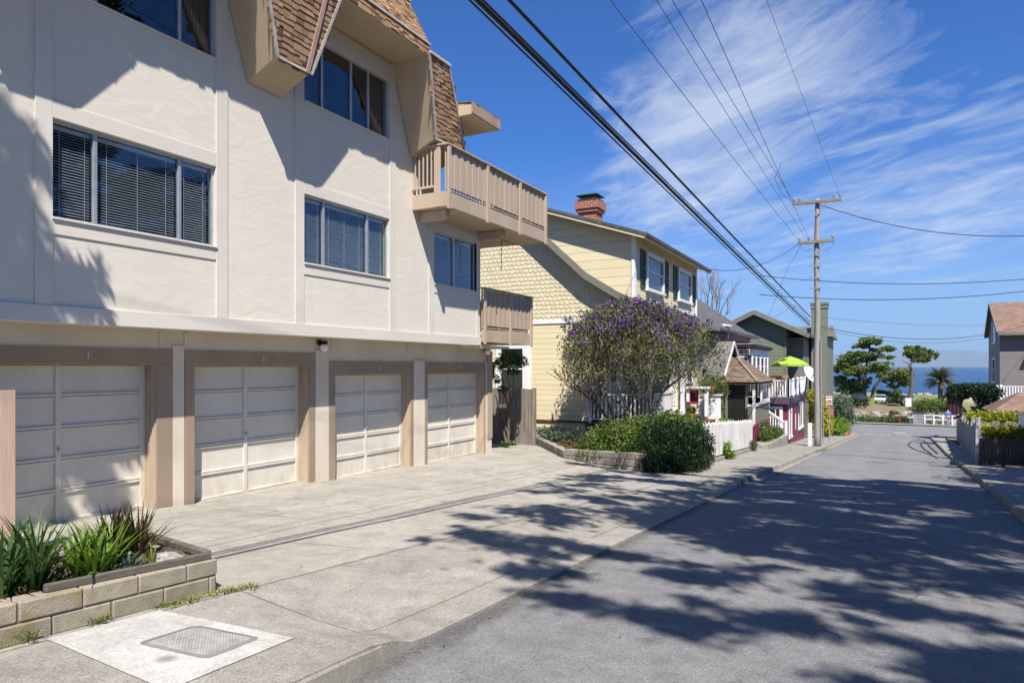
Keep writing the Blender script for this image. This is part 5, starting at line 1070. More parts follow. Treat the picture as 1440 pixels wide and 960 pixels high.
def cottages():
    zs = lambda x, y: zr(y) + .12
    picket('picket_fence', 'worn white picket fence on a low kerb beside the hedge', (-4.05, 18.6), (-4.15, 27.2), 1.0, 'whitew', lambda x, y: zs(x, y) + .12)
    R = thing('fence_kerb', (-4.0, 22, zs(-4, 22)), 'low concrete kerb under the white picket fence', 'kerb'); MB().hexa([(-3.98, 18.6, zs(0, 18.6) - .3), (-4.2, 18.6, zs(0, 18.6) - .3), (-4.3, 27.2, zs(0, 27.2) - .3), (-4.08, 27.2, zs(0, 27.2) - .3)], [(-3.98, 18.6, zs(0, 18.6) + .1), (-4.2, 18.6, zs(0, 18.6) + .1), (-4.3, 27.2, zs(0, 27.2) + .1), (-4.08, 27.2, zs(0, 27.2) + .1)]).build('kerb_stone', M['kerb'], R, bev=.02)
    x, y, z = ony(1015, 640, 21.2); shrub('fence_plant', 'yellow green leafy plant growing through the picket fence', [(-3.95, 21.2, zs(0, 21.2) + .3, .16, .14, .26), (-3.92, 21.3, zs(0, 21.2) + .12, .2, .16, .14)], 600, .075, 'lf_lime', 2, cat='plant')
    shrub('fence_plant', 'small dark green plant at the far end of the picket fence', [(-3.98, 26.3, zs(0, 26.3) + .2, .14, .14, .2)], 300, .075, 'lf_green', 3, cat='plant')
    shrub('fence_plant', 'green leaves rising behind the middle of the picket fence', [(-4.5, 23.5, zs(0, 23.5) + .95, .3, .5, .25), (-4.6, 24.6, zs(0, 24.5) + 1.0, .3, .4, .2)], 900, .08, 'lf_lime', 4, cat='plant')
    shrub('porch_vine', 'leafy vine trailing by the cottage porch and yellow steps', [ony(1000, 535, 28.0) + (.5, .4, .3), ony(985, 540, 27.5) + (.4, .4, .25), ony(1018, 548, 28.3) + (.22, .3, .5), ony(1016, 575, 28.3) + (.15, .2, .3)], 1900, .09, 'lf_olive', 5, cat='vine')
    # --- cottage entry with hip porch
    R = thing('cottage', (-5.2, 30.5, zs(-5, 30)), 'little grey cottage porch with brown shake hip roof and dark doorway', 'house')
    MB().box(-9.5, -5.62, 29.2, 29.3, -3.4, -.3).box(-5.72, -5.62, 29.3, 33, -3.4, .3).hexa([(-5.66, 28.95, -.4), (-5.66, 33.05, -.4), (-5.66, 31, .95)], [(-5.75, 28.95, -.4), (-5.75, 33.05, -.4), (-5.75, 31, .95)]).build('wall', M['greentrim'], R)
    r = MB().hexa([(-5.5, 28.85, -.46), (-9.5, 28.85, -.46), (-9.5, 31, 1.0), (-5.5, 31, 1.0)], [(-5.5, 28.85, -.36), (-9.5, 28.85, -.36), (-9.5, 31, 1.1), (-5.5, 31, 1.1)]).hexa([(-5.5, 33.15, -.46), (-9.5, 33.15, -.46), (-9.5, 31.0, 1.0), (-5.5, 31.0, 1.0)], [(-5.5, 33.15, -.36), (-9.5, 33.15, -.36), (-9.5, 31.001, 1.1), (-5.5, 31.001, 1.1)]).build('roof', M['roof_greyy'], R)
    MB().bar((-5.48, 28.83, -.42), (-5.48, 31, 1.04), .04, .13).bar((-5.48, 33.17, -.42), (-5.48, 31, 1.04), .04, .13).build('bargeboard', M['whitew'], r)
    ax, ay, az = -5.52, 31.2, .36; e = -.66; P = [(-5.9, 28.85, e), (-4.2, 28.85, e), (-4.2, 33.6, e), (-5.9, 33.6, e)]; ap = [(-5.9, 30.6, .36), (-5.3, 30.6, .36), (-5.3, 31.8, .36), (-5.9, 31.8, .36)]
    hr = MB().hexa([(a, b, c - .06) for a, b, c in P], ap).build('porch_roof', M['felt'], R); sh = MB()
    for o, q, apx, apy in ((P[0], P[1], ap[0], ap[1]), (P[1], P[2], ap[1], ap[2])):
        o, q, A, B = Vector(o), Vector(q), Vector(apx), Vector(apy); u = (q - o).normalized(); v = A - o; v = (v - u * v.dot(u)); vl = v.length; v.normalize(); n = u.cross(v)
        ul = (q - o).length; ta, tb = (A - o).dot(u), (B - o).dot(u)
        def ins(c, o=o, u=u, v=v, vl=vl, ul=ul, ta=ta, tb=tb): t = (c - o).dot(v) / vl; s = (c - o).dot(u); return ta * t - .06 < s < lerp(ul, tb, t) + .06
        s1 = shingles(o + n * .01, u, v, n, ul, vl, .2, .16, ins, .025, .015, random.Random(2), .35); i0 = len(sh.v); sh.v += s1.v; sh.f += [tuple(i0 + j for j in f) for f in s1.f]
    sh.bar(Vector(P[1]) + Vector((0, 0, .05)), Vector(ap[1]) + Vector((0, 0, .05)), .12, .04); sh.build('shakes', M['roof_brown'], hr)
    d0, d1 = ony(1023, 600, 29.15)[0], ony(1048, 600, 29.15)[0]; zt = ony(1035, 541, 29.15)[2]
    MB().box(d0, d1, 29.2, 29.24, -3.3, zt).build('door', M['black'], R); MB().box(d0 - .1, d0, 29.14, 29.25, -3.3, zt).box(d1, d1 + .1, 29.14, 29.25, -3.3, zt).box(d0 - .1, d1 + .1, 29.14, 29.25, zt, zt + .1).build('door_frame', M['greentrim'], R)
    MB().box(-4.42, -4.32, 28.98, 29.08, -3.4, e - .06).box(-4.42, -4.32, 33.2, 33.3, -3.4, e - .06).build('porch_post', M['whitew'], R)
    MB().box(-4.40, -4.34, 29.08, 33.2, -3.4, -1.62).build('porch_wall', M['greentrim'], R); MB().box(-4.44, -4.28, 29.0, 33.3, -1.62, -1.55).box(d1 + .1, -4.42, 29.0, 29.06, -1.62, -1.55).build('porch_sill', M['whitew'], R)
    MB().box(d1 + .12, -4.42, 29.0, 29.05, -3.4, -1.63).build('porch_side', M['greentrim'], R); MB().box(-4.40, -4.34, 31.0, 33.2, -1.54, e - .08).build('lattice_wall', M['white'], R)
    mb = MB()
    for k in range(4): y = 31.15 + k * .5; mb.box(-4.338, -4.32, y, y + .36, -1.4, e - .2)
    mb.build('lattice_panes', M['darkglass'], R)
    MB().box(-4.36, -4.30, 28.9, 33.3, -3.55, -2.35).build('base_boards', M['maroonp'], R)
    # --- maroon Victorian
    R = thing('victorian_house', (-7, 36, zs(-7, 36)), 'dark maroon Victorian house with white bracketed bay under grey hip roof', 'house')
    MB().box(-13, -6.4, 30.6, 40.6, -3.6, 1.62).build('wall', M['maroon'], R); MB().box(-6.5, -6.36, 30.55, 30.75, .3, 1.6).box(-6.39, -6.3, 30.7, 40.6, 1.35, 1.6).build('frieze', M['purplegrey'], R)
    r = MB().hexa([(-6, 30.1, 1.58), (-6, 41.1, 1.58), (-14, 41.1, 1.58), (-14, 30.1, 1.58)], [(-9.6, 33.6, 4.45), (-9.6, 37.6, 4.45), (-11, 37.6, 4.45), (-11, 33.6, 4.45)]).build('roof', M['roof_greyz'], R); MB().box(-6.02, -5.94, 30.06, 41.14, 1.56, 1.68).box(-14, -6.021, 30.04, 30.12, 1.56, 1.68).build('gutter', M['purplegrey'], r)
    x, y, z = ony(1018, 459, 34); MB().tube([(x, 34, z - .6), (x, 34, z)], .25, 12).lathe((x, 34, z), [(.38, 0), (.38, .06), (0, .12)], 12).build('roof_vent', M['whitew'], r)
    B = MB().box(-6.39, -5.35, 34.8, 40.4, -.75, .85).build('bay', M['purplegrey'], R)
    MB().box(-6.39, -5.1, 34.5, 40.8, .98, 1.08).hexa([(-6.39, 34.6, .86), (-5.2, 34.6, .86), (-5.2, 40.7, .86), (-6.39, 40.7, .86)], [(-6.39, 34.55, .979), (-5.12, 34.55, .979), (-5.12, 40.75, .979), (-6.39, 40.75, .979)]).build('bay_roof', M['purplegrey'], B); MB().box(-6.39, -5.08, 34.46, 40.84, 1.081, 1.10).build('bay_roof_edge', M['whitew'], B)
    mb = MB().box(-6.38, -5.33, 34.76, 34.799, .55, .85).box(-5.349, -5.30, 34.8, 40.4, .55, .85).box(-5.349, -5.29, 34.76, 34.95, -.75, .55).box(-6.38, -5.33, 34.75, 34.799, -.75, -.55)
    for y in (36.2, 37.6, 39.0, 40.25): mb.box(-5.349, -5.30, y - .09, y + .09, -.75, .55)
    mb.box(-6.38, -6.2, 34.76, 34.798, -.55, .55); mb.box(-5.349, -5.30, 34.8, 40.4, -.75, -.6); mb.build('bay_trim', M['white'], B)
    for x in (-6.15, -5.5): MB().hexa([(x, 34.6, .54), (x + .1, 34.6, .54), (x + .1, 34.755, .54), (x, 34.755, .54)], [(x, 34.3, .85), (x + .1, 34.3, .85), (x + .1, 34.755, .85), (x, 34.755, .85)]).build('bracket', M['white'], B)
    for k in range(3): MB().tube([(-6.1 + .27 * k, 34.758, .7), (-6.1 + .27 * k, 34.742, .7)], .07, 10).build('rosette', M['purplegrey'], B)
    flat_window(B, 'y', 34.8, -1, -6.0, -5.5, -.5, .5, 'white', 0, True, 'darkglass', .06, .03)
    for a in (35.1, 36.4, 37.8, 39.2): flat_window(B, 'x', -5.35, 1, a, a + 1.0, -.5, .5, 'white', 0, True, 'darkglass', .07, .03)
    # --- deck house
    R = thing('deck_house', (-4.2, 36, zs(-4, 36)), 'small maroon building with white railed roof deck at the pavement', 'building'); g = -4.6; f = -1.47
    MB().box(-9, -3.6, 33.7, 42, g, f - .14).build('wall', M['maroonp'], R); MB().box(-9, -3.48, 33.55, 42.1, f - .14, f).build('deck', M['greentrim'], R); MB().box(-9, -3.44, 33.5, 33.549, f - .26, f + .02).box(-3.479, -3.44, 33.5, 42.1, f - .26, f + .02).build('deck_edge', M['purplegrey'], R)
    rail_fence(R, (-6.4, 33.62, f), (-3.56, 33.62, f), .82, M['white'], .11, .05, .1, 3, 'deck_railing'); rail_fence(R, (-3.55, 33.62, f), (-3.55, 41.9, f), .82, M['white'], .13, .05, .1, 5, 'deck_railing')
    flat_window(R, 'y', 33.7, -1, -4.75, -3.8, -2.85, -1.85, 'white', 2, True, 'darkglass', .14, .05)
    for a, b, z0, z1 in ((34.2, 35.3, -3.35, -2.0), (38.6, 40.9, -3.3, -1.85)): flat_window(R, 'x', -3.6, 1, a, b, z0, z1, 'white', 1 if b - a > 2 else 0, False, 'darkglass', .16, .05)
    MB().box(-3.599, -3.57, 36.1, 37.4, g, -2.05).box(-3.569, -3.55, 36.5, 37.0, -3.2, -2.3).build('door', M['maroonp'], R); MB().box(-3.568, -3.545, 36.55, 36.95, -3.15, -2.35).build('door_light', M['white'], R)
    mb = MB(); a, b = Vector(ony(1073, 573, 33.3)), Vector(ony(1105.5, 596, 32.9)); mb.bar(a, b, .07, .09); rr = [a.lerp(b, k / 9) for k in range(10)]
    lo = zs(-4, 33) + .1
    for q in rr: mb.bar((q.x, q.y, max(lo, q.z - .75)), (q.x, q.y, q.z), .04, .04)
    mb.bar((b.x, b.y, lo), (b.x, b.y, b.z + .15), .11, .11); a2, b2 = Vector(ony(1074, 600, 32.6)), Vector(ony(1104, 606, 32.4)); mb.build('stair_railing', M['white'], R)
    # patio things
    x, y, z = ony(1111, 502, 36); z0 = f
    U = thing('parasol', (x, y, z0), 'lime green parasol open above the white railed deck', 'umbrella'); MB().tube([(x, y, z0), (x, y, z + .1)], .024, 8).build('pole', M['black'], U)
    mb = MB(); k = 8; R_ = .86; zt = z + .05; ring = [(x + R_ * math.cos(2 * math.pi * j / k), y + R_ * math.sin(2 * math.pi * j / k + 0), zt - .40) for j in range(k)]
    for j in range(k):
        a, b = Vector(ring[j]), Vector(ring[(j + 1) % k]); t = Vector((x, y, zt)); ma, mb2 = t.lerp(a, .5) + Vector((0, 0, .05)), t.lerp(b, .5) + Vector((0, 0, .05))
        mb.quad(t, ma, mb2); mb.quad(ma, a, b, mb2); mb.quad(a, a - Vector((0, 0, .1)), b - Vector((0, 0, .1)), b)
    mb.build('canopy', M['lime'], U); mb = MB()
    for p in ring: mb.bar((x, y, zt - .5), (p[0], p[1], p[2] - .02), .015, .015)
    mb.build('ribs', M['black'], U); MB().lathe((x, y, z0), [(.28, 0), (.28, .05), (.05, .09), (0, .09)], 14).build('base', M['black'], U)
    for i, (px, Y, lab) in enumerate(((1090, 35.0, 'tan wicker patio chair on the deck left of the parasol pole'), (1100, 37.2, 'tan wicker patio chair on the deck behind the parasol pole'))):
        x, y, z = ony(px, 560, Y); r = thing('patio_chair', (x, y, f), lab, 'chair', 'wicker chairs on the deck'); MB().box(x - .28, x + .28, y - .28, y + .28, f + .38, f + .46).build('seat', M['wicker'], r); MB().box(x - .28, x + .28, y + .22, y + .28, f + .461, f + 1.02).build('backrest', M['wicker'], r)
        for s in (-1, 1): MB().box(x + s * .28, x + s * .33, y - .28, y + .28, f + .3, f + .68).build('armrest', M['wicker'], r)
        for s in (-1, 1):
            for t in (-1, 1): MB().box(x + s * .24 - .03, x + s * .24 + .03, y + t * .24 - .03, y + t * .24 + .03, f, f + .379).build('leg', M['wicker'], r)
    x, y, z = ony(1097, 553, 36.2); r = thing('patio_planter', (x, y, f), 'leafy pot plant on the deck between the wicker chairs', 'plant pot'); MB().lathe((x, y, f), [(0, 0), (.16, 0), (.2, .4), (.17, .4), (0, .36)], 12).build('pot', M['terracotta'], r); foliage('plant', [(x, y, f + .65, .25, .25, .3), (x - .3, y, f + .75, .2, .2, .25)], 600, .09, M['lf_olive'], r, 3)
    x, y, z = ony(1138, 527, 38); r = thing('satellite_dish', (x, y, f + .2), 'pale grey satellite dish on a bracket beside the deck railing', 'satellite dish'); n = Vector((.75, -.45, .5)).normalized(); a = n.cross(Vector((0, 0, 1))).normalized(); b = a.cross(n); mb = MB(); rings = []
    for rr_, dd in ((.02, 0), (.2, .02), (.36, .07), (.46, .12)): rings.append([tuple(Vector((x, y, z)) + a * rr_ * math.cos(t) + b * rr_ * 1.1 * math.sin(t) + n * dd) for t in np.linspace(0, 2 * math.pi, 18, endpoint=False)])
    mb.v = sum(rings, [])
    for q in range(3):
        for j in range(18): mb.f.append((q * 18 + j, q * 18 + (j + 1) % 18, (q + 1) * 18 + (j + 1) % 18, (q + 1) * 18 + j))
    mb.build('reflector', M['whitew'], r, smooth=True); MB().bar((x - .1, y, z), (x - .25, y, f - .4), .06, .06).bar((x, y, z - .3), Vector((x, y, z)) + n * .45, .03, .03).build('bracket', M['black'], r)
    # planter before the deck house
    R = thing('street_planter', (-3.95, 29.5, zs(-4, 29)), 'concrete edged bed of green shrubs before the maroon stairs', 'planter'); c = [(-4.25, 27.6), (-3.72, 28.2), (-3.45, 32.4), (-4.3, 33.2)]
    MB().hexa([(x, y, zs(x, y) - .2) for x, y in c], [(x, y, zs(x, 30) + .32) for x, y in c]).build('kerb_stone', M['kerb'], R, bev=.03); zt = zs(0, 30) + .34
    shrub('street_shrub', 'green shrub with pink tinge in the concrete edged bed', [(-3.95, 29.3, zt + .2, .3, .6, .28), (-3.85, 30.6, zt + .2, .3, .6, .3), (-3.8, 31.7, zt + .15, .25, .5, .25), (-4.1, 30, zt + .4, .25, .5, .3)], 3600, .09, 'lf_shrub', 12, extra=(250, .05, 'lf_purple'))
    MB_ = picket('board_fence', 'short dull maroon board fence between cottage and planter', (-4.28, 29.2), (-4.28, 33), .9, 'maroonp', zs, .15, .12, False)
    # --- green house
    R = thing('green_house', (-4.5, 48, zs(-4.5, 48)), 'dark green gabled house with tall square chimney by the corner', 'house'); Y0 = 44.
    pk = ony(1061, 437, Y0 - .3); ev = ony(1139, 470, Y0 - .3); el = (2 * pk[0] - ev[0], ev[2]); zg = -6.0; xr = ony(1105, 500, Y0)[0]
    MB().hexa([(el[0] + .5, Y0, zg), (xr, Y0, zg), (xr, Y0, lerp(pk[2], ev[2], (xr - pk[0]) / (ev[0] - pk[0])) - .25), (pk[0], Y0, pk[2] - .22), (el[0] + .5, Y0, lerp(el[1], pk[2], .5 / (pk[0] - el[0])) - .25)],
              [(el[0] + .5, 57, zg), (xr, 57, zg), (xr, 57, lerp(pk[2], ev[2], (xr - pk[0]) / (ev[0] - pk[0])) - .25), (pk[0], 57, pk[2] - .22), (el[0] + .5, 57, lerp(el[1], pk[2], .5 / (pk[0] - el[0])) - .25)]).build('wall', M['green'], R)
    r = MB().hexa([(pk[0], Y0 - .5, pk[2] - .15), (ev[0], Y0 - .5, ev[2] - .15), (ev[0], 57.5, ev[2] - .15), (pk[0], 57.5, pk[2] - .15)], [(pk[0], Y0 - .5, pk[2]), (ev[0], Y0 - .5, ev[2]), (ev[0], 57.5, ev[2]), (pk[0], 57.5, pk[2])]).hexa([(pk[0] - .002, Y0 - .5, pk[2] - .15), (el[0], Y0 - .5, el[1] - .15), (el[0], 57.5, el[1] - .15), (pk[0] - .002, 57.5, pk[2] - .15)], [(pk[0] - .002, Y0 - .5, pk[2]), (el[0], Y0 - .5, el[1]), (el[0], 57.5, el[1]), (pk[0] - .002, 57.5, pk[2])]).build('roof', M['roof_grey'], R)
    MB().bar((pk[0], Y0 - .53, pk[2] - .1), (ev[0], Y0 - .53, ev[2] - .1), .05, .26).bar((pk[0], Y0 - .535, pk[2] - .1), (el[0], Y0 - .535, el[1] - .1), .05, .26).build('bargeboard', M['greentrim'], r)
    MB().box(xr - .08, xr + .02, Y0 - .03, Y0 + .1, zg, ev[2] + .3).build('corner_board', M['greentrim'], R)
    xm = ony(1130, 500, 45.5)[0]; MB().box(xr - .3, xm, 45.5, 57, zg, ev[2] - .1).build('side_wing', M['greentrim'], R)
    MB().box(xm - 1.5, -2.9, 50, 57, zg, 2.0).build('end_wing', M['green'], R); MB().box(-3.28, -2.86, 49.97, 57.05, zg, 1.95).build('end_pilaster', M['greentrim'], R)
    zr_ = 515 - 470; r2 = MB().hexa([(xm - 1.6, 49.6, 1.98), (-2.55, 49.6, 1.98), (-2.55, 57.4, 1.98), (xm - 1.6, 57.4, 1.98)], [(xm - 1.6, 49.7, 2.55), (-2.7, 49.7, 2.55), (-2.9, 57.2, 3.1), (xm - 1.6, 57.2, 3.1)]).build('end_roof', M['greentrim'], R)
    a, b = ony(1141, 430, 49.5), ony(1163, 430, 49.5); zc = a[2] + .15; C = MB().box(a[0], b[0], 49.3, 50.4, zg, zc).build('chimney', M['green'], R); MB().box(a[0] - .04, b[0] + .04, 49.26, 50.44, zc - .35, zc - .12).box(a[0] - .07, b[0] + .07, 49.23, 50.47, zc - .11, zc + .05).build('chimney_cap', M['greentrim'], C)
    MB().box(b[0] - .05, b[0] + .4, 49.2, 49.29, zg, -2.8).build('brick_foot', M['brick'], C); MB().box(-3.2, -2.82, 49.93, 49.965, zg, -2.9).build('brick_base', M['brick'], R)
    flat_window(R, 'x', xr, 1, 44.5, 45.4, -.9, .7, 'greentrim', 0, True, 'darkglass', .1, .05)
    # bare tree behind
    x, y, z = ony(1000, 440, 46); T = thing('bare_tree', (x, y, zr(46)), 'leafless tree showing above the roofs behind the dormer', 'tree'); mb = MB(); rng = random.Random(14); limb(mb, (x, y, zr(46)), (x, y, 2.2), .2, .12, rng)
    for k in range(6): a = k * 1.05; branchy(mb, (x, y, 2.0 + .1 * k), (math.cos(a) * .5, math.sin(a) * .5, 1), 1.5, .05, 4, rng, .38, .2, 3)
    mb.build('trunk', M['barkpale'], T)
# ================================================================ POLE, WIRES, SIGNS
def utility():
    x, y = -2.3, 32.9; g = zr(y) + .1; pt = lambda px, py: Vector(ony(px, py, y))
    R = thing('utility_pole', (x, y, g), 'tall weathered wooden utility pole with two crossarms on the left kerb', 'utility pole'); top = pt(1149, 280).z
    n = 16; MB().tube([(x + .02 * math.sin(k * .9), y, lerp(g - .2, top, k / n)) for k in range(n + 1)], [lerp(.145, .095, k / n) for k in range(n + 1)], 14).build('pole', M['pole'], R, smooth=True)
    arms = []
    for (a, b) in (((1115, 288), (1184, 281.5)), ((1122.5, 343), (1174, 338.5))):
        p, q = pt(*a), pt(*b); p.y = q.y = y - .17; A = MB().bar(p, q, .11, .13).build('crossarm', M['crossarm'], R, bev=.008); arms.append((p, q))
        for s in (.3, .7): m = p.lerp(q, s); MB().bar(m + Vector((0, -.02, -.05)), (x, y - .14, m.z - .62), .03, .03).build('brace', M['galv'], R)
        for s in (.03, .15, .85, .97) if a[1] < 300 else (.06, .3, .95): m = p.lerp(q, s); MB().lathe((m.x, m.y, m.z + .065), [(.02, 0), (.02, .06), (.055, .07), (.06, .1), (.035, .13), (.05, .15), (.03, .19), (0, .2)], 10).build('insulator', M['ins'], A)
    MB().tube([(x + .17, y - .1, g), (x + .165, y - .1, 1.2)], .03, 8).build('conduit', M['galv'], R); MB().box(x - .36, x - .2, y - .12, y + .06, g, -.95 - 1.55).build('cable_guard', M['whitew'], R)
    for zz in (pt(0, 440).z, pt(0, 447).z, pt(0, 455).z, pt(0, 462).z): MB().bar((x - .3, y - .1, zz), (x + .22, y - .1, zz), .06, .06).build('cable_bracket', M['galv'], R)
    P = lambda px, py: pt(px, py)
    def wire(label, pts, rad, mat='wire', group='overhead cables', sag=.0, n=28):
        pts = [Vector(p) for p in pts]; out = []
        for a, b in zip(pts, pts[1:]):
            for k in range(n + (1 if b is pts[-1] else 0)): t = k / n; q = a.lerp(b, t); q.z -= sag * 4 * t * (1 - t); out.append(q)
        mb = MB().tube(out, rad, 6, cap=True); tag(mb.build('overhead_cable', M[mat], smooth=True), label, 'cable', group)
    def street_line(pe, pxq, slope=.05, k=1.1):
        r = ray(pxq, 0); t = (pe.z + slope * y) / (r[2] + slope * r[1]); q = Vector((r[0] * t, r[1] * t, r[2] * t)); return [pe, q, q + (q - pe) * k]
    def run(lab, pe, pxq, rad, mat='wire', sag=.12):
        L3 = street_line(pe, pxq); wire(lab, [L3[0], L3[1]], rad, mat, sag=sag); d = L3[2]
        wire_pts = [L3[1], d]; bpy.data.objects[len(bpy.data.objects) - 1]  # keep order
        return L3
    def run2(lab, pe, pxq, rad, mat='wire', sag=.1, group='overhead cables'):
        L3 = street_line(pe, pxq); a, c = L3[0], L3[2]; out = []
        for k in range(61): t = k / 60; q = a.lerp(c, t); q.z -= sag * 4 * t * (1 - t) * (1 - 0) - sag * 4 * (1 / 2.1) * (1 - 1 / 2.1) * 0; out.append(q)
        # lift so the line still passes through the measured point
        t0 = 1 / 2.1; lift = sag * 4 * t0 * (1 - t0)
        for k, q in enumerate(out): t = k / 60; q.z += lift * min(1, t / t0) if t < t0 else lift
        tag(MB().tube(out, rad, 6).build('overhead_cable', M[mat], smooth=True), label=lab, cat='cable', group=group)
    run2('thin lowest cable of the bundle above the balcony', P(1137, 459), 660, .010); run2('thickest black cable of the street bundle', P(1139, 457), 671.5, .024); run2('thin cable just right of the lowest street cable', P(1138, 455), 667, .008); run2('second thin cable hugging the thickest street cable', P(1139, 453), 679, .010)
    run2('single heavy black cable above the street bundle', P(1140, 446), 716, .019)
    thin = 'thin grey power wires to the crossarms'
    run2('thin wire with a splice reaching the lower crossarm left end', arms[1][0] + Vector((.05, 0, .1)), 858, .007, 'wirethin', .15, thin)
    run2('thin wire left of the pair crossing to the lower crossarm', arms[1][0].lerp(arms[1][1], .25) + Vector((0, 0, .12)), 923, .006, 'wirethin', .2, thin); run2('thin wire of the pair ending at the upper crossarm left tip', arms[0][0] + Vector((.05, 0, .12)), 945, .008, 'wirethin', .25, thin)
    run2('thin wire passing beside the pole top to the lower arm', arms[1][0].lerp(arms[1][1], .32) + Vector((0, 0, .12)), 986, .007, 'wirethin', .2, thin); run2('faint thin wire to the upper crossarm right tip', arms[0][1] + Vector((-.06, 0, .12)), 1078, .005, 'wirethin', .15, thin)
    ct = 'cables crossing the street'
    wire('dark cable sagging right from the pole top', [P(1153, 288), Vector(ony(1480, 329, 36))], .016, group=ct, sag=.55)
    wire('upper level cable crossing the sky at mid height', [ony(1066, 387, 24), ony(1560, 379, 27)], .011, group=ct, sag=.36); wire('lower level cable crossing the sky at mid height', [ony(1068, 414, 22), ony(1560, 392, 27)], .011, group=ct, sag=.36)
    wire('thin service cable from the pole to the grey house roof', [P(1152, 446), Vector(ony(1391, 457, 53))], .008, 'wirethin', ct, .15); wire('sagging service cable from the pole past the grey house', [P(1153, 459), Vector(ony(1470, 448, 50))], .013, 'wire', ct, .85); wire('thin second service cable sagging beside the heavier one', [P(1153, 462), Vector(ony(1475, 448, 51))], .007, 'wirethin', ct, 1.0)
    lt = 'drop wires on the left of the pole'
    wire('drop wire from lower crossarm sagging to the dormer house', [arms[1][0] + Vector((0, 0, -.05)), Vector(ony(993, 378, 28))], .011, 'wire', lt, .45); wire('drop wire slanting down to the green house roof', [arms[1][0] + Vector((.1, 0, -.1)), Vector(ony(1110, 370, 34)), Vector(ony(1079, 447, 44))], .008, 'wirethin', lt, .1)
    wire('looped jumper wire hanging left of the upper crossarm', [arms[0][0] + Vector((.1, 0, .1)), P(1100, 274) , P(1089, 250), P(1099, 229)], .008, 'wire', lt, .03, 8)
    wire('short tie cables between the bundle and heavy cable', [P(1113, 437), P(1118, 428), P(1128, 436), P(1139, 452)], .009, 'wire', lt, .05, 8); wire('slack loop of cable beside the pole brackets', [P(1112, 428), P(1100, 440), P(1082, 446)], .006, 'wirethin', lt, .06, 8); wire('small jumper under the lower crossarm', [P(1126, 344), P(1130, 352), P(1140, 349), P(1148, 352)], .007, 'wire', lt, .04, 6); wire('small bonding wire on the right of the lower crossarm', [P(1173, 341), P(1168, 348), P(1156, 352)], .007, 'wirethin', lt, .04, 6)
    # parking sign and thin stake
    sx, sy = -2.12, 38.5; g = zr(sy) + .1; S = thing('parking_sign', (sx, sy, g), 'small white and red parking sign on a thin steel post', 'sign'); MB().tube([(sx, sy, g), (sx, sy, g + 2.45)], .025, 8).build('post', M['galv'], S)
    a = ony(1162, 600, sy); q = MB().box(sx - .14, sx + .14, sy - .035, sy - .028, g + 1.95, g + 2.36).build('plate', M['white'], S); MB().box(sx - .12, sx + .12, sy - .040, sy - .036, g + 2.26, g + 2.31).box(sx - .12, sx + .12, sy - .040, sy - .036, g + 2.0, g + 2.04).box(sx - .1, sx + .1, sy - .040, sy - .036, g + 2.1, g + 2.16).build('red_print', M['signred'], q)
    sx, sy = -2.25, 36.2; g = zr(sy) + .1; MB_ = MB().tube([(sx, sy, g), (sx - .02, sy, ony(0, 545, sy)[2] + (0))], .022, 8); 
    e = MB().tube([(sx, sy, g), (sx - .03, sy, g + 2.75)], .02, 8); S = thing('steel_post', (sx, sy, g), 'thin bare galvanised post between the pole and the sign', 'post'); e.build('post', M['galv'], S); MB().lathe((sx - .03, sy, g + 2.75), [(.03, 0), (.03, .03), (0, .04)], 8).build('cap', M['galv'], S)
    zs = lambda q: zr(q) + .12
    shrub('flowering_shrub', 'tall yellow flowering shrub behind the utility pole', [(-2.95, 44, zs(44) + 1.4, .55, .7, 1.0), (-2.8, 46, zs(46) + .8, .5, .8, .8), (-3.1, 43, zs(43) + 2.3, .45, .6, .5)], 3200, .16, 'lf_yellow', 31, extra=(1100, .14, 'lf_gold'))
    shrub('corner_shrub', 'bright green leafy shrub at the foot of the corner wall', [(-2.35, 50, zs(50) + .6, .65, 1.2, .7), (-2.1, 52, zs(52) + .5, .6, 1, .6)], 2600, .15, 'lf_lime', 32)
    R = thing('corner_planter', (-1.9, 53, zs(53)), 'low brick planter at the pavement corner by the green house', 'planter'); MB().box(-3, -1.65, 50.5, 56, zs(53) - .6, zs(53) + .3).build('brick_wall', M['brick'], R)
    c = ony(1184, 572, 72); shrub('corner_bush', 'grey green rounded bush at the end of the street', [(c[0], 72, c[2], 1.0, 1.0, 1.4), (c[0] - .6, 72.5, c[2] - .3, .8, .9, 1.4), (c[0] + .6, 72, c[2] - .9, .7, .8, .9)], 3200, .2, 'lf_grey', 33); c = ony(1181, 596, 70); shrub('corner_bush', 'dark low bush under the grey green bush', [(c[0], 70, c[2] + .1, .8, .8, .8)], 1200, .18, 'lf_dark', 34)
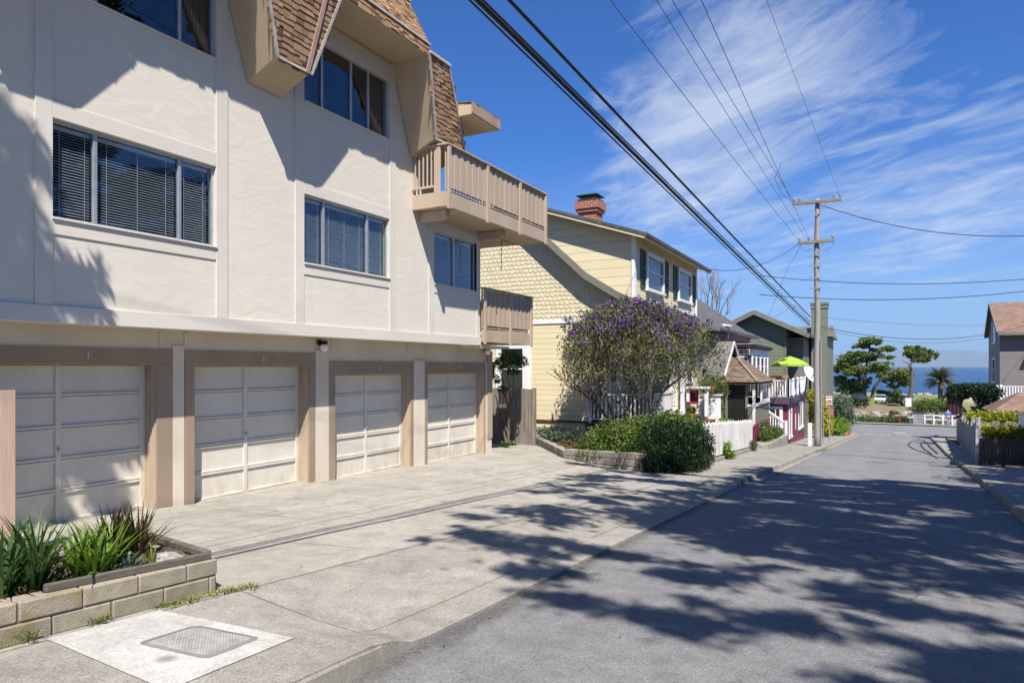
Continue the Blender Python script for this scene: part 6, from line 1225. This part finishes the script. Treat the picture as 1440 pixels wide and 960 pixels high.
# ================================================================ RIGHT SIDE OF THE STREET
def right_side():
    zs = lambda x, y: zr(y) + .12
    p, q = (2.84, 26.0), (5.1, 58.); R = thing('white_board_fence', (2.84, 26, zs(0, 26)), 'long white board fence running down the right pavement', 'fence'); n = 16; mb = MB()
    for k in range(n):
        a = Vector((lerp(p[0], q[0], k / n), lerp(p[1], q[1], k / n))); b = Vector((lerp(p[0], q[0], (k + 1) / n), lerp(p[1], q[1], (k + 1) / n))); z0, z1 = zs(*a), zs(*b); h = 1.35 - .12 * (k % 2) + .2 * k / n
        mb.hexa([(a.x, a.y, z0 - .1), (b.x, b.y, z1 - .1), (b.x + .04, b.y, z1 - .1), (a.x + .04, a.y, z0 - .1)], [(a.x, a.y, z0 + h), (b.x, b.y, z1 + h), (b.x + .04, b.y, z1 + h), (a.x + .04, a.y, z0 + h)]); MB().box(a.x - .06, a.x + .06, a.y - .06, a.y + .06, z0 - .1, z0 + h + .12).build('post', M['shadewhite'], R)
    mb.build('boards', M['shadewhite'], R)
    picket('dark_fence', 'dark weathered picket fence holding the near yellow green hedge', (2.9, 25.6), (4.05, 25.75), .85, 'darkwood', zs, .085, .083, False)
    picket('dark_fence', 'second weathered picket fence between the two hedges', (3.2, 29.4), (4.9, 29.4), 1.35, 'greywood', zs, .12, .1, False)
    z = zs(0, 26); shrub('clipped_hedge', 'near clipped yellow green hedge behind the dark pickets', [(3.1 + .22 * k, 26.15, z + 1.0, .22, .3, .26) for k in range(5)], 2600, .09, 'lf_yellow', 41, 'yellow green hedges', cat='hedge')
    z = zs(0, 30); shrub('clipped_hedge', 'farther clipped yellow green hedge behind the second fence', [(3.15 + .3 * k, 30.2, z + 1.5, .28, .4, .24) for k in range(7)], 2800, .1, 'lf_yellow', 42, 'yellow green hedges', cat='hedge')
    R = thing('white_wall', (4.1, 25, zs(0, 25)), 'solid white painted boundary wall at the right edge of the street', 'wall'); a, b = (4.12, 27.6), (4.05, 8); MB().hexa([(4.12, 27.6, zs(0, 27.6) - .1), (4.05, 14, zs(0, 14) - .1), (4.15, 14, zs(0, 14) - .1), (4.22, 27.6, zs(0, 27.6) - .1)], [(4.12, 27.6, zs(0, 27.6) + 1.6), (4.05, 14, zs(0, 14) + 1.5), (4.15, 14, zs(0, 14) + 1.5), (4.22, 27.6, zs(0, 27.6) + 1.6)]).build('panel', M['white'], R); MB().bar((4.17, 27.65, zs(0, 27.6) + 1.63), (4.1, 14, zs(0, 14) + 1.53), .18, .05).build('cap', M['whitew'], R)
    # low shed roof, porch and grey house
    R = thing('garden_shed', (6, 37, zs(0, 37)), 'low shed with brown shingle roof behind the hedges', 'shed'); z = ony(1420, 578, 36)[2]; x0 = ony(1394, 578, 36)[0]; MB().box(x0 + .3, x0 + 4, 36.3, 39, zs(0, 37) - .3, z).build('wall', M['greywood'], R); MB().hexa([(x0, 36, z - .05), (x0 + 4.3, 36, z - .05), (x0 + 4.3, 39.3, z - .05), (x0, 39.3, z - .05)], [(x0 + 1.2, 37.4, z + .75), (x0 + 4.3, 37.4, z + .75), (x0 + 4.3, 37.9, z + .75), (x0 + 1.2, 37.9, z + .75)]).build('roof', M['roof_red'], R)
    R = thing('grey_house', (8, 54, zs(0, 54)), 'tall grey sided house with brown gabled roof on the right', 'house'); Y0 = 52.
    xl = ony(1406, 500, Y0)[0]; zg = -5.6; ze = ony(1405, 470, Y0 - .5)[2]; zt = ony(1393, 428, Y0 + 3.1)[2]
    MB().box(xl, xl + 2.0, Y0, Y0 + 4.8, zg, ze + .02).box(xl + 2.002, xl + 9, Y0 + .9, Y0 + 4.8, zg, ze).build('wall', M['grey'], R)
    r = MB().hexa([(xl - .16, Y0 - .5, ze - .02), (xl + 9, Y0 - .5, ze - .02), (xl + 9, Y0 - .5, ze + .1), (xl - .16, Y0 - .5, ze + .1)][::-1], [(xl - .16, Y0 + 3.1, zt - .02), (xl + 9, Y0 + 3.1, zt - .02), (xl + 9, Y0 + 3.1, zt + .1), (xl - .16, Y0 + 3.1, zt + .1)][::-1])
    r.hexa([(xl - .16, Y0 + 5.2, ze - .02), (xl + 9, Y0 + 5.2, ze - .02), (xl + 9, Y0 + 5.2, ze + .1), (xl - .16, Y0 + 5.2, ze + .1)], [(xl - .16, Y0 + 3.101, zt - .02), (xl + 9, Y0 + 3.101, zt - .02), (xl + 9, Y0 + 3.101, zt + .1), (xl - .16, Y0 + 3.101, zt + .1)])
    r = r.build('roof', M['roof_red'], R); MB().hexa([(xl + .002, Y0, ze), (xl + .002, Y0 + 4.8, ze), (xl + .002, Y0 + 3.1, zt - .05)], [(xl + .2, Y0, ze), (xl + .2, Y0 + 4.8, ze), (xl + .2, Y0 + 3.1, zt - .05)]).build('gable', M['grey'], R)
    MB().bar((xl - .19, Y0 - .5, ze + .02), (xl - .19, Y0 + 3.1, zt + .02), .05, .22).bar((xl - .19, Y0 + 5.2, ze + .02), (xl - .19, Y0 + 3.1, zt + .02), .05, .22).box(xl - .16, xl + 9, Y0 - .56, Y0 - .505, ze - .06, ze + .1).build('fascia', M['greentrim'], r)
    MB().hexa([(xl + 1.7, Y0 - .9, ze - .6), (xl + 9, Y0 - .9, ze - .6), (xl + 9, Y0 + .9, ze - .02), (xl + 1.7, Y0 + .9, ze - .02)][::-1], [(xl + 1.7, Y0 - .9, ze - .5), (xl + 9, Y0 - .9, ze - .5), (xl + 9, Y0 + .9, ze + .06), (xl + 1.7, Y0 + .9, ze + .06)][::-1]).build('porch_roof', M['roof_red'], R)
    for px, py in ((1432, 447), (1437, 441)): x, y, z = ony(px, py, Y0 + 2.2); MB().tube([(x, y, z - .6), (x, y, z + .25)], .07, 8).lathe((x, y, z), [(.22, 0), (.1, .12), (.1, .2), (0, .22)], 10).build('roof_vent', M['whitew'], r)
    for z0, z1 in ((-1.0, .55), (1.5, 2.9)): flat_window(R, 'y', Y0 + .9, -1, xl + 2.3, xl + 2.9, z0, z1, 'white', 0, True, 'darkglass', .1); flat_window(R, 'x', xl, -1, Y0 + 1.5, Y0 + 3, z0, z1, 'white', 0, True, 'darkglass', .12)
    zf = ony(1430, 566, 50.5)[2]; MB().box(6.55, xl + 8, 49.6, Y0 - .01, zf - .15, zf).box(6.6, xl + 8, 49.8, Y0 - .02, zg, zf - .151).build('porch_floor', M['greywood'], R); rail_fence(R, (6.58, 49.7, zf), (9.4, 49.7, zf), 1.0, M['white'], .14, .06, .12, 3, 'porch_railing'); 
    mb = MB(); mb.bar((6.4, 49.7, zf + 1.0), (6.4, 46.4, zf - .75), .1, .12); mb.bar((6.4, 49.7, zf + .2), (6.4, 46.4, zf - 1.55), .06, .08)
    for k in range(16): t = k / 15; y = lerp(49.6, 46.5, t); z = lerp(zf + .98, zf - .75, t); mb.bar((6.4, y, z - .8), (6.4, y, z), .05, .05)
    mb.bar((6.4, 46.4, zf - 1.9), (6.4, 46.4, zf - .55), .14, .14); mb.build('stair_railing', M['white'], R)
    st = R
    for k in range(5): MB().box(6.5, 8.2, 49.6 - .3 * (k + 1), 49.6 - .3 * k, zg, zf - .19 * (k + 1)).build('step', M['greywood'], st)
    # topiary tree with a flat clipped crown and twisted trunks
    T0 = ony(1378, 584, 45); R = thing('clipped_tree', (T0[0], 45, zr(45)), 'flat clipped dark tree on twisted trunks before the grey house', 'tree'); mb = MB(); rng = random.Random(5)
    for px, py, bx in ((1352, 560, 1360), (1366, 556, 1376), (1385, 556, 1382), (1394, 562, 1384), (1344, 558, 1358)): limb(mb, ony(bx, 592, 45 + rng.uniform(-.4, .4)), ony(px, py, 45 + rng.uniform(-.5, .5)), .11, .05, rng, 6, .16)
    mb.build('trunk', M['bark'], R); cl = [ony(px, py, Y) + (.62, .8, rz) for px, py, Y, rz in ((1346, 550, 45, .42), (1358, 549, 45.6, .42), (1371, 549, 44.6, .42), (1384, 549, 45.4, .42), (1393, 551, 44.8, .42), (1388, 562, 45, .3), (1391, 572, 45, .32), (1382, 580, 45, .28), (1345, 557, 45, .22))]
    foliage('crown', cl, 9000, .13, M['lf_dark'], R, 6)
    c = ony(1402, 578, 40); shrub('garden_bush', 'green bush between the clipped tree and the stairs', [(c[0], 40, c[2] - .2, .6, .5, .35)], 900, .12, 'lf_green', 43)
    # house across the street beyond the frame, seen only in window reflections
    R = thing('opposite_house', (11, 2, 0), 'brown gabled house across the street from the apartment block', 'house'); MB().box(9.5, 16, -6, 7, -2.5, 1.6).hexa([(9.5, -6, 1.6), (9.5, 7, 1.6), (9.5, .5, 4.4)], [(16, -6, 1.6), (16, 7, 1.6), (16, .5, 4.4)]).build('wall', M['greywood'], R); MB().hexa([(9.2, -6.3, 1.5), (9.2, .5, 4.45), (16, .5, 4.45), (16, -6.3, 1.5)], [(9.2, -6.3, 1.65), (9.2, .5, 4.6), (16, .5, 4.6), (16, -6.3, 1.65)]).hexa([(9.2, 7.3, 1.5), (9.2, .5, 4.45), (16, .5, 4.45), (16, 7.3, 1.5)], [(9.2, 7.3, 1.65), (9.2, .501, 4.6), (16, .501, 4.6), (16, 7.3, 1.65)]).build('roof', M['roof_red'], R)
    flat_window(R, 'x', 9.5, -1, -2, 0, -1, .6); flat_window(R, 'x', 9.5, -1, 2, 4, -1, .6)
# ================================================================ PARK
def cypress(label, base, Y, trunk, pads, seed, leafn=650, size=.42, dead=()):
    b = Vector(ony(base[0], base[1], Y)); b.z = zr(Y); R = thing('cypress_tree', b, label, 'tree', None); rng = random.Random(seed); mb = MB(); sc = Y / FPX / 1.2
    pts = [b] + [Vector(ony(px, py, Y + dy)) for px, py, dy in trunk]; mb.tube(pts, [lerp(.38, .13, k / (len(pts) - 1)) for k in range(len(pts))], 8, cap=False)
    cl = []; pads = pads + [(a + rng.uniform(-.6, .6) * c_, b_ + rng.uniform(-1.2, 1.2) * d, c_ * rng.uniform(.5, .8), d * .9) for a, b_, c_, d in pads]
    for px, py, rx, ry in pads:
        c = Vector(ony(px, py, Y + rng.uniform(-3, 3))); s = Y / FPX / 1.19; near = min(pts[1:], key=lambda p: (p - c).length); limb(mb, near, c + Vector((0, 0, -ry * s * .4)), .16, .05, rng, 4, .1)
        for k in range(18):
            a = rng.uniform(0, 6.28); f = rng.uniform(.05, .95); cl.append((c.x + rx * s * f * math.cos(a), c.y + rx * s * .8 * f * math.sin(a), c.z + rng.uniform(-1.0, .8) * ry * s, rx * s * rng.uniform(.22, .45), rx * s * rng.uniform(.22, .45), ry * s * rng.uniform(.5, 1.1)))
    for p, q in dead: limb(mb, ony(*p, Y), ony(*q, Y), .14, .03, rng, 4, .1)
    mb.build('trunk', M['bark'], R); foliage('crown', cl, int(leafn * 2.2) * len(pads), size, M['lf_cyp'], R, seed, .45, shell=.2)
def car(label, px, py, Y, mat, ang=0.):
    x, y, z = ony(px, py, Y); z = zr(Y); R = thing('parked_car', (x, y, z), label, 'car', 'cars parked along the park road'); ca, sa = math.cos(ang), math.sin(ang)
    T = lambda a, b, c: (x + ca * a - sa * b, y + sa * a + ca * b, z + c)
    pr = [(-2.1, .35), (-2.15, .75), (-1.9, .95), (1.1, .98), (2.0, .85), (2.15, .6), (2.1, .35)]; b = MB().hexa([T(a, -.85, c) for a, c in pr], [T(a, .85, c) for a, c in pr]).build('body', M[mat], R, bev=.05)
    MB().hexa([T(a, s * .8, .96) for a, s in ((-1.8, -1), (1.1, -1), (1.1, 1), (-1.8, 1))], [T(a, s * .62, 1.42) for a, s in ((-1.4, -1), (.4, -1), (.4, 1), (-1.4, 1))]).build('cabin', M['darkglass'], R); MB().hexa([T(a, s * .64, 1.421) for a, s in ((-1.42, -1), (.42, -1), (.42, 1), (-1.42, 1))], [T(a, s * .6, 1.47) for a, s in ((-1.35, -1), (.35, -1), (.35, 1), (-1.35, 1))]).build('roof', M[mat], R)
    for a in (-1.35, 1.35):
        for s in (-1, 1): MB().tube([T(a, s * .7, .33), T(a, s * .88, .33)], .33, 14).build('wheel', M['tyre'], R)
def person(label, px, Y, h, shirt, trouser, seed=0):
    """standing walker seen from behind: one continuous skinned body with clothing as separate skins"""
    x, y, z = ony(px, 598, Y); z = zr(Y) + .10; R = thing('person', (x, y, z), label, 'person'); s = h / 1.75
    def skin(name, V, E, mat):
        me = bpy.data.meshes.new(name); me.from_pydata([(p[0] * s, p[1] * s, p[2] * s) for p, r in V], E, []); o = bpy.data.objects.new(name, me); COL.objects.link(o); o.parent = R; m = o.modifiers.new('skin', 'SKIN'); sd = me.skin_vertices[0].data
        for k, (p, r) in enumerate(V): sd[k].radius = (r[0] * s, r[1] * s) if isinstance(r, tuple) else (r * s, r * s)
        sd[0].use_root = True; ss = o.modifiers.new('sub', 'SUBSURF'); ss.levels = ss.render_levels = 2; me.materials.append(M[mat]); return o
    skin('body', [((0, 0, .95), (.13, .1)), ((0, 0, 1.2), (.14, .1)), ((0, 0, 1.4), (.15, .09)), ((0, .01, 1.5), .055), ((0, .02, 1.6), (.085, .1)), ((0, .02, 1.72), (.07, .085)), ((.19, 0, 1.42), .06), ((.25, .02, 1.15), .045), ((.24, .1, .92), .035), ((.24, .12, .83), .04), ((-.19, 0, 1.42), .06), ((-.25, .02, 1.15), .045), ((-.25, .06, .92), .035), ((-.25, .07, .83), .04), ((.09, 0, .85), .085), ((.1, .06, .5), .06), ((.1, -.04, .08), .042), ((.1, .12, .03), .04), ((-.09, 0, .85), .085), ((-.1, -.05, .5), .06), ((-.1, .05, .08), .042), ((-.1, .2, .03), .04)],
         [(0, 1), (1, 2), (2, 3), (3, 4), (4, 5), (2, 6), (6, 7), (7, 8), (8, 9), (2, 10), (10, 11), (11, 12), (12, 13), (0, 14), (14, 15), (15, 16), (16, 17), (0, 18), (18, 19), (19, 20), (20, 21)], 'skin')
    skin('shirt', [((0, 0, .98), (.16, .125)), ((0, 0, 1.2), (.165, .125)), ((0, 0, 1.4), (.18, .11)), ((0, 0, 1.47), .07), ((.2, 0, 1.42), .08), ((.26, .02, 1.15), .062), ((.25, .09, .97), .05), ((-.2, 0, 1.42), .08), ((-.26, .02, 1.15), .062), ((-.26, .05, .97), .05)], [(0, 1), (1, 2), (2, 3), (2, 4), (4, 5), (5, 6), (2, 7), (7, 8), (8, 9)], shirt)
    skin('trousers', [((0, 0, .97), (.15, .115)), ((.09, 0, .85), .1), ((.1, .06, .5), .075), ((.1, -.04, .1), .06), ((-.09, 0, .85), .1), ((-.1, -.05, .5), .075), ((-.1, .05, .1), .06)], [(0, 1), (1, 2), (2, 3), (0, 4), (4, 5), (5, 6)], trouser)
    skin('hair', [((0, .0, 1.66), (.095, .105)), ((0, .0, 1.76), (.075, .085))], [(0, 1)], 'hair')
def park():
    Z = lambda x, y: (1150 + x / 5.333, 460 + y / 5.333)
    pd = lambda L_: [Z(a, b) + (rx / 5.333, ry / 5.333) for a, b, rx, ry in L_]
    cypress('large spreading cypress with tiered crown left of the park view', Z(350, 590), 146, [Z(352, 500) + (0,), Z(350, 400) + (0,), Z(370, 250) + (0,), Z(390, 160) + (0,)], pd([(400, 105, 95, 22), (330, 135, 80, 20), (470, 165, 90, 16), (520, 225, 50, 10), (300, 215, 120, 24), (220, 255, 90, 26), (400, 230, 90, 22), (180, 310, 75, 24), (300, 320, 130, 26), (420, 300, 90, 22), (160, 385, 60, 22), (260, 420, 110, 26), (180, 455, 60, 22), (330, 400, 70, 24), (250, 480, 60, 20)]), 51, 520, .42)
    cypress('leaning cypress with crown swept right beside the large one', Z(405, 510), 158, [Z(420, 460) + (0,), Z(470, 395) + (0,), Z(540, 340) + (0,)], pd([(460, 310, 80, 24), (540, 330, 90, 24), (620, 350, 75, 22), (590, 400, 90, 24), (650, 420, 50, 18), (500, 370, 60, 18), (560, 440, 40, 14), (500, 485, 60, 12)]), 52, 480, .4)
    cypress('tall thin cypress with one flat topped crown', Z(660, 625), 126, [Z(690, 540) + (0,), Z(705, 430) + (0,), Z(705, 330) + (0,), Z(690, 285) + (0,), Z(720, 250) + (0,)], pd([(700, 160, 60, 20), (760, 180, 80, 24), (740, 220, 90, 24), (820, 215, 70, 22), (680, 200, 40, 18), (790, 245, 50, 14), (850, 190, 30, 12)]), 53, 480, .34, [(Z(705, 400), Z(740, 320)), (Z(690, 285), Z(635, 250)), (Z(700, 300), Z(660, 300))])
    cypress('short young cypress below the thin one', Z(650, 590), 128, [Z(630, 570) + (0,), Z(590, 540) + (0,)], pd([(570, 500, 50, 16), (600, 530, 50, 14), (560, 540, 40, 12)]), 54, 260, .3)
    # palm
    x, y, z = ony(*Z(920, 395), 155); b = zr(155); R = thing('palm_tree', (x, y, b), 'stout palm with full round head before the sea', 'palm'); rng = np.random.default_rng(3)
    MB().tube([(x, y, b), (x, y, b + 1), (x, y, z - .3), (x, y, z + .1)], [.5, .42, .42, .6], 12).build('trunk', M['bark'], R); V = []; F = []
    for k in range(130):
        a = rng.uniform(0, 6.28); el = rng.uniform(-.35, 1.5); h = np.array((math.cos(a), math.sin(a), 0)); p = np.array((x, y, z)); th = math.pi / 2 - el; ln = rng.uniform(2.6, 3.4); side = np.array((-h[1], h[0], 0))
        for j in range(9):
            d = h * math.sin(th) + np.array((0, 0, math.cos(th))); q = p + d * ln / 9; w = .5 * math.sin(math.pi * (j + .8) / 10) + .06
            for s in (-1, 1):
                for m in range(3): o = p + (q - p) * m / 3; t = o + side * s * w + d * .3 - np.array((0, 0, .12)); i = len(V); V += [o, o + d * .09, t, t + d * .03]; F.append((i, i + 1, i + 2, i + 3))
            p = q; th += .085
    fast_mesh('fronds', np.array(V), np.array(F), M['lf_palm'], R)
    def sb(label, px, py, Y, rx, rz, mat, n, seed, size=.25, k=3):
        c = ony(px, py, Y); shrub('park_bush', label, [(c[0] + (i - (k - 1) / 2) * rx * .6, Y + (i % 2) * .4, c[2] - rz * .1, rx * .5, rx * .5, rz) for i in range(k)], n, size, mat, seed, 'bushes across the cross street')
    sb('wide low green bush across the cross street', 1215, 591, 91, 2.6, .65, 'lf_shrub', 3000, 61, .2, 4); sb('small round green bush right of the wide low one', 1239, 594, 90, 1.4, .5, 'lf_shrub', 1400, 62, .2); sb('brownish rounded bush beside the grey box', 1273, 592, 90, 1.7, .7, 'lf_rust', 2200, 63, .2)
    sb('round green bush under the palm', 1317, 570, 104, 2.2, 1.0, 'lf_shrub', 2800, 64, .24); sb('pale green bush beside the thin cypress trunk', 1287, 573, 110, 1.3, 1.2, 'lf_olive', 1500, 65, .24, 2); sb('dark low hedge behind the white rail', 1315, 592, 91, 4.6, .55, 'lf_dark', 2600, 66, .2, 6); sb('small brown bush on the bare bank', 1257, 582, 101, .8, .5, 'lf_rust', 500, 67, .2, 2)
    sb('dark shrub under the large cypress', 1203, 566, 118, 1.8, .7, 'lf_dark', 1200, 68, .24)
    car('white car parked beyond the cypress trunks', 1243, 568, 138, 'carw', 1.2); car('dark car parked right of the white one', 1262, 567, 138, 'card', 1.1); car('silver car parked farther right beneath the cypress', 1277, 566, 139, 'cars', 1.25); car('dark car half hidden behind the left cypress', 1208, 566, 141, 'card', 1.2)
    person('person in a blue top and pale trousers walking on the far pavement', 1333, 85.6, 1.72, 'navy', 'jeans'); person('distant walker in dark clothes on the lawn', 1227, 170, 1.7, 'card', 'card')
    # rail, box, kiosk, notice board, rocks on the bank
    x0, x1 = ony(1288, 590, 88)[0], ony(1352, 590, 88)[0]; R = thing('white_rail_fence', (x0, 88, zr(88)), 'white horizontal rail fence across the end of the street', 'fence'); mb = MB()
    for z in (.55, 1.0): mb.box(x0, x1, 87.97, 88.03, zr(88) + z, zr(88) + z + .1)
    mb.build('rails', M['white'], R)
    for k in range(6): x = lerp(x0, x1, k / 5); MB().box(x - .06, x + .06, 87.9, 87.965, zr(88), zr(88) + 1.15).build('post', M['white'], R)
    x, y, z = ony(1290, 592, 87.3); R = thing('utility_box', (x, y, zr(87)), 'grey roadside cabinet beside the brown bush', 'cabinet'); MB().box(x - .55, x + .55, 87.1, 87.7, zr(87), zr(87) + 1.25).build('cabinet', M['cars'], R, bev=.04); MB().box(x - .6, x + .6, 87.05, 87.75, zr(87) + 1.251, zr(87) + 1.33).build('lid', M['card'], R); MB().box(x - .5, x - .02, 87.07, 87.099, zr(87) + .1, zr(87) + 1.15).build('door', M['galv'], R)
    x, y, z = ony(1281, 597, 86.8); R = thing('small_bin', (x, y, zr(86.8)), 'small teal box standing on the far kerb', 'bin'); MB().box(x - .22, x + .22, 86.7, 87.0, zr(86.8) + .1, zr(86.8) + .75).build('bin', M['copper'], R, bev=.03); MB().box(x - .25, x + .25, 86.66, 87.04, zr(86.8) + .751, zr(86.8) + .82).build('lid', M['white'], R)
    x, y, z = ony(1342, 578, 100); R = thing('red_kiosk', (x, y, zr(100)), 'dark red barred kiosk behind the white rail', 'kiosk'); b = zr(100)
    MB().box(x - .9, x + .9, 99.4, 101, b, b + .5).box(x - .75, x + .75, 99.6, 100.9, b + .5, b + 2.6).build('booth', M['maroonp'], R); MB().hexa([(x - 1.2, 99.1, b + 2.6), (x + 1.2, 99.1, b + 2.6), (x + 1.2, 101.3, b + 2.6), (x - 1.2, 101.3, b + 2.6)], [(x - .3, 99.9, b + 3.1), (x + .3, 99.9, b + 3.1), (x + .3, 100.5, b + 3.1), (x - .3, 100.5, b + 3.1)]).build('roof', M['maroonp'], R)
    for k in range(4): MB().box(x - .7 + .38 * k, x - .45 + .38 * k, 99.55, 99.598, b + .6, b + 2.4).build('opening', M['black'], R)
    x, y, z = ony(1277.5, 571, 108); R = thing('notice_board', (x, y, zr(108)), 'white notice board on posts by the thin cypress', 'sign'); MB().box(x - .35, x + .35, 107.97, 108.03, zr(108) + .9, zr(108) + 2.1).build('board', M['white'], R)
    for s in (-.3, .3): MB().box(x + s - .04, x + s + .04, 108.031, 108.1, zr(108), zr(108) + 2.15).build('post', M['greywood'], R)
    rng = np.random.default_rng(12); mb = MB()
    for _ in range(60):
        x = rng.uniform(-3, 10); y = rng.uniform(90, 108); r = rng.uniform(.2, .7); k = 6; b0 = len(mb.v)
        for f, zz in ((1, -.2), (.9, .3), (.4, .55)):
            for j in range(k): t = 6.283 * j / k; mb.v.append((x + r * f * math.cos(t) * rng.uniform(.7, 1.2), y + r * f * math.sin(t) * rng.uniform(.7, 1.2), zr(y) + zz * r))
        for q in range(2):
            for j in range(k): mb.f.append((b0 + q * k + j, b0 + q * k + (j + 1) % k, b0 + (q + 1) * k + (j + 1) % k, b0 + (q + 1) * k + j))
        mb.f.append(tuple(b0 + 2 * k + j for j in range(k)))
    tag(mb.build('bank_stones', M['shore']), 'loose stones scattered on the bare bank across the cross street', 'stones', kind='stuff')
planter(); off_frame_trees(); purple_tree(); garden(); yellow_house(); pots(); cottages(); utility(); right_side(); park()
# ================================================================ CAMERA, SUN, SKY
def light_and_camera():
    cam = bpy.data.cameras.new('camera'); o = bpy.data.objects.new('camera', cam); COL.objects.link(o)
    cam.sensor_width = 36; cam.lens = 36 * FPX / 1440; cam.shift_y = (HYP - 480) / 1440; cam.clip_end = 90000; cam.clip_start = .05
    o.location = (0, 0, 0); o.rotation_euler = (math.pi / 2, 0, YAW); SC.camera = o
    S = Vector((.362, -.453, .815)).normalized()
    l = bpy.data.lights.new('sun', 'SUN'); l.energy = 5.0; l.angle = math.radians(.53); l.color = (1, .94, .86)
    s = bpy.data.objects.new('sun', l); COL.objects.link(s); s.rotation_euler = S.to_track_quat('Z', 'Y').to_euler()
    w = bpy.data.worlds.new('World'); SC.world = w; w.use_nodes = True; nt = w.node_tree; bg = nt.nodes['Background']
    sky = N(nt, 'ShaderNodeTexSky', sky_type='NISHITA'); sky.sun_disc = False; sky.sun_elevation = math.asin(S.z); sky.sun_rotation = math.atan2(S.x, S.y)
    sky.air_density = 1.0; sky.dust_density = .35; sky.ozone_density = 2.4; sky.altitude = 10
    g = N(nt, 'ShaderNodeTexCoord').outputs['Generated']; sp = N(nt, 'ShaderNodeSeparateXYZ'); L(nt, g, sp.inputs[0])
    zz = mathn(nt, 'ADD', mathn(nt, 'MAXIMUM', sp.outputs[2], 0.), .09)
    cv = N(nt, 'ShaderNodeCombineXYZ'); L(nt, mathn(nt, 'DIVIDE', sp.outputs[0], zz), cv.inputs[0]); L(nt, mathn(nt, 'DIVIDE', sp.outputs[1], zz), cv.inputs[1])
    mp = N(nt, 'ShaderNodeMapping', vector_type='TEXTURE'); mp.inputs['Rotation'].default_value = (0, 0, math.radians(-34)); mp.inputs['Scale'].default_value = (1.15, .52, 1); L(nt, cv.outputs[0], mp.inputs[0])
    n1 = noise(nt, .9, 10, .6, mp.outputs[0], .5)
    n2 = noise(nt, .42, 4, .5, cv.outputs[0]); n3 = noise(nt, 2.1, 14, .68, mp.outputs[0], 1.1)
    def blob(px, py, k):
        d = Vector(ray(px, py)).normalized(); dp = N(nt, 'ShaderNodeVectorMath', operation='DOT_PRODUCT'); L(nt, g, dp.inputs[0]); dp.inputs[1].default_value = d
        return mathn(nt, 'POWER', mathn(nt, 'MAXIMUM', dp.outputs['Value'], 0.), k)
    bl = None
    for px, py, k, a in ((1000, 130, 60, .26), (880, 230, 90, .2), (1120, 40, 120, .1), (1330, 240, 60, .22), (1420, 180, 90, .12), (1080, 330, 60, .1), (1380, 50, 90, -.22), (1290, 130, 300, -.1), (700, 120, 70, -.2), (780, 300, 120, -.12), (600, 60, 40, -.2), (1130, 190, 500, -.12)):
        t = mathn(nt, 'MULTIPLY', blob(px, py, k), a); bl = t if bl is None else mathn(nt, 'ADD', bl, t)
    dens = mathn(nt, 'ADD', mathn(nt, 'ADD', mathn(nt, 'MULTIPLY', n1, .75), mathn(nt, 'MULTIPLY', n2, .25)), mathn(nt, 'ADD', bl, mathn(nt, 'MULTIPLY', mathn(nt, 'SUBTRACT', n3, .5), 1.0)))
    f = mr(nt, dens, .56, 1.0, 0, .72)
    hz = mr(nt, sp.outputs[2], 0., .3, .42, 0.)
    f = mathn(nt, 'MAXIMUM', f, mathn(nt, 'MULTIPLY', hz, mr(nt, dens, .3, .8, .5, 1.1)))
    base = mixc(nt, 1.0, sky.outputs[0], (.31, .80, 1.56), 'MULTIPLY')
    fd = N(nt, 'ShaderNodeVectorMath', operation='DOT_PRODUCT'); L(nt, g, fd.inputs[0]); fd.inputs[1].default_value = Vector(ray(1100, 300)).normalized()
    f = mathn(nt, 'MULTIPLY', f, mr(nt, fd.outputs['Value'], .35, .75, .12, 1.))
    c = mixc(nt, f, base, (8.2, 9.0, 10.2)); L(nt, c, bg.inputs[0]); bg.inputs[1].default_value = .052
    vs = SC.view_settings; vs.view_transform = 'Standard'; vs.look = 'None'; vs.exposure = .82; vs.gamma = 1; vs.use_curve_mapping = False
    SC.cycles.max_bounces = 8; SC.cycles.transparent_max_bounces = 12; SC.cycles.diffuse_bounces = 4; SC.cycles.caustics_reflective = False; SC.cycles.caustics_refractive = False
    try: SC.cycles.use_denoising = True
    except Exception: pass
def haze():
    mb = MB().box(-33000, 33000, -3000, 34500, -40, 860); m = bpy.data.materials.new('sea haze'); m.use_nodes = True; nt = m.node_tree
    for n in list(nt.nodes): nt.nodes.remove(n)
    o = N(nt, 'ShaderNodeOutputMaterial'); v = N(nt, 'ShaderNodeVolumePrincipled'); v.inputs['Color'].default_value = (.50, .73, 1, 1); v.inputs['Density'].default_value = 4.2e-5; v.inputs['Density Attribute'].default_value = ''; v.inputs['Anisotropy'].default_value = .1
    L(nt, v.outputs[0], o.inputs['Volume'])
    try: m.cycles.homogeneous_volume = True
    except Exception: pass
    tag(mb.build('haze', m), kind='stuff')
light_and_camera(); haze()
